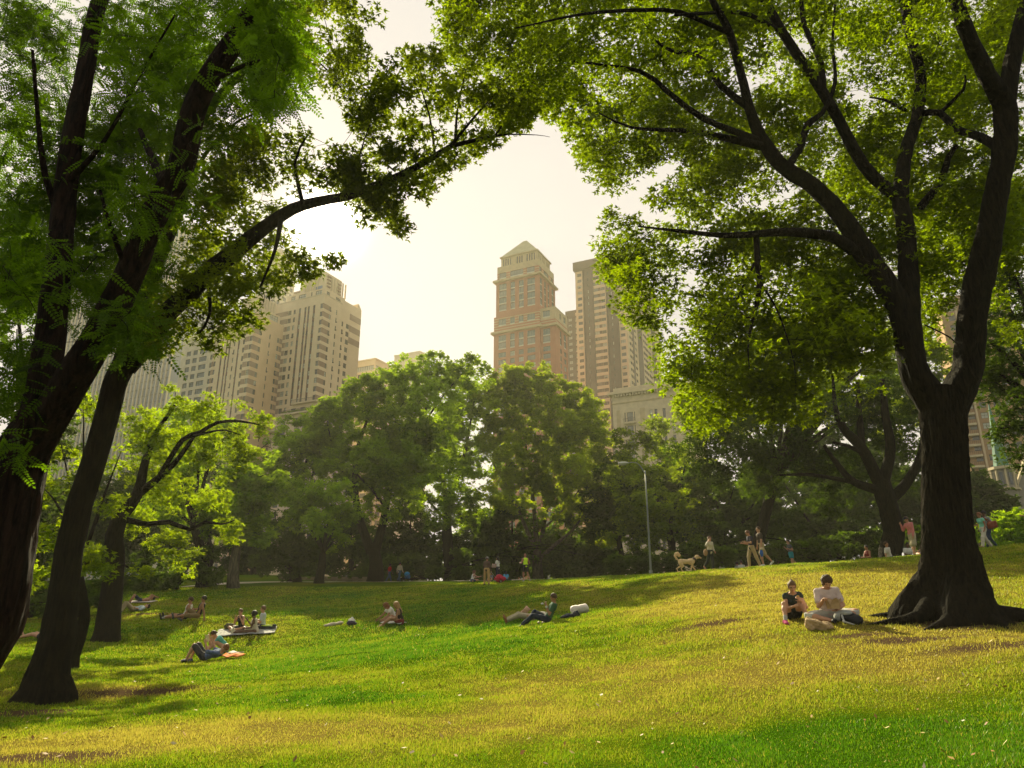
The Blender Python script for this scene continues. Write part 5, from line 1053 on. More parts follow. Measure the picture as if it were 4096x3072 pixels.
# ---- path and the stone balustrade of the bridge ----
def path():
    pts = []
    for px, Y in ((700,60),(900,62),(1200,64),(1500,63),(1800,60),(2050,57.5),(2300,55),(2600,52),(2900,50)):
        r = ratio(px, 2330); pts.append((r * Y, Y))
    P, _ = catmull([(a, b, 0) for a, b in pts], [1] * len(pts), 1.0); V = []
    for i, p in enumerate(P):
        t = P[min(i + 1, len(P) - 1)] - P[max(i - 1, 0)]; n = np.array((-t[1], t[0], 0)) / np.linalg.norm(t)
        for k in np.linspace(-2.4, 2.4, 7): q = p + n * k; V.append((q[0], q[1], float(gzf(q[0], q[1])) + .03))
    V = np.array(V); n = len(P); i = np.arange(n - 1)[:, None] * 7 + np.arange(6)[None, :]; F = np.stack([i, i + 7, i + 8, i + 1], -1).reshape(-1, 4)
    tag(mesh_np('path', V, F, [mat('path_gravel', (.42, .36, .27), .95, .15, 3, .2)], smooth=True), 'pale park path along the top of the lawn', kind='structure')
path()
def balustrade():
    Y = 74; a = W(1128, 2330, Y); b = W(1500, 2325, Y); za = hgt(a, 1128, 2334); t = (b - a)[:2]; L = np.linalg.norm(t); t = np.array((*(t / L), 0)); n = np.array((-t[1], t[0], 0)); h = (2334 - 2314) / FPX * Y
    root = tag(empty('balustrade', (a[0], a[1], za - .3)), 'long low stone balustrade of a footbridge behind the path', 'balustrade'); O = np.array((a[0], a[1], za - .3)); ST = mat('old_sandstone', (.20, .155, .10), .9, .2, 2)
    mb = MB(); mb.box(O, t * L, n * .5, UZ * .25, 0); mb.build('plinth', ST, root); mb = MB(); mb.box(O + UZ * (h + .1) - n * .05, t * L, n * .6, UZ * .16, 0); mb.build('coping', ST, root)
    k = 9
    for i in range(k + 1):
        mb = MB(); mb.box(O + t * (L * i / k - .2) + UZ * .25 - n * .06, t * .4, n * .62, UZ * (h - .149), 0); mb.box(O + t * (L * i / k - .26) + UZ * (h + .262) - n * .1, t * .52, n * .7, UZ * .16, 0); mb.build('pier', ST, root)
    m = 27
    bm = MB(); prof = [(.07, 0), (.12, .06), (.05, .2), (.13, .45), (.06, .7), (.1, .82), (.1, .9)]
    x0 = bm.tube([(0, 0, z * (h - .15)) for r, z in prof], [r for r, z in prof], 6); base = bm.build('baluster', ST, root, local=True)
    first = True; c = 0
    for i in range(k):
        for j in range(1, 11):
            p = t * (L * (i + j / 11) / k) + n * .25 + UZ * .25; o = base if first else link(base.copy(), root); first = False; o.location = tuple(p); c += 1
balustrade()
# ---------------------------------------------------------------- one skin over many rounded forms
def unit(v): v = np.asarray(v, float); return v / (np.linalg.norm(v) + 1e-12)
def cone(a, b, ra, rb, k=.03): return ('c', np.asarray(a, float), np.asarray(b, float), ra, rb, k)
def ell(c, fr, r, k=.03): return ('e', np.asarray(c, float), np.asarray(fr, float), np.asarray(r, float), k)
def rbox(c, fr, half, r, k=.01): return ('b', np.asarray(c, float), np.asarray(fr, float), np.asarray(half, float), r, k)
I3 = np.eye(3)
def prim_d(p, Q):
    if p[0] == 'c':
        _, a, b, ra, rb, k = p; ab = b - a; L2 = ab @ ab + 1e-12; t = np.clip(((Q - a) @ ab) / L2, 0, 1)
        return np.sqrt(((Q - a - t[..., None] * ab) ** 2).sum(-1)) - (ra + (rb - ra) * t)
    if p[0] == 'e':
        _, c, fr, r, k = p; q = (Q - c) @ fr.T; k0 = np.sqrt(((q / r) ** 2).sum(-1)); k1 = np.sqrt(((q / r ** 2) ** 2).sum(-1)) + 1e-9
        return k0 * (k0 - 1) / k1
    _, c, fr, hb, r, k = p; q = np.abs((Q - c) @ fr.T) - (hb - r)
    return np.sqrt((np.maximum(q, 0) ** 2).sum(-1)) + np.minimum(q.max(-1), 0) - r
def prim_bb(p):
    if p[0] == 'c': return np.minimum(p[1] - p[3], p[2] - p[4]), np.maximum(p[1] + p[3], p[2] + p[4])
    if p[0] == 'e': e = np.sqrt((p[2].T ** 2 @ p[3] ** 2)); return p[1] - e, p[1] + e
    e = np.abs(p[2].T) @ p[3]; return p[1] - e, p[1] + e
def grown(p, o):
    if p[0] == 'c': return ('c', p[1], p[2], p[3] + o, p[4] + o, p[5])
    if p[0] == 'e': return ('e', p[1], p[2], p[3] + o, p[4])
    return ('b', p[1], p[2], p[3] + o, p[4] + o, p[5])
def sdf_mesh(prims, h, cut=None, noise=0.0, nsc=.08):
    bb = [prim_bb(p) for p in prims]; lo = np.min([b[0] for b in bb], 0) - 3 * h; hi = np.max([b[1] for b in bb], 0) + 3 * h
    n = np.ceil((hi - lo) / h).astype(int) + 1; D = np.full(n, 1.0, np.float32)
    ax_ = [lo[i] + h * np.arange(n[i]) for i in range(3)]
    for p, (b0, b1) in zip(prims, bb):
        k = p[-1]; m = max(k, 2.5 * h) + h
        i0 = np.maximum(((b0 - m - lo) / h).astype(int), 0); i1 = np.minimum(((b1 + m - lo) / h).astype(int) + 2, n)
        s = tuple(slice(a, b) for a, b in zip(i0, i1)); G = np.stack(np.meshgrid(*[ax_[i][i0[i]:i1[i]] for i in range(3)], indexing='ij'), -1)
        d = prim_d(p, G).astype(np.float32); o = D[s]; q = np.maximum(k - np.abs(o - d), 0) / max(k, 1e-6); D[s] = np.minimum(o, d) - q * q * k * .25
    if noise or cut is not None:
        act = np.argwhere(np.abs(D) < max(3 * h, .05)); Pp = lo + act * h; v = D[tuple(act.T)]
        if noise: v = v + noise * ((vnoise(Pp, nsc) - .5) * 2 + (vnoise(Pp + 9, nsc * .45) - .5)).astype(np.float32)
        if cut is not None: v = np.maximum(v, cut(Pp).astype(np.float32))
        D[tuple(act.T)] = v
        if cut is not None:
            ins = np.argwhere(D < -max(3 * h, .05) + 1e-6)
            if len(ins): D[tuple(ins.T)] = np.maximum(D[tuple(ins.T)], cut(lo + ins * h).astype(np.float32))
    S = D < 0
    c8 = [(a, b, c) for a in (0, 1) for b in (0, 1) for c in (0, 1)]
    sl = lambda o: tuple(slice(o[i], n[i] - 1 + o[i]) for i in range(3))
    cnt = sum(S[sl(o)].astype(np.int8) for o in c8); act = np.argwhere((cnt > 0) & (cnt < 8))
    if len(act) == 0: return np.zeros((0, 3)), np.zeros((0, 4), int)
    vals = np.stack([D[act[:, 0] + o[0], act[:, 1] + o[1], act[:, 2] + o[2]] for o in c8], 1); sg = vals < 0; acc = np.zeros((len(act), 3)); w = np.zeros(len(act)); C8 = np.array(c8, float)
    for i in range(8):
        for j in range(i + 1, 8):
            if np.abs(C8[i] - C8[j]).sum() == 1:
                x = sg[:, i] != sg[:, j]; t = vals[x, i] / (vals[x, i] - vals[x, j]); acc[x] += C8[i] + t[:, None] * (C8[j] - C8[i]); w[x] += 1
    V = lo + h * (act + acc / w[:, None]); idx = np.full(np.array(n) - 1, -1, np.int32); idx[tuple(act.T)] = np.arange(len(act))
    Fs = []
    for a in range(3):
        b, c = (a + 1) % 3, (a + 2) % 3; s0 = [slice(None)] * 3; s1 = [slice(None)] * 3; s0[a] = slice(0, n[a] - 1); s1[a] = slice(1, n[a])
        e = np.argwhere(S[tuple(s0)] != S[tuple(s1)]); e = e[(e[:, b] > 0) & (e[:, c] > 0) & (e[:, b] < n[b] - 1) & (e[:, c] < n[c] - 1)]
        ob = np.zeros(3, int); ob[b] = 1; oc = np.zeros(3, int); oc[c] = 1
        q = np.stack([idx[tuple((e - ob - oc).T)], idx[tuple((e - oc).T)], idx[tuple(e.T)], idx[tuple((e - ob).T)]], 1)
        fl = ~S[tuple(e.T)]; q[fl] = q[fl][:, ::-1]; Fs.append(q)
    F = np.vstack(Fs); F = F[(F >= 0).all(1)]
    return V, F
def sdf_obj(name, prims, h, mats, parent=None, cut=None, noise=0.0, nsc=.08, midx=None, M=None, t=None):
    """prims in local space; M, t bring them to the world"""
    V, F = sdf_mesh(prims, h, cut, noise, nsc)
    if len(F) == 0: return None
    mi = midx(V[F].mean(1)) if midx is not None else None
    if M is not None: V = V @ M.T + t
    return mesh_np(name, V, F, mats if isinstance(mats, (list, tuple)) else [mats], parent, midx=mi, smooth=True)
# ---------------------------------------------------------------- people
def cloth(name, c, var=.12, rough=.9): return mat('cloth_' + name, c, rough, var, 14, .25, bscale=40)
SKIN = mat('skin_fair', (.50, .27, .165), .55, .08, 9); SKIN_T = mat('skin_tan', (.36, .18, .10), .55, .08, 9); SKIN_D = mat('skin_dark', (.13, .065, .04), .5, .08, 9)
LIP = mat('lip', (.33, .10, .08), .5, .05); EYE_M = mat('eye_dark', (.03, .02, .015), .3, .05); BLACKM = mat('matte_black', (.012, .012, .014), .6, .1)
HB = mat('hair_brown', (.07, .035, .018), .6, .3, 40, .4); HD = mat('hair_dark', (.014, .010, .008), .6, .3, 40, .4); HL = mat('hair_blond', (.42, .24, .10), .6, .25, 40, .4); HR = mat('hair_auburn', (.22, .085, .03), .6, .3, 40, .4); HG = mat('hair_light_brown', (.16, .085, .04), .6, .3, 40, .4)
PEOPLE = []
STAND = dict(T=(0, .02, 1), uaL=(-.12, -.05, -1), faL=(-.05, .25, -1), uaR=(.12, -.05, -1), faR=(.05, .25, -1), thL=(-.04, .05, -1), shL=(0, -.02, -1), thR=(.04, .0, -1), shR=(0, -.05, -1))
WALK = dict(STAND, T=(0, .06, 1), thL=(-.03, .42, -1), shL=(0, .22, -1), thR=(.03, -.25, -1), shR=(0, -.62, -.9), uaL=(-.12, -.35, -1), faL=(-.05, .05, -1), uaR=(.12, .25, -1), faR=(.05, .6, -1))
SITK = dict(T=(0, .18, 1), thL=(-.22, .8, .62), shL=(-.05, .7, -.7), thR=(.22, .8, .62), shR=(.05, .7, -.7), plant=1, uaL=(-.2, .55, -.8), faL=(.25, .8, .2), uaR=(.2, .55, -.8), faR=(-.25, .8, .2))
CROSS = dict(T=(0, .1, 1), thL=(-.85, .55, .0), shL=(.85, .25, -.1), thR=(.85, .55, .0), shR=(-.85, .45, -.1), uaL=(-.2, .3, -1), faL=(.35, .9, -.1), uaR=(.2, .3, -1), faR=(-.35, .9, -.1))
LEGSOUT = dict(SITK, thL=(-.1, 1, .08), shL=(0, 1, -.12), thR=(.1, 1, .08), shR=(0, 1, -.12), plant=0, toes=(0, .35, 1))
LIE = dict(T=(0, -1, .04), F=(0, 0, 1), thL=(-.15, .72, .75), shL=(-.05, .6, -.8), thR=(.15, .72, .75), shR=(.05, .6, -.8), plant=1, uaL=(-.5, .6, -.15), faL=(.6, .6, .3), uaR=(.5, .6, -.15), faR=(-.6, .6, .3), face=(0, .25, 1), headup=(0, -1, .25))
def perp(v, d): v = np.asarray(v, float); d = unit(d); return unit(v - d * (v @ d))
def build_person(label, spot, h=1.72, head=180, pose=STAND, sex='m', skin=None, shirt=None, pants=None, shoes=None, hair=(None, 'short'), vox=.018, tilt=False, hide_below=0.0, extra=None, group=None, dress=None, socks=None, build=1.0, sink=.01, cat='person', glasses=None, cap=None, curl=.6, **ov):
    skin = skin or SKIN; p = dict(pose); p.update(ov); s = h / 1.72; fem = sex == 'f'
    T = unit(p['T']); Rx = unit(p.get('R', (1, 0, 0))); Rx = perp(Rx, T); Fw = np.cross(T, Rx); Fw = -Fw if Fw @ np.array(p.get('F', (0, 1, 0))) < -.3 else Fw
    fr = np.stack([Rx, Fw, T]); tw_ = R(p.get('twist', 0)); Rs = unit(Rx * math.cos(tw_) + Fw * math.sin(tw_)); Fs = np.cross(T, Rs); Fs = Fs if Fs @ Fw > 0 else -Fs; frs = np.stack([Rs, Fs, T])
    P0 = np.zeros(3); bend = unit(T + Fw * p.get('hunch', .06)); NB = P0 + T * .27 * s + bend * .23 * s; ch = P0 + T * .22 * s + bend * .11 * s
    sw = (.150 if fem else .178) * s * (1 + (build - 1) * .5); sh = {'L': NB - bend * .055 * s - Rs * sw, 'R': NB - bend * .055 * s + Rs * sw}
    face = unit(p.get('face', Fs)); hup = perp(p.get('headup', bend + np.array((0, 0, .6)) * (abs(T[2]) > .3)), face); hr = unit(np.cross(face, hup)); 
    HC = NB + unit(bend + hup * .8) * .060 * s + hup * .095 * s + face * .012 * s; hf = np.stack([hr, face, hup])
    B, leg, arm = [], {}, {}
    kk = .045 * s; bw = build
    tors = [ell(P0 + T * .0, fr, np.array(((.155 if fem else .145) * bw, .105 * bw, .115)) * s, kk), ell(P0 + T * .14 * s, fr, np.array(((.118 if fem else .135) * bw, .088 * bw * bw, .15)) * s, kk), ell(ch + bend * .03 * s, frs, np.array((.142 if fem else .160, .105 if fem else .108, .165)) * s * np.array((bw, bw, 1)), kk),
            cone(sh['L'] + Rs * .03 * s, sh['R'] - Rs * .03 * s, .052 * s, .052 * s, kk)]
    if fem: tors += [ell(ch + Rs * q * .065 * s + Fs * .085 * s, frs, np.array((.05, .04, .05)) * s, .03) for q in (-1, 1)]
    neck = cone(NB - bend * .03 * s, HC - hup * .05 * s, .055 * s, .048 * s, .03 * s)
    headp = [ell(HC + hup * .018 * s - face * .008 * s, hf, np.array((.074, .093, .098)) * s, .02), ell(HC - hup * .048 * s + face * .022 * s, hf, np.array((.056, .062, .062)) * s, .025), ell(HC - hup * .088 * s + face * .058 * s, hf, np.array((.024, .022, .02)) * s, .02),
             cone(HC + face * .082 * s + hup * .012 * s, HC + face * .104 * s - hup * .026 * s, .008 * s, .0125 * s, .012), ell(HC + face * .078 * s - hup * .062 * s, hf, np.array((.024, .011, .009)) * s, .008),
             cone(HC + face * .082 * s + hup * .026 * s - hr * .03 * s, HC + face * .082 * s + hup * .026 * s + hr * .03 * s, .010 * s, .010 * s, .015)]
    for q in (-1, 1): headp.append(ell(HC + hr * q * .076 * s - hup * .012 * s - face * .006 * s, hf, np.array((.012, .02, .032)) * s, .008))
    ankle_h = .075 * s; base_h = -.11 * s * (bw if abs(T[2]) > .5 else 1.0)
    hands = {}
    for q, sd in ((-1, 'L'), (1, 'R')):
        u1, u2 = unit(p['ua' + sd]), unit(p['fa' + sd]); S = sh[sd]; E = S + u1 * .285 * s; Wr = E + u2 * .25 * s
        af = .88 if fem else 1.0 * bw
        arm[sd] = [cone(S, E, .050 * s * af, .038 * s * af, .035 * s), cone(E, E + (Wr - E) * .45, .038 * s * af, .036 * s * af, .02), cone(E + (Wr - E) * .4, Wr, .036 * s * af, .025 * s, .02)]
        pn = perp(p.get('palm' + sd, -Rs * q * 1.0 + Fs * .2), u2); sdv = np.cross(u2, pn); thumb_side = sdv if sdv @ np.asarray(p.get('thumb' + sd, Fs + np.array((0, 0, .5))), float) > 0 else -sdv
        hd = unit(u2 + np.asarray(p.get('hand' + sd, (0, 0, 0)), float)); pn = perp(pn, hd); sdv = perp(thumb_side, hd); mn = max(.0082 * s, .42 * vox)
        hp = [ell(Wr + hd * .045 * s, np.stack([hd, sdv, pn]), np.array((.052, .040, .0165)) * s, .02)]
        cu = p.get('curl' + sd, curl)
        for i, L in enumerate((.068, .078, .072, .056)):
            b0 = Wr + hd * .085 * s + sdv * (.027 - .018 * i) * s; d1 = unit(hd * math.cos(cu * .7) + pn * math.sin(cu * .7) + sdv * (.08 - .05 * i)); b1 = b0 + d1 * L * .5 * s; d2 = unit(hd * math.cos(cu * 1.9) + pn * math.sin(cu * 1.9)); b2 = b1 + d2 * L * .5 * s
            hp += [cone(b0, b1, mn, mn * .95, .005), cone(b1, b2, mn * .95, mn * .8, .003)]
        t0 = Wr + hd * .025 * s + sdv * .03 * s; t1 = t0 + unit(sdv * .8 + hd * .7 + pn * .25) * .04 * s; t2 = t1 + unit(hd * .9 + sdv * .15 + pn * .5 * cu) * .032 * s
        hp += [cone(t0, t1, mn * 1.25, mn * 1.1, .008), cone(t1, t2, mn * 1.1, mn * .9, .004)]
        arm[sd] += hp; hands[sd] = Wr + hd * .08 * s + pn * .02 * s; hands[sd + 'n'] = pn; hands[sd + 'd'] = hd; hands[sd + 'w'] = Wr; hands[sd + 'e'] = E
        Hp = P0 + Rx * q * .088 * s - T * .01 * s; v1 = unit(p['th' + sd]); K = Hp + v1 * .425 * s; v2 = unit(p['sh' + sd])
        if p.get('plant'):
            hz = np.array((v2[0], v2[1], 0)); hz = unit(hz); dn = np.clip((K[2] - (base_h + ankle_h * .9)) / (.41 * s), -1, .995); v2 = hz * math.sqrt(1 - dn * dn) - np.array((0, 0, dn))
        A = K + v2 * .41 * s; lf = (1.02 if fem else 1.0) * (1 + (bw - 1) * .6)
        fd = p.get('foot' + sd); fd = unit(fd) if fd is not None else perp(p.get('toes', (0.0, 1.0, 0.0)) + np.array((q * .12, 0, 0)) , v2)
        if p.get('plant'): fd = perp(fd * np.array((1, 1, 0)) + np.array((0, 1e-3, 0)), (0, 0, 1))
        up_ = -v2 if abs(fd @ v2) < .8 else np.array((0, 0, 1.0)); up_ = perp(up_, fd)
        leg[sd] = [cone(Hp, K, .086 * s * lf, .054 * s * lf, .04 * s), cone(K, K + (A - K) * .35, .052 * s * lf, .055 * s * lf, .03), cone(K + (A - K) * .3, A, .054 * s * lf, .034 * s, .03)]
        foot = [ell(A - up_ * .035 * s - fd * .02 * s, I3, np.array((.036, .036, .036)) * s, .02), cone(A - up_ * .045 * s - fd * .02 * s, A - up_ * .052 * s + fd * .12 * s, .032 * s, .026 * s, .02), cone(A - up_ * .02 * s, A - up_ * .045 * s + fd * .09 * s, .032 * s, .024 * s, .02), ell(A - up_ * .055 * s + fd * .135 * s, np.stack([np.cross(fd, up_), fd, up_]), np.array((.042, .052, .018)) * s, .02)]
        leg[sd + 'f'] = foot; leg[sd + 'v'] = (Hp, K, A, fd, up_)
    body = tors + [neck] + headp + arm['L'] + arm['R'] + leg['L'] + leg['R'] + leg['Lf'] + leg['Rf']
    zmin = min(min(prim_bb(q)[0][2] for q in (tors[:1] + leg['Lf'] + leg['Rf'] + leg['L'] + leg['R'])), 9) 
    if abs(T[2]) < .6 : zmin = min(zmin, min(prim_bb(q)[0][2] for q in tors))
    if p.get('sitz') is not None: zmin = p['sitz']
    # world placement
    x, y = float(spot[0]), float(spot[1]); a = -R(head); M = np.array(((math.cos(a), -math.sin(a), 0), (math.sin(a), math.cos(a), 0), (0, 0, 1)))
    z0 = float(gzf(x, y)) if len(spot) < 3 or spot[2] is None else float(spot[2])
    if tilt:
        e = .5; nx_ = -(float(gzf(x + e, y)) - float(gzf(x - e, y))) / (2 * e); ny_ = -(float(gzf(x, y + e)) - float(gzf(x, y - e))) / (2 * e); nn = unit((nx_, ny_, 1)); ax1 = perp((1, 0, 0), nn); M = np.stack([ax1, np.cross(nn, ax1), nn], 1) @ M
    base = np.array((x, y, z0)); t = base + M @ np.array((0, 0, -zmin - sink))
    root = tag(empty('person', tuple(base)), label, cat, group)
    fc = lambda Cn: ((((Cn - HC) @ hf.T) / s))
    def midx(Cn):
        q = fc(Cn); m = np.zeros(len(Cn), int)
        m[(np.abs(np.abs(q[:, 0]) - .032) < .014) & (np.abs(q[:, 2] - .006) < .008) & (q[:, 1] > .05)] = 2
        m[(np.abs(q[:, 0]) < .024) & (np.abs(q[:, 2] + .062) < .007) & (q[:, 1] > .06)] = 1
        return m
    sdf_obj('body', body, vox, [skin, LIP, EYE_M], root, midx=midx, M=M, t=t)
    V_ = max(vox, .008); off = max(.010, vox * .55)
    if shirt:
        mt, sl = shirt[0], shirt[1]; hem = shirt[2] if len(shirt) > 2 else .0
        pr = [grown(q, off + .004) for q in tors[1:]] + [ell(P0 + T * (.02 - hem * .5) * s, fr, np.array(((.158 if fem else .152) * bw + off, .112 * bw + off, .12 + hem * .4)) * s, .05)]
        for q, sd in ((-1, 'L'), (1, 'R')):
            a_, b_ = arm[sd][0][1], arm[sd][0][2]; w_ = hands[sd + 'w']
            if sl > 0:
                e = a_ + (b_ - a_) * min(sl, 1); pr.append(cone(a_, e, .056 * s + off, (.056 if sl < 1 else .046) * s + off, .03))
                if sl > 1: pr.append(cone(b_, b_ + (w_ - b_) * min(sl - 1, .97), .045 * s + off, .032 * s + off, .02))
            else: pr.append(ell(a_ + Rs * (-q) * .02 * s, frs, np.array((.05, .05, .06)) * s + off * .8, .02))
        if sl <= 0:
            cutf = lambda Q: np.maximum(((Q - NB) @ bend) + .005 * s, (np.abs((Q - NB) @ Rs) - sw * (.78 if sl == 0 else .62)))
        else: cutf = lambda Q: ((Q - NB) @ bend) - .004 * s - .6 * np.abs((Q - NB) @ Rs) * 0
        cut2 = (lambda Q: np.maximum(cutf(Q), -((Q - P0) @ T) - (.09 + hem) * s)) 
        sdf_obj('shirt', pr, V_, mt, root, cut=cut2, noise=.006, M=M, t=t)
        if len(shirt) > 3: 
            m3 = shirt[3]; pr = [cone(sh['R'] + Fs * .06 * s - Rs * .08 * s, P0 + T * .1 * s + Fs * .11 * s, .012, .012), ]; 
    if pants:
        mt, ln = pants[0], pants[1]; pr = [grown(tors[0], off + .004), ell(P0 + T * .06 * s, fr, np.array((.135 * bw + off, .098 * bw + off, .09)) * s, .05)]
        for sd in 'LR':
            Hp, K, A, fd, up_ = leg[sd + 'v']; w = pants[2] if len(pants) > 2 else .012
            if ln <= 1: pr.append(cone(Hp, Hp + (K - Hp) * ln, .088 * s * lf + off, (.086 - .03 * ln) * s * lf + off + w, .03))
            else: pr += [cone(Hp, K, .088 * s * lf + off, .056 * s * lf + off + w * .6, .03), cone(K, K + (A - K) * min(ln - 1, .96), .056 * s * lf + off + w * .6, .042 * s + off + w * .5, .03)]
        sdf_obj('trousers' if ln > 1 else 'shorts', pr, V_, mt, root, cut=lambda Q: ((Q - P0) @ T) - .10 * s, noise=.006, M=M, t=t)
    if dress:
        mt, ln = dress; pr = [grown(q, off + .004) for q in tors]; kn = (leg['Lv'][1] + leg['Rv'][1]) / 2; hp = (leg['Lv'][0] + leg['Rv'][0]) / 2
        for sd in 'LR': Hp, K = leg[sd + 'v'][:2]; pr.append(cone(Hp, Hp + (K - Hp) * ln, .105 * s + off, .085 * s + off, .06))
        pr.append(cone(hp, hp + (kn - hp) * ln, .12 * s, .11 * s, .08)); sdf_obj('dress', pr, V_, mt, root, cut=lambda Q: np.maximum(((Q - NB) @ bend) + .01 * s, np.abs((Q - NB) @ Rs) - sw * .85), noise=.006, M=M, t=t)
    for sd in 'LR':
        if shoes:
            pr = [grown(q, off * .9) for q in leg[sd + 'f']]; sdf_obj('shoe', pr, V_, shoes, root, M=M, t=t)
        if socks: Hp, K, A, fd, up_ = leg[sd + 'v']; sdf_obj('sock', [cone(A + (K - A) * .22, A, .040 * s + off * .6, .036 * s + off * .6)], V_, socks, root, M=M, t=t)
    hm, st = hair
    if hm is not None:
        o = .012 * s + max(0, (vox - .012) * .5); pr = [ell(HC + hup * .024 * s - face * .012 * s, hf, np.array((.078, .092, .098)) * s + o, .02)]; lim = .042; side = 1
        if st == 'long': pr += [cone(HC - face * .06 * s + hup * .02 * s, NB - Fs * .075 * s - bend * .14 * s, .085 * s, .055 * s, .04), cone(HC - face * .03 * s - hr * .06 * s, NB - Rs * .07 * s - Fs * .03 * s - bend * .06 * s, .04 * s, .03 * s, .03), cone(HC - face * .03 * s + hr * .06 * s, NB + Rs * .07 * s - Fs * .03 * s - bend * .06 * s, .04 * s, .03 * s, .03)]
        if st == 'bun': pr.append(ell(HC + hup * .11 * s - face * .055 * s, hf, np.array((.038, .038, .034)) * s, .015))
        if st == 'pony': pr += [cone(HC - face * .09 * s + hup * .03 * s, HC - face * .13 * s - hup * .06 * s, .03 * s, .032 * s, .02), cone(HC - face * .13 * s - hup * .06 * s, HC - face * .115 * s - hup * .17 * s, .032 * s, .012 * s, .02)]
        if st == 'afro': pr = [ell(HC + hup * .05 * s - face * .02 * s, hf, np.array((.125, .125, .12)) * s, .02)]; lim = .02
        if st == 'curly': pr = [ell(HC + hup * .035 * s - face * .02 * s, hf, np.array((.10, .105, .105)) * s, .02), cone(HC - face * .05 * s, HC - face * .06 * s - hup * .10 * s, .09 * s, .07 * s, .03)]; lim = .03
        def hcut(Q):
            q = (Q - HC) @ hf.T / s; f1 = np.minimum(q[:, 1] - (.035 if st not in ('afro', 'curly') else .055), lim - q[:, 2] + .35 * (q[:, 1] - .05)); low = (-.035 if st in ('short', 'bun', 'pony', 'crop') else -9) - q[:, 2]
            ear = np.minimum(q[:, 1] + .03, -.01 - q[:, 2]) if st in ('short', 'bun', 'pony', 'crop') else -9 + 0 * q[:, 0]
            return np.maximum(np.maximum(f1, low), ear) * s
        sdf_obj('hair', pr, max(vox, .007), hm, root, cut=hcut, noise=.010 if st in ('afro', 'curly') else .006, nsc=.035, M=M, t=t)
    if cap:
        if cap[1] == 'cap': pr = [ell(HC + hup * .045 * s - face * .005 * s, hf, np.array((.088, .106, .082)) * s, .01), ell(HC + hup * .045 * s + face * .125 * s, hf, np.array((.062, .07, .009)) * s, .01)]; lo_ = .03
        else: pr = [ell(HC + hup * .06 * s, hf, np.array((.092, .108, .078)) * s, .02), ell(HC + hup * .032 * s, hf, np.array((.15, .16, .014)) * s, .02)]; lo_ = .015
        sdf_obj('cap' if cap[1] == 'cap' else 'sun_hat', pr, max(vox, .008), cap[0], root, cut=lambda Q: (lo_ * s - (Q - HC) @ hup), M=M, t=t)
    if glasses:
        e = HC + face * .088 * s + hup * .008 * s
        if glasses == 'sun': pr = [ell(e + hr * q * .032 * s, hf, np.array((.029, .014, .021)) * s + vox * .25, .01) for q in (-1, 1)]
        else:
            pr = []
            for q in (-1, 1):
                ring_ = [e + hr * (q * .032 + .024 * math.cos(k)) * s + hup * .017 * math.sin(k) * s + face * .008 for k in np.linspace(0, 6.283, 9)]
                pr += [cone(ring_[i], ring_[i+1], .0032, .0032, .001) for i in range(8)]
        pr += [cone(e - hr * .05 * s, e - hr * .078 * s - face * .08 * s, .004, .004, .002), cone(e + hr * .05 * s, e + hr * .078 * s - face * .08 * s, .004, .004, .002), cone(e - hr * .01 * s, e + hr * .01 * s, .004, .004, .002)]
        sdf_obj('sunglasses' if glasses == 'sun' else 'spectacles', pr, min(vox, .006), BLACKM, root, M=M, t=t)
    info = dict(root=root, M=M, t=t, s=s, hand=hands, NB=NB, HC=HC, T=T, R=Rs, F=Fs, P=P0, up=hup, face=face, hip=base, sh=sh, leg=leg)
    top = M @ (HC + hup * .125 * s) + t; PEOPLE.append((label, pix(top), pix(base)))
    return info
def w2(info, v): return info['M'] @ np.asarray(v, float) + info['t']
def prop(name, label, cat, prims, m, vox=.015, noise=0.0, nsc=.1, group=None, cut=None, M=None, t=None, at=None):
    bb = [prim_bb(p) for p in prims]; lo = np.min([b[0] for b in bb], 0); hi = np.max([b[1] for b in bb], 0)
    V, F = sdf_mesh(prims, vox, cut, noise, nsc)
    if M is not None: V = V @ M.T
    if t is not None: V = V + t
    c = V.mean(0); o = mesh_np(name, V - np.array((c[0], c[1], V[:, 2].min())), F, [m] if not isinstance(m, (list, tuple)) else m, smooth=True); o.location = (c[0], c[1], V[:, 2].min())
    return tag(o, label, cat, group)
def RZ(deg): a = -R(deg); return np.array(((math.cos(a), -math.sin(a), 0), (math.sin(a), math.cos(a), 0), (0, 0, 1)))
def slope_M(x, y, deg=0):
    e = .4; n = unit((-(float(gzf(x + e, y)) - float(gzf(x - e, y))) / (2 * e), -(float(gzf(x, y + e)) - float(gzf(x, y - e))) / (2 * e), 1)); a = perp((1, 0, 0), n); return np.stack([a, np.cross(n, a), n], 1) @ RZ(deg)
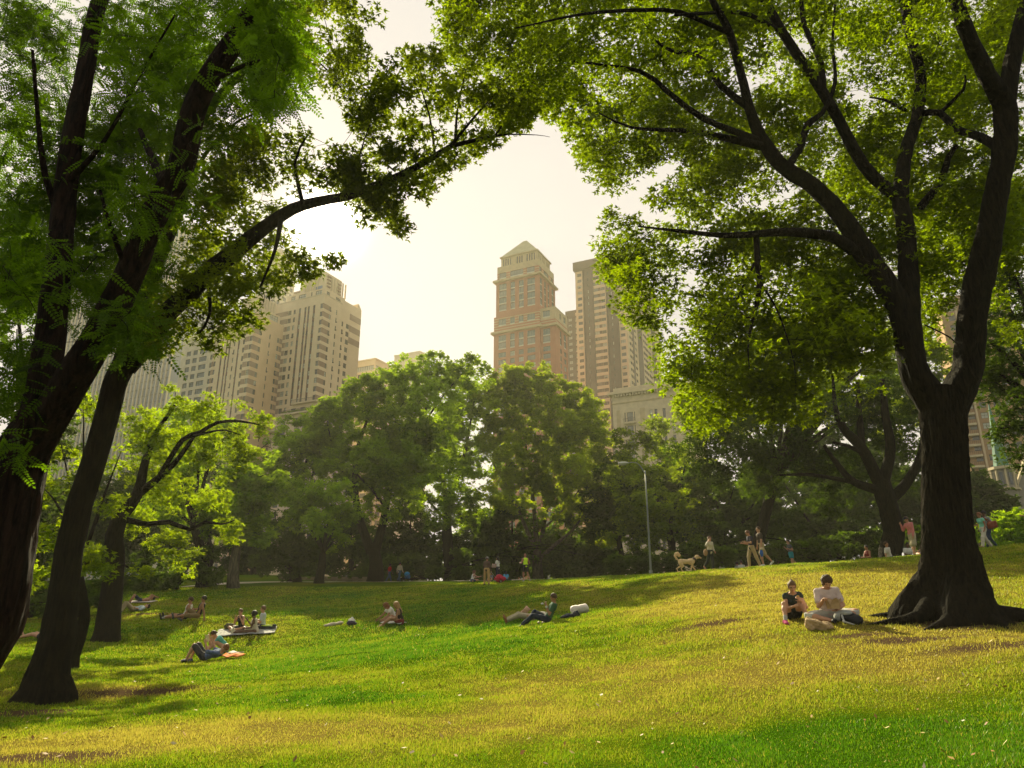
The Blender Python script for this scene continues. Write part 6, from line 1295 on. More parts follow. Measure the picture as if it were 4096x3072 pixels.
def sheet(name, label, cat, px, py, w, l, deg, m, th=.012, amp=.02, at=None):
    c = on_ground(px, py) if at is None else at; nx_, ny_ = 22, 16; u, v = np.meshgrid(np.linspace(-.5, .5, nx_) * w, np.linspace(-.5, .5, ny_) * l); Mz = RZ(deg); P = np.stack([u, v, 0 * u], -1).reshape(-1, 3) @ Mz.T
    x, y = P[:, 0] + c[0], P[:, 1] + c[1]; z = gzf(x, y) + .035 + amp * vn2(x, y, .22, 5); top = np.stack([x, y, z + th], -1); bot = np.stack([x, y, z], -1); n = len(top)
    i = (np.arange(ny_ - 1)[:, None] * nx_ + np.arange(nx_ - 1)[None, :]).ravel(); F = [np.stack([i, i + 1, i + nx_ + 1, i + nx_], 1), np.stack([i + n, i + n + nx_, i + n + nx_ + 1, i + n + 1], 1)]
    e = [j for j in range(nx_)] + [nx_ - 1 + nx_ * j for j in range(1, ny_)] + [nx_ * (ny_ - 1) + j for j in range(nx_ - 2, -1, -1)] + [nx_ * j for j in range(ny_ - 2, 0, -1)]; e = np.array(e); f = np.roll(e, -1); F.append(np.stack([e + n, f + n, f, e], 1))
    V = np.vstack([top, bot]); o3 = np.array(c); o = mesh_np(name, V - o3, np.vstack(F), [m], smooth=True); o.location = tuple(o3); return tag(o, label, cat)
G_ = lambda px, py: on_ground(px, py)
# ---- the couple sitting by the big trunk
g = G_(3176, 2476)
a = build_person('woman in glasses and dark sleeveless blouse eating with her knees drawn up', g, 1.66, 186, SITK, 'f', SKIN, shirt=(cloth('charcoal', (.035, .045, .04)), .12), pants=(cloth('black', (.015, .015, .016)), .28), shoes=cloth('magenta', (.35, .015, .13)), socks=cloth('sock_grey', (.4, .38, .34)), hair=(HG, 'bun'), vox=.0085, tilt=True, glasses='clear',
   T=(0, .30, 1), hunch=.35, face=(.12, 1, -.22), thL=(-.10, .70, .72), shL=(-.02, .45, -.9), thR=(.34, .72, .60), shR=(.20, .62, -.8), uaL=(-.28, .35, -.9), faL=(.62, .55, .75), uaR=(.16, .45, -.9), faR=(-.50, .85, .28), palmL=(.3, -1, 0), curlL=1.1, curlR=.9)
prop('bread_roll', 'small piece of bread held at the mouth of the woman in glasses', 'food', [ell((0, 0, 0), I3, (.03, .022, .02))], mat('bread', (.55, .32, .10), .8, .2), .006, .003, .02, t=w2(a, a['hand']['L']) + np.array((0, -.03, .03)))
g = G_(3318, 2482)
b_ = build_person('man in a pale pink striped t-shirt sitting cross legged over a paper box', g, 1.82, 182, CROSS, 'm', SKIN, shirt=(cloth('pale_pink', (.62, .50, .46)), .62), pants=(cloth('pale_shorts', (.50, .50, .44)), .92, .03), shoes=BLACKM, hair=(HB, 'curly'), vox=.0085, tilt=True,
   T=(0, .12, 1), hunch=.3, face=(.10, 1, -.75), thL=(-.80, .62, .10), shL=(.78, .35, -.25), thR=(.85, .5, .08), shR=(-.80, .5, -.22), uaL=(-.22, .22, -1), faL=(.72, .62, -.20), uaR=(.20, .40, -.85), faR=(-.10, .75, .45), palmL=(0, 0, 1), palmR=(0, .3, -1), curlL=.5, curlR=1.2)
# takeaway box in his hand
KR = mat('kraft_paper', (.42, .29, .15), .85, .12, 6, .3)
c = w2(b_, b_['hand']['L']) + np.array((-.03, -.02, .07)); mb = MB(); s_ = .085
for dx_, dy_, ax1, ax2 in ((-1, 0, 1, 0), (1, 0, 1, 0), (0, -1, 0, 1), (0, 1, 0, 1)):
    A_ = np.array((dx_ if dx_ else -1, dy_ if dy_ else -1, -.6)) * s_; B__ = np.array((dx_ if dx_ else 1, dy_ if dy_ else 1, -.6)) * s_
    o_ = np.array((dx_, dy_, 0)) * s_ * .25; up = np.array((0, 0, .10)); i = len(mb.v); th = np.array((dx_, dy_, 0)) * .003
    mb.quad(c + A_, c + B__, c + B__ + o_ + up, c + A_ + o_ + up); mb.quad(c + A_ + th, c + A_ + o_ + up + th, c + B__ + o_ + up + th, c + B__ + th)
    m_ = (A_ + B__) / 2; mb.poly([c + A_ + o_ + up, c + B__ + o_ + up, c + B__ * np.array((.8, .8, 1)) + o_ * 3.2 + up * 1.7, c + m_ + o_ * 4.2 + up * 2.1, c + A_ * np.array((.8, .8, 1)) + o_ * 3.2 + up * 1.7])
mb.quad(c + np.array((-s_, -s_, -.6 * s_)), c + np.array((s_, -s_, -.6 * s_)), c + np.array((s_, s_, -.6 * s_)), c + np.array((-s_, s_, -.6 * s_)))
mb.v = [tuple(np.array(v) - c) for v in mb.v]; o = mb.build('takeaway_box', KR); o.location = tuple(c); tag(o, 'open brown paper box in the hands of the cross legged man', 'box')
g = G_(3268, 2518); Ms = slope_M(g[0], g[1], 25)
o = prop('paper_bag', 'crumpled brown paper bag lying on the grass before the cross legged man', 'bag', [rbox((0, 0, .08), np.stack([unit((1, 0, -.35)), (0, 1, 0), unit((.35, 0, 1))]), (.20, .13, .085), .02), rbox((.16, .05, .05), np.stack([unit((1, .3, .3)), unit((-.3, 1, 0)), (0, 0, 1)]), (.10, .10, .03), .01, .02)], KR, .011, .035, .10, M=Ms, t=g)
g = G_(3392, 2492); Ms = slope_M(g[0], g[1], 80)
bp = tag(empty('backpack', tuple(g)), 'grey and black backpack slumped on the grass beside the cross legged man', 'backpack')
sdf_obj('bag_body', [ell((0, 0, .10), I3, (.20, .15, .13), .04), ell((.18, .03, .08), I3, (.16, .12, .10), .04)], .012, BLACKM, bp, noise=.02, nsc=.12, M=Ms, t=g)
sdf_obj('front_pocket', [ell((-.10, -.10, .12), I3, (.12, .09, .09), .03), ell((.02, -.02, .19), I3, (.14, .1, .05), .03)], .012, cloth('grey_bag', (.32, .33, .31)), bp, noise=.018, nsc=.1, M=Ms, t=g)
sdf_obj('strap', [cone((.05, -.14, .16), (.18, -.2, .06), .02, .018), cone((.18, -.2, .06), (.42, -.16, .03), .018, .012)], .010, cloth('grey_strap', (.4, .4, .37)), bp, M=Ms, t=g)
# ---- the man in green and his companion
g = G_(2192, 2490)
gm_ = build_person('man in a green polo shirt and jeans reclining with his hands at his mouth', g, 1.80, 275, SITK, 'm', SKIN_T, shirt=(cloth('green', (.045, .12, .07)), .55), pants=(cloth('denim_dark', (.018, .03, .055)), 1.96), shoes=BLACKM, hair=(HB, 'short'), vox=.013, tilt=True,
   T=(0, -.78, 1), hunch=.1, face=(.05, 1, -.05), thL=(-.02, .85, .35), shL=(0, .9, -.3), thR=(.1, .85, .60), shR=(.02, .3, -.95), footL=(0, .8, .5), uaL=(-.1, .55, -.75), faL=(.15, .25, 1), uaR=(.1, .5, -.8), faR=(-.12, .28, 1), palmL=(.3, -1, 0), palmR=(-.3, -1, 0), curl=1.0)
prop('wristwatch', 'silver watch on the wrist of the man in green', 'watch', [cone(w2(gm_, gm_['hand']['Lw'] - gm_['hand']['Ld'] * .02) , w2(gm_, gm_['hand']['Lw'] - gm_['hand']['Ld'] * .045), .036, .036)], mat('steel', (.6, .6, .55), .3, .05, metal=.6), .008)
g = G_(2128, 2486)
build_person('person in khaki trousers lying behind the man in jeans, only legs showing', (g[0], g[1] + .55), 1.72, 268, LIE, 'm', SKIN_T, shirt=(cloth('cream', (.5, .46, .38)), .5), pants=(cloth('khaki', (.36, .31, .21)), 1.9, .02), shoes=cloth('leather_tan', (.28, .11, .04)), hair=(HB, 'short'), vox=.014, tilt=True,
   thL=(-.12, .95, .26), thR=(.12, .9, .30), shL=(0, 1, -.3), shR=(0, 1, -.3), plant=0, footL=(-.2, .3, 1), footR=(.2, .3, 1), uaL=(-.4, .8, -.1), faL=(.3, .9, .2), uaR=(.4, .8, -.1), faR=(-.3, .9, .2))
g = G_(2098, 2468); prop('paper_bag', 'tan paper shopping bag leaning over on the grass behind the khaki legs', 'bag', [rbox((0, 0, .16), np.stack([unit((1, 0, .9)), (0, 1, 0), unit((-.9, 0, 1))]), (.22, .13, .085), .015)], mat('paper_tan', (.55, .33, .22), .8, .1), .014, .02, .12, t=g, M=slope_M(g[0], g[1]))
g = G_(2320, 2452); prop('pillow', 'plump white cushion bag lying alone on the grass', 'cushion', [rbox((0, 0, .13), I3, (.31, .18, .13), .11)], mat('white_nylon', (.80, .70, .64), .5, .06, 8, .1), .014, .02, .15, t=g, M=slope_M(g[0], g[1]))
g = G_(2280, 2470); prop('jacket', 'dark jacket bunched on the grass behind the man in green', 'jacket', [ell((0, 0, .05), I3, (.34, .14, .07)), ell((.2, 0, .1), I3, (.12, .1, .07))], cloth('navy', (.02, .025, .045)), .014, .025, .1, t=g, M=slope_M(g[0], g[1]))
g = G_(2165, 2494); prop('sandals', 'pair of discarded pale sandals on the grass below the jeans', 'sandals', [ell((-.08, 0, .03), I3, (.045, .13, .03)), ell((.06, .03, .03), I3, (.045, .13, .03))], mat('tan_rubber', (.35, .27, .2), .7), .012, .006, .05, t=g)
g = G_(2170, 2418); prop('litter', 'small scrap of white paper on the shaded lawn', 'litter', [ell((0, 0, .03), I3, (.07, .05, .035))], mat('white_paper', (.75, .70, .66), .7, .05), .012, .012, .05, t=g)
# ---- two women bent over a sheet of paper
g = G_(1605, 2498); WH = mat('white_paper', (.75, .70, .66), .7, .05)
build_person('long haired blonde woman in a dark tank top sitting with her knees up', g, 1.66, 262, SITK, 'f', SKIN_T, shirt=(cloth('dark_brown', (.03, .02, .018)), 0), pants=(cloth('maroon', (.16, .012, .018)), .45), hair=(HL, 'long'), vox=.013, tilt=True,
   T=(0, .12, 1), hunch=.25, face=(.25, 1, -.35), thL=(-.1, .9, .42), shL=(-.02, .9, -.4), thR=(.1, .85, .52), shR=(.0, .8, -.6), uaL=(-.05, .35, -1), faL=(.15, 1, -.05), uaR=(.1, .35, -1), faR=(-.1, 1, .0))
g = G_(1575, 2488)
build_person('woman with curly auburn hair in a white top leaning over a sheet of paper', (g[0], g[1] + .35), 1.66, 235, CROSS, 'f', SKIN_T, shirt=(cloth('white', (.7, .68, .62)), .35), pants=(cloth('tan_short', (.3, .2, .13)), .6), hair=(HR, 'curly'), vox=.013, tilt=True, T=(0, .45, 1), hunch=.4, face=(0, 1, -.9), uaL=(-.1, .6, -.8), faL=(.2, .8, -.4), uaR=(.15, .75, -.75), faR=(.25, .85, -.65))
sheet('drawing_board', 'white sheet of paper on the grass before the two women', 'paper', 1552, 2492, .5, .34, 10, WH, .006, .004)
sheet('towel', 'crumpled white cloth under the blonde woman in the tank top', 'cloth', 1588, 2498, .6, .35, 30, cloth('white2', (.68, .68, .62)), .02, .07)
g = G_(1336, 2502); prop('bag', 'long pale tote bag lying flat on the shaded lawn', 'bag', [ell((-.12, 0, .05), I3, (.28, .11, .06)), ell((.2, .03, .06), I3, (.17, .09, .055))], cloth('canvas', (.42, .36, .27)), .013, .02, .1, t=g, M=slope_M(g[0], g[1], -20))
g = G_(1406, 2500); prop('bundle', 'small dark bundle with a white cloth on top, alone on the lawn', 'bundle', [ell((0, 0, .07), I3, (.20, .13, .08)), ], cloth('navy2', (.035, .025, .06)), .013, .02, .1, t=g)
g = G_(1406, 2499); prop('cloth', 'white crumpled cloth lying on the dark bundle', 'cloth', [ell((0, 0, .16), I3, (.13, .09, .06)), ell((.02, 0, .21), I3, (.05, .05, .06))], WH, .013, .025, .07, t=g)
# ---- three friends on a blanket
sheet('picnic_blanket', 'pale patterned blanket under the three friends at left', 'blanket', 985, 2531, 2.1, 1.15, -14, cloth('blanket', (.30, .30, .28), .5), .006, .05)
g = G_(958, 2526)
build_person('woman in a black sleeveless top holding both hands to her cheeks', (g[0], g[1] + .2), 1.58, 200, CROSS, 'f', SKIN, shirt=(cloth('black2', (.012, .012, .014)), 0), pants=(cloth('black', (.015, .015, .016)), .7, .03), hair=(HG, 'short'), vox=.013, tilt=True, T=(0, .12, 1), face=(.05, 1, -.1), uaL=(-.25, .45, -.85), faL=(.35, .25, 1), uaR=(.25, .45, -.85), faR=(-.35, .25, 1), palmL=(.6, -.8, 0), palmR=(-.6, -.8, 0), curl=.3, thL=(-.75, .7, .15), thR=(.75, .7, .15))
g = G_(1020, 2534)
build_person('person with round dark curly hair in a cream dress, legs stretched out', g, 1.56, 262, LEGSOUT, 'f', SKIN_D, dress=(cloth('cream2', (.55, .48, .36)), .75), shoes=cloth('cream_shoe', (.6, .55, .4)), hair=(HD, 'afro'), vox=.013, tilt=True, T=(0, .05, 1), hunch=.15, face=(.1, 1, 0), uaL=(-.05, .3, -1), faL=(.1, .95, -.1), uaR=(.1, .5, -.8), faR=(-.1, .6, .8))
g = G_(1040, 2520)
build_person('young man with glasses in a pale grey t-shirt sitting cross legged', (g[0], g[1] + .25), 1.66, 258, CROSS, 'm', SKIN, shirt=(cloth('pale_grey', (.42, .46, .48)), .6), pants=(cloth('dark_short', (.02, .018, .025)), .8), hair=(HG, 'short'), vox=.013, tilt=True, glasses='clear', T=(0, -.05, 1), face=(0, 1, .05), uaL=(-.1, .3, -1), faL=(.15, 1, .1), uaR=(.1, .35, -1), faR=(-.15, 1, .15))
g = G_(1072, 2520); prop('bag', 'dark bag topped with a lime green cloth at the end of the blanket', 'bag', [ell((0, 0, .06), I3, (.3, .15, .08)), ell((.22, 0, .13), I3, (.08, .07, .07))], cloth('dark_bag', (.03, .035, .04)), .014, .025, .1, t=g)
g = G_(1066, 2519); prop('cloth', 'lime green cloth lying on the dark bag at the end of the blanket', 'cloth', [ell((0, 0, .15), I3, (.2, .12, .03))], cloth('lime', (.45, .6, .08)), .012, .015, .08, t=g)
g = G_(918, 2522); prop('bag', 'olive patterned bag beside the woman in black', 'bag', [ell((0, 0, .12), I3, (.22, .15, .15))], cloth('olive', (.09, .08, .03), .5), .014, .03, .09, t=g)
# ---- two men leaning back
g = G_(740, 2476)
build_person('man in sunglasses and white tank top leaning back on his arms', g, 1.80, 262, LEGSOUT, 'm', SKIN_T, shirt=(cloth('white', (.7, .68, .62)), -1), pants=(cloth('navy3', (.01, .012, .02)), .5), shoes=BLACKM, socks=cloth('sock_grey', (.4, .38, .34)), hair=(HB, 'short'), glasses='sun', vox=.013, tilt=True, T=(0, -.42, 1), face=(-.05, 1, .05), uaL=(-.2, -.35, -1), faL=(-.05, -.1, -1), uaR=(.2, -.35, -1), faR=(.05, -.1, -1), thL=(-.1, 1, .12), thR=(.1, 1, .16))
g = G_(790, 2482)
build_person('man in a black tank top reclining beside the man in white', g, 1.78, 258, LEGSOUT, 'm', SKIN_T, shirt=(cloth('black2', (.012, .012, .014)), -1), pants=(cloth('khaki2', (.22, .15, .07)), .95, .02), shoes=cloth('grey_shoe', (.1, .1, .1)), hair=(HD, 'crop'), vox=.013, tilt=True, T=(0, -.45, 1), face=(0, 1, .05), thL=(-.1, .9, .1), thR=(.12, .8, .45), shR=(.0, .6, -.8), uaL=(-.25, -.35, -.9), faL=(-.05, -.1, -1), uaR=(.1, .65, -.6), faR=(-.1, .9, -.1))
# ---- two lying near the crooked tree
g = G_(530, 2446); build_person('person in a pale shirt lying on the grass with bent knees', g, 1.74, 228, LIE, 'm', SKIN, shirt=(cloth('pale_blue', (.38, .46, .46)), 1.2), pants=(cloth('khaki3', (.42, .33, .2)), 1.9), shoes=BLACKM, hair=(HD, 'short'), vox=.017, tilt=True)
g = G_(560, 2410); build_person('shirtless sunbather lying on a pale towel with knees raised', g, 1.72, 235, LIE, 'm', SKIN_T, shirt=None, pants=(cloth('navy4', (.02, .03, .06)), .8), shoes=BLACKM, hair=(HD, 'short'), vox=.017, tilt=True, uaR=(.3, -.5, .7), faR=(-.2, -.8, -.4), uaL=(-.3, -.5, .7), faL=(.2, -.8, -.4))
sheet('towel', 'pale towel under the shirtless sunbather', 'towel', 565, 2410, 1.5, .7, 5, cloth('towel_pink', (.6, .5, .45)), .015, .02)
g = G_(470, 2437)
# ---- the reader and the girl in teal
g = G_(815, 2642)
rd = build_person('man with red brown hair in a blue plaid shirt lying down reading a book', g, 1.80, 268, LIE, 'm', SKIN, shirt=(cloth('blue_plaid', (.10, .14, .27), .35), 1.1), pants=(cloth('grey_short', (.05, .05, .055)), .9, .02), hair=(HR, 'short'), vox=.012, tilt=True, T=(0, -1, .22), thL=(-.18, .62, .80), shL=(-.02, .5, -.85), thR=(.12, .62, .80), shR=(.02, .5, -.85), uaL=(-.35, .55, .15), faL=(.15, .35, .9), uaR=(.3, .55, .15), faR=(-.15, .35, .9), face=(.05, .85, .55), headup=(0, -.6, .8))
bk = w2(rd, (rd['hand']['L'] + rd['hand']['R']) / 2); mb = MB()
for q in (-1, 1): mb.box((0, 0, 0), np.array((-.02, q * .13, .02)), np.array((-.05, 0, .19)), np.array((.012, 0, 0)), 0)
o = mb.build('book', mat('book_yellow', (.55, .47, .22), .7, .1)); o.location = tuple(bk + np.array((0, 0, -.06))); tag(o, 'open yellowish book held up by the man lying down', 'book')
g = G_(902, 2606)
build_person('girl in a teal top hunched forward with her hands at her face', (g[0], g[1]), 1.64, 250, SITK, 'f', SKIN, shirt=(cloth('teal', (.07, .33, .29)), .3), pants=(cloth('pale_short', (.5, .5, .5)), .4), hair=(HB, 'pony'), vox=.013, tilt=True, T=(0, .5, 1), hunch=.55, face=(0, 1, -.75), uaL=(-.1, .8, -.5), faL=(.15, .25, 1), uaR=(.1, .8, -.5), faR=(-.15, .25, 1), curl=.4, palmL=(.2, -1, 0), palmR=(-.2, -1, 0), cap=(cloth('black2', (.012, .012, .014)), 'cap') if False else None)
sheet('towel', 'bright orange towel behind the head of the reading man', 'towel', 925, 2634, .75, .35, 20, cloth('orange', (.75, .20, .02)), .03, .10)
sheet('towel', 'white towel beside the orange one', 'towel', 940, 2622, .5, .25, 25, cloth('white3', (.7, .62, .58)), .03, .08)
g = G_(745, 2650); prop('shoes', 'pair of kicked off dark and white shoes by the reading man', 'shoes', [ell((-.08, 0, .05), I3, (.06, .14, .05)), ell((.1, .05, .05), I3, (.06, .14, .05))], cloth('shoe_dark', (.08, .08, .09), .6), .013, .012, .05, t=g)
g = G_(120, 2560); build_person('bare legged person lying partly hidden by the long trunk', (g[0] + .55, g[1]), 1.72, 268, dict(LIE), 'f', SKIN, shirt=(cloth('maroon2', (.2, .04, .04)), .4), pants=(cloth('dark_short', (.02, .018, .025)), .4), hair=(HB, 'long'), vox=.016, tilt=True, thL=(-.1, .95, .25), thR=(.1, .95, .25), shL=(0, 1, -.25), shR=(0, 1, -.25), plant=0, footL=(0, .3, 1), footR=(0, .3, 1))
# ---- walkers on the crest
def at(px, Y, py=2190): r = ratio(px, py); return (r * Y, Y)
ph = build_person('woman in a cream blouse walking and talking on the phone', at(2838, 36.5), 1.68, 150, WALK, 'f', SKIN, shirt=(cloth('cream3', (.60, .55, .42)), 1.6, .06), pants=(cloth('green_black', (.015, .025, .022)), 1.9), shoes=cloth('tan_shoe', (.4, .24, .13)), hair=(HG, 'long'), vox=.017, uaR=(.65, .3, -.5), faR=(-.50, .15, .9), uaL=(-.2, 0, -1), faL=(.2, .6, -.7), thL=(-.03, .1, -1), shL=(0, .0, -1), thR=(.03, -.1, -1), shR=(0, -.75, -.75), face=(.1, 1, 0))
sdf_obj('shoulder_bag', [ell((.20, -.1, -.05), I3, (.06, .14, .17)), cone((.19, -.05, .1), (.1, .02, .48), .012, .012)], .017, cloth('tan_bag', (.30, .19, .09)), None, M=ph['M'], t=ph['t'])
o = bpy.data.objects[-1] if False else [x for x in COL.objects if x.name.startswith('shoulder_bag')][-1]; tag(o, 'tan shoulder bag hanging at the hip of the woman on the phone', 'bag')
build_person('man in a navy t-shirt and khakis looking at what he holds', at(3005, 35.0), 1.80, 262, WALK, 'm', SKIN, shirt=(cloth('navy5', (.02, .022, .045)), .55, .05), pants=(cloth('khaki4', (.42, .32, .18)), 1.95, .02), shoes=cloth('tan_shoe', (.4, .24, .13)), hair=(HG, 'short'), vox=.017, face=(.05, 1, -.5), uaL=(-.1, .25, -1), faL=(.05, 1, .15), uaR=(.1, .1, -1), faR=(0, .9, .1), thL=(-.03, -.35, -1), shL=(0, -.4, -1), thR=(.03, .3, -1), shR=(0, .0, -1))
wm = build_person('man in a brown t-shirt and khaki shorts striding behind his friend', at(3045, 34.3), 1.86, 266, WALK, 'm', SKIN, shirt=(cloth('brown', (.055, .04, .032)), .6, .05), pants=(cloth('khaki4', (.42, .32, .18)), .92, .03), shoes=cloth('white_shoe', (.6, .6, .55)), hair=(HB, 'short'), vox=.017, build=1.08, face=(-.15, 1, 0), uaL=(-.1, .1, -1), faL=(-.05, .1, -1), uaR=(.1, .0, -1), faR=(.05, .2, -1), thL=(-.03, .2, -1), shL=(0, -.15, -1), thR=(.03, -.45, -1), shR=(0, -.75, -.8))
hb = w2(wm, wm['hand']['L']); prop('folded_umbrella', 'blue folded umbrella hanging from the hand of the man in brown', 'umbrella', [ell(hb + np.array((0, 0, -.22)), I3, (.075, .06, .17)), cone(hb + np.array((0, 0, -.05)), hb + np.array((0, 0, .02)), .02, .02)], cloth('blue', (.01, .10, .42)), .015, .01, .08)
prop('sun_visor', 'pale hat held against the blue umbrella', 'hat', [ell(hb + np.array((.03, 0, -.02)), I3, (.08, .09, .07))], cloth('cream4', (.6, .5, .33)), .015, .01, .08)
build_person('woman jogging in a grey top and teal shorts with white trim', at(3160, 40.0), 1.66, 265, WALK, 'f', SKIN, shirt=(cloth('grey', (.10, .11, .12)), .35), pants=(cloth('teal2', (.01, .26, .30)), .42, .03), shoes=cloth('white_shoe', (.6, .6, .55)), hair=(HD, 'pony'), vox=.018, T=(0, .1, 1), uaL=(-.1, -.4, -.9), faL=(.15, .9, .2), uaR=(.1, -.1, -1), faR=(-.1, .9, .75), thL=(-.03, .05, -1), shL=(0, -.1, -1), thR=(.03, -.35, -1), shR=(0, -.8, -.7), curl=1.3)
pk = build_person('man in a pink long sleeved shirt and dark cap walking head down', at(3655, 33.0), 1.82, 262, STAND, 'm', SKIN, shirt=(cloth('pink', (.60, .20, .20)), 1.97, .0), pants=(cloth('khaki5', (.42, .36, .24)), .98, .05), shoes=BLACKM, hair=(HB, 'short'), vox=.016, build=1.08, T=(0, .06, 1), hunch=.2, face=(0, 1, -.45), cap=(cloth('navy6', (.015, .018, .03)), 'cap'), uaR=(.1, .5, -.8), faR=(-.1, .35, .95), uaL=(-.12, .05, -1), faL=(-.05, .15, -1), thL=(-.04, .15, -1), thR=(.04, -.1, -1))
mt_ = build_person('woman in a mint sleeveless top and white trousers walking', at(3946, 32.8), 1.66, 264, WALK, 'f', SKIN_T, shirt=(cloth('mint', (.22, .60, .45)), .15, .05), pants=(cloth('white_trs', (.62, .56, .46)), 1.95, .03), shoes=cloth('tan_shoe', (.4, .24, .13)), hair=(HR, 'short'), vox=.016, uaL=(-.1, -.15, -1), faL=(.05, .35, -1), uaR=(.1, .2, -1), faR=(0, 1, .1))
prop('shoulder_bag', 'large red brown leather bag on the shoulder of the woman in mint', 'bag', [rbox(w2(mt_, (-.24, -.30, .16)), np.stack([unit((.9, .2, .25)), unit((-.2, 1, 0)), unit((-.25, 0, 1))]), (.24, .08, .15), .06), cone(w2(mt_, (-.2, -.2, .26)), w2(mt_, (-.16, 0, .50)), .018, .018), cone(w2(mt_, (-.2, -.38, .26)), w2(mt_, (-.16, -.03, .50)), .018, .018)], cloth('leather_red', (.22, .06, .03)), .016, .012, .1)
build_person('man in a black cap and grey t-shirt walking beyond the woman in mint', at(3966, 33.2), 1.78, 264, WALK, 'm', SKIN_D, shirt=(cloth('grey2', (.26, .27, .28)), .6), pants=(cloth('denim', (.03, .05, .10)), 1.95), shoes=BLACKM, hair=(HD, 'crop'), vox=.017, cap=(BLACKM, 'cap'))
build_person('person with arms raised at the extreme right edge of the picture', at(4165, 31.0), 1.78, 262, STAND, 'm', SKIN, shirt=(cloth('white', (.7, .68, .62)), .6), pants=(cloth('denim', (.03, .05, .10)), 1.95), shoes=BLACKM, hair=(HR, 'short'), vox=.018, uaL=(-.1, .4, -.8), faL=(0, 1, .1), uaR=(.1, .4, -.8), faR=(0, 1, .1))
build_person('blond long haired girl in a blue tank top sitting beside the big trunk', at(3712, 31.5), 1.60, 255, CROSS, 'f', SKIN, shirt=(cloth('blue_grey', (.16, .22, .33)), 0), pants=(cloth('denim', (.03, .05, .10)), .5), hair=(HL, 'long'), vox=.017, tilt=True, uaR=(.1, .3, -1), faR=(0, 1, -.2))
build_person('man in a white v-neck t-shirt sitting on the crest looking right', at(3553, 34.8), 1.70, 80, LEGSOUT, 'm', SKIN_T, shirt=(cloth('off_white', (.55, .52, .46)), .6), pants=(cloth('denim', (.03, .05, .10)), 1.9), shoes=BLACKM, hair=(HB, 'crop'), vox=.018, T=(0, -.2, 1), twist=-60, uaL=(-.25, -.3, -1), faL=(-.1, -.1, -1), uaR=(.25, -.3, -1), faR=(.1, -.1, -1))
build_person('dark haired person in a dark red top sitting low behind the crest', at(3470, 35.5), 1.62, 250, CROSS, 'f', SKIN_T, shirt=(cloth('maroon2', (.2, .04, .04)), 0), pants=(cloth('denim', (.03, .05, .10)), 1.5), hair=(HD, 'bun'), vox=.02)
build_person('person in a white t-shirt seated just behind the man in pink', at(3628, 35.5), 1.66, 180, CROSS, 'm', SKIN_D, shirt=(cloth('white', (.7, .68, .62)), .6), pants=(cloth('denim', (.03, .05, .10)), 1.5), hair=(HD, 'crop'), vox=.02)
build_person('boy in a white t-shirt sitting beyond the crest near the dog walker', at(2886, 44), 1.62, 330, CROSS, 'm', SKIN, shirt=(cloth('white', (.7, .68, .62)), .6), pants=(cloth('denim', (.03, .05, .10)), 1.5), hair=(HD, 'crop'), vox=.02)
build_person('dark haired youth with a backpack strap seated left of another', at(2946, 44), 1.50, 330, CROSS, 'm', SKIN, shirt=(cloth('pale_grey', (.42, .46, .48)), .6), pants=(cloth('denim', (.03, .05, .10)), 1.5), hair=(HD, 'crop'), vox=.02)
build_person('youth in a pale t-shirt seated just left of the walking pair', at(2962, 43), 1.56, 340, CROSS, 'm', SKIN, shirt=(cloth('white', (.7, .68, .62)), .6), pants=(cloth('denim', (.03, .05, .10)), 1.5), hair=(HB, 'crop'), vox=.02)
build_person('person in dark red seated in the shade between walkers and jogger', at(3078, 46), 1.64, 300, CROSS, 'm', SKIN_D, shirt=(cloth('maroon3', (.13, .025, .025)), .6), pants=(cloth('denim', (.03, .05, .10)), 1.5), hair=(HD, 'crop'), vox=.022)
build_person('person with black hair seated near the jogging woman', at(3105, 46), 1.5, 200, CROSS, 'f', SKIN_D, shirt=(cloth('black2', (.012, .012, .014)), .6), pants=(cloth('denim', (.03, .05, .10)), 1.5), hair=(HD, 'short'), vox=.022)
build_person('child in a bright red shirt seated behind the jogger legs', at(3178, 45), 1.5, 200, CROSS, 'f', SKIN_D, shirt=(cloth('red', (.55, .02, .015)), .6), pants=(cloth('red', (.55, .02, .015)), 1.5), hair=(HD, 'short'), vox=.022)
# ---- people on the path
build_person('jogger in a fluorescent yellow vest and black shorts seen from behind', at(2102, 47.5), 1.80, 335, WALK, 'm', SKIN_T, shirt=(cloth('neon', (.62, .95, .02)), 0, .03), pants=(BLACKM, .62, .02), shoes=cloth('grey_shoe2', (.3, .3, .32)), hair=(None, 'bald'), vox=.019, uaL=(-.35, -.1, -1), faL=(.05, 1, .1), uaR=(.35, -.2, -1), faR=(-.1, .8, -.2), thR=(.05, -.1, -1), shR=(.25, -.35, -1), thL=(-.05, .2, -1), shL=(0, -.05, -1))
ht = build_person('woman in a grey bucket hat, brown sweater and tan trousers', at(1948, 46.0), 1.74, 20, STAND, 'f', SKIN_T, shirt=(cloth('brown_knit', (.11, .07, .05)), 1.95, .05), pants=(cloth('mustard', (.46, .29, .11)), 1.97, .01), shoes=BLACKM, hair=(HB, 'short'), cap=(cloth('hat_grey', (.28, .27, .23)), 'hat'), vox=.018, thL=(-.14, .1, -1), thR=(.14, -.05, -1), shL=(-.05, 0, -1), shR=(.05, -.05, -1), uaL=(-.15, .0, -1), uaR=(.2, 0, -1), faR=(.25, .15, -1))
wt = build_person('woman with long dark hair in a white t-shirt and navy trousers', at(1992, 49.5), 1.66, 300, STAND, 'f', SKIN, shirt=(cloth('white', (.7, .68, .62)), .5, .04), pants=(cloth('navy5', (.02, .022, .045)), 1.96), shoes=BLACKM, hair=(HD, 'long'), vox=.018, uaL=(-.1, .2, -1), faL=(.2, .9, .3))
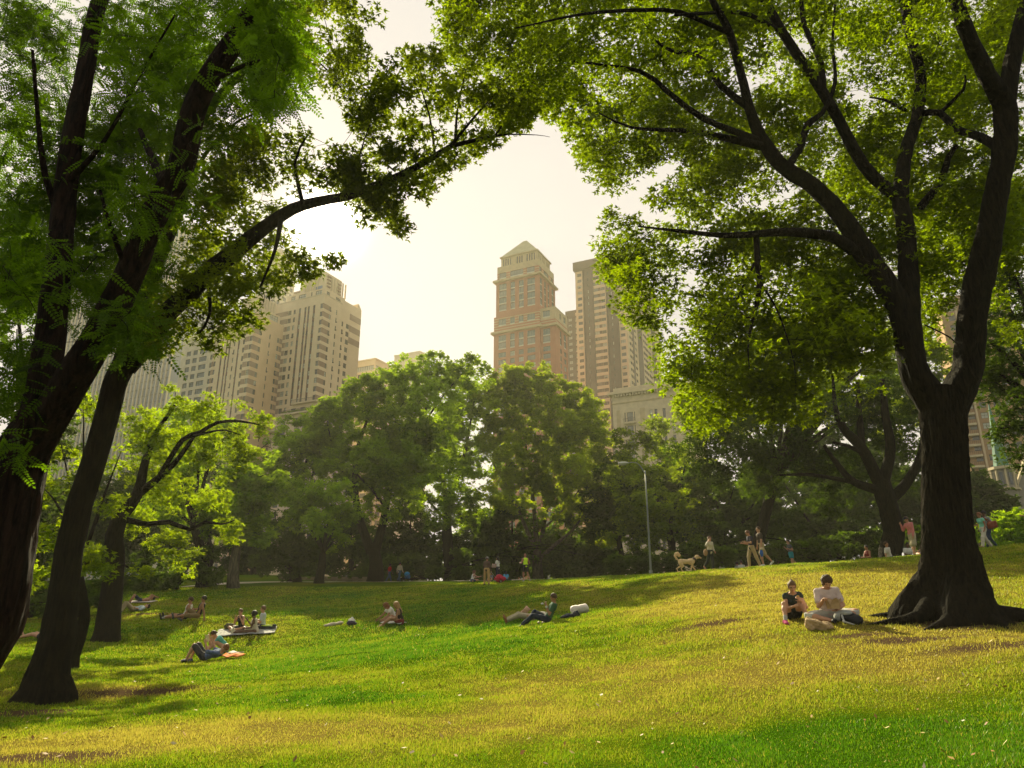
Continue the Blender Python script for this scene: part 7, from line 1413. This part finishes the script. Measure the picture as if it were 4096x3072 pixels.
h_ = w2(wt, (-.2, .18, .12)); prop('handbag', 'pale handbag at the side of the dark haired woman', 'bag', [rbox(h_, I3, (.17, .08, .12), .05), cone(h_ + np.array((0, 0, .1)), w2(wt, (-.15, .0, .48)), .014, .014)], cloth('mauve_bag', (.34, .25, .2)), .018, .01)
build_person('girl in a white tank top crouching with one arm held out', at(1890, 52.5), 1.62, 70, SITK, 'f', SKIN, shirt=(cloth('white', (.7, .68, .62)), 0), pants=(cloth('denim', (.03, .05, .10)), .5), hair=(HG, 'long'), vox=.022, T=(0, .25, 1), thL=(-.1, .9, .1), shL=(0, -.1, -1), thR=(.1, .9, .1), shR=(0, -.1, -1), uaR=(.2, .7, -.5), faR=(.1, 1, .1))
build_person('child in grey sitting on the ground beside the red bag', at(1966, 51), 1.25, 200, SITK, 'm', SKIN, shirt=(cloth('grey3', (.14, .16, .18)), 1.9), pants=(cloth('denim', (.03, .05, .10)), 1.9), hair=(HB, 'short'), vox=.022)
build_person('child in a sky blue shirt sitting behind the jogger and the red bag', at(2024, 54), 1.35, 0, CROSS, 'm', SKIN, shirt=(cloth('sky', (.10, .38, .60)), .6), pants=(cloth('black', (.015, .015, .016)), 1.5), hair=(HD, 'long'), vox=.022)
build_person('man in a red t-shirt and jeans walking on the path', at(1562, 68.5), 1.74, 60, WALK, 'm', SKIN_D, shirt=(cloth('red2', (.50, .02, .02)), .6, .05), pants=(cloth('denim2', (.06, .10, .15)), 1.95), shoes=BLACKM, hair=(HD, 'short'), vox=.026)
ws = build_person('man in a cream long sleeved shirt walking beside a blue pushchair', at(1602, 66.5), 1.78, 30, WALK, 'm', SKIN_T, shirt=(cloth('cream5', (.50, .45, .30)), 1.9, .05), pants=(cloth('denim2', (.06, .10, .15)), 1.95), shoes=BLACKM, hair=(HD, 'short'), vox=.026)
build_person('man in a white shirt walking far off beyond the slim tree trunk', at(860, 92, 2290), 1.76, 300, WALK, 'm', SKIN_D, shirt=(cloth('white', (.7, .68, .62)), .6, .05), pants=(cloth('black', (.015, .015, .016)), 1.5), shoes=BLACKM, hair=(HD, 'crop'), vox=.03)
build_person('person in white seated far off under the left trees', at(737, 88, 2290), 1.76, 240, CROSS, 'm', SKIN, shirt=(cloth('white', (.7, .68, .62)), .6), pants=(cloth('black', (.015, .015, .016)), 1.5), hair=(HD, 'crop'), vox=.03)
# ---- pushchair, trolley, dog
def wheel(name, c, r, axis, parent):
    mb = MB(); ax_ = unit(axis); u = perp((0, 0, 1), ax_); v = np.cross(ax_, u); P = [c + (u * math.cos(k) + v * math.sin(k)) * r for k in np.linspace(0, 2 * math.pi, 17)]; mb.tube(P, .022, 6, 0)
    for k in range(6): a_ = k * math.pi / 3; mb.tube([c, c + (u * math.cos(a_) + v * math.sin(a_)) * r], .006, 4, 1)
    mb.tube([c - ax_ * .03, c + ax_ * .03], .02, 6, 1); return mb.build(name, [BLACKM, mat('steel', (.6, .6, .55), .3)], parent, smooth=True)
xy = at(1633, 67.5); z = float(gzf(*xy)); c = np.array((*xy, z)); st = tag(empty('pushchair', tuple(c)), 'pushchair with a bright blue hood on the path', 'pushchair')
sdf_obj('hood', [ell((0, 0, .72), I3, (.26, .30, .24))], .022, cloth('blue2', (.02, .22, .45)), st, cut=lambda Q: .62 - Q[:, 2] + .5 * Q[:, 0], t=c, M=I3); sdf_obj('seat', [rbox((.05, 0, .50), I3, (.24, .2, .16), .08)], .022, cloth('blue3', (.02, .12, .28)), st, M=I3, t=c)
mb = MB(); mb.tube([c + (-.42, -.2, 1.0), c + (-.1, -.2, .5), c + (.3, -.2, .14)], .014, 6); mb.tube([c + (-.42, .2, 1.0), c + (-.1, .2, .5), c + (.3, .2, .14)], .014, 6); mb.tube([c + (-.42, -.2, 1.0), c + (-.42, .2, 1.0)], .016, 6); mb.tube([c + (-.28, -.2, .14), c + (.1, -.2, .55)], .014, 6); mb.tube([c + (-.28, .2, .14), c + (.1, .2, .55)], .014, 6); mb.build('frame', BLACKM, st)
for a_, b2 in ((-.28, -.22), (-.28, .22), (.3, -.22), (.3, .22)): wheel('wheel', c + (a_, b2, .13), .11, (0, 1, 0), st)
xy = at(1998, 47.5); z = float(gzf(*xy)); c = np.array((*xy, z)); tr = tag(empty('trolley_bag', tuple(c)), 'red wheeled shopping bag with a long handle pulled by the woman in the hat', 'trolley')
sdf_obj('bag_body', [ell((.05, 0, .24), I3, (.38, .2, .20)), ell((0, 0, .40), I3, (.2, .16, .12))], .018, cloth('crimson', (.42, .01, .04)), tr, noise=.03, nsc=.15, M=I3, t=c)
mb = MB(); hd_ = w2(ht, ht['hand']['R']); mb.tube([c + (-.2, -.08, .3), hd_ + (0, -.05, 0)], .012, 6); mb.tube([c + (-.2, .08, .3), hd_ + (0, .05, 0)], .012, 6); mb.tube([hd_ + (0, -.08, 0), hd_ + (0, .08, 0)], .015, 6); mb.build('handle', mat('steel', (.6, .6, .55), .3), tr)
for q in (-1, 1): wheel('wheel', c + (.1, q * .2, .09), .08, (0, 1, 0), tr)
def dog():
    xy = at(2745, 36.3); z = float(gzf(*xy)); t = np.array((*xy, z)); d = tag(empty('dog', tuple(t)), 'curly golden dog trotting to the right along the crest, tail curled up', 'dog'); k = .03
    # local x forward (to the right of the picture)
    B = [ell((.17, 0, .50), I3, (.20, .13, .15), k), ell((-.10, 0, .50), I3, (.24, .11, .115), k), ell((-.30, 0, .51), I3, (.15, .12, .125), k), cone((.28, 0, .56), (.44, 0, .70), .09, .075, k), ell((.50, 0, .74), np.stack([unit((1, 0, -.25)), (0, 1, 0), unit((.25, 0, 1))]), (.115, .085, .085), k), cone((.56, 0, .71), (.69, 0, .665), .05, .034, .02), ell((.70, 0, .672), I3, (.022, .025, .02), .01)]
    for q in (-1, 1): B.append(cone((.47, q * .075, .77), (.45, q * .105, .64), .03, .035, .015))
    for x, q, f in ((.24, 1, .16), (.24, -1, -.10)): B += [cone((x, q * .075, .42), (x - .03 + f * .3, q * .075, .27), .055, .034, k), cone((x - .03 + f * .3, q * .075, .27), (x + f, q * .075, .045), .032, .024, .02), ell((x + f + .03, q * .075, .03), I3, (.05, .032, .028), .02)]
    for x, q, f in ((-.34, 1, -.12), (-.34, -1, .08)): B += [cone((x, q * .07, .44), (x + .09 + f * .5, q * .075, .30), .085, .048, k), cone((x + .09 + f * .5, q * .075, .30), (x - .06 + f, q * .075, .18), .042, .028, .02), cone((x - .06 + f, q * .075, .18), (x - .02 + f, q * .075, .04), .027, .023, .02), ell((x + .02 + f, q * .075, .028), I3, (.05, .032, .026), .02)]
    T_ = [(-.42, .57), (-.52, .66), (-.57, .78), (-.53, .88), (-.44, .90), (-.39, .83)]
    B += [cone((T_[i][0], 0, T_[i][1]), (T_[i+1][0], 0, T_[i+1][1]), .035 + .012 * i, .042 + .012 * i, .03) for i in range(5)]
    FUR = mat('fur_golden', (.72, .52, .29), .95, .2, 30, .6, bscale=60); M = RZ(8) 
    sdf_obj('body', B, .014, [FUR, BLACKM], d, noise=.014, nsc=.04, M=M, t=t, midx=lambda C: ((C[:, 0] > .70) | ((np.abs(C[:, 0] - .575) < .02) & (np.abs(C[:, 2] - .765) < .02) & (np.abs(C[:, 1]) > .04))).astype(int))
    sdf_obj('collar', [cone((.335, 0, .615), (.365, 0, .64), .095, .092)], .012, cloth('dark_collar', (.05, .03, .03)), d, M=M, t=t)
dog()
# ---- lamp posts
def lamp(px, Y, ytop, lean, label, m, arm=True, r=.09, side=-1):
    b = np.array((*at(px, Y), 0)); b[2] = float(gzf(b[0], b[1])); H = hgt(b, px, ytop) - b[2]; root = tag(empty('lamp_post', tuple(b)), label, 'lamp post')
    mb = MB(); mb.tube([b - UZ * .2, b + UZ * .5, b + UZ * (H * .55), b + UZ * (H * .97)], [r * 1.15, r, r * .8, r * .6], 12, 0); mb.tube([b - UZ * .1, b + UZ * .35], [r * 1.7, r * 1.6], 12, 0); mb.build('pole', m, root, smooth=True)
    if arm:
        e = b + UZ * H; P = [b + UZ * H * .94, b + UZ * (H * 1.03) + np.array((side * .4, 0, 0)), b + UZ * (H * 1.05) + np.array((side * .8, 0, 0)), b + UZ * (H * 1.04) + np.array((side * 1.15, 0, 0))]; Q, q = catmull(P, [r * .55, r * .5, r * .45, r * .4], .1); mb = MB(); mb.tube(Q, q, 8); mb.build('arm', m, root, smooth=True)
        sdf_obj('lamp_head', [ell(P[-1] + np.array((side * .25, 0, .02)), I3, (.36, .16, .09), .03), ell(P[-1] + np.array((side * .3, 0, -.05)), I3, (.24, .12, .08), .03)], .03, mat('lamp_grey', (.55, .56, .52), .45, .05), root)
    else: sdf_obj('lantern', [ell(b + UZ * (H + .25), I3, (.16, .16, .28), .03), cone(b + UZ * (H + .5), b + UZ * (H + .62), .06, .02)], .03, mat('lamp_glass', (.5, .52, .48), .3, .05), root)
lamp(2598, 46, 1870, 0, 'tall pale grey lamp post with a curved arm at the edge of the lawn', mat('post_grey', (.24, .27, .2), .5, .1), True, .07)
lamp(792, 74, 2085, 0, 'thin dark blue lamp post under the left trees', mat('post_blue', (.015, .035, .06), .5, .1), False, .10)

# ---------------------------------------------------------------- sunlit summer air
def haze(density=0.00032, g=0.35, col=(1.0, .96, .78)):
    mb = MB(); mb.bx(-420, 420, -25, 760, -3, 190)
    m = bpy.data.materials.new('haze_air'); m.use_nodes = True; nt = m.node_tree; nt.nodes.clear()
    v = nt.nodes.new('ShaderNodeVolumePrincipled'); v.inputs['Color'].default_value = (*col, 1); v.inputs['Density'].default_value = density; v.inputs['Anisotropy'].default_value = g
    o = nt.nodes.new('ShaderNodeOutputMaterial'); nt.links.new(v.outputs[0], o.inputs['Volume'])
    h = mb.build('haze', m); tag(h, 'warm summer haze in the air between the park and the towers', kind='stuff')
haze()
print('script seconds', round(time.time() - T_START, 1), 'objects', len(bpy.data.objects))
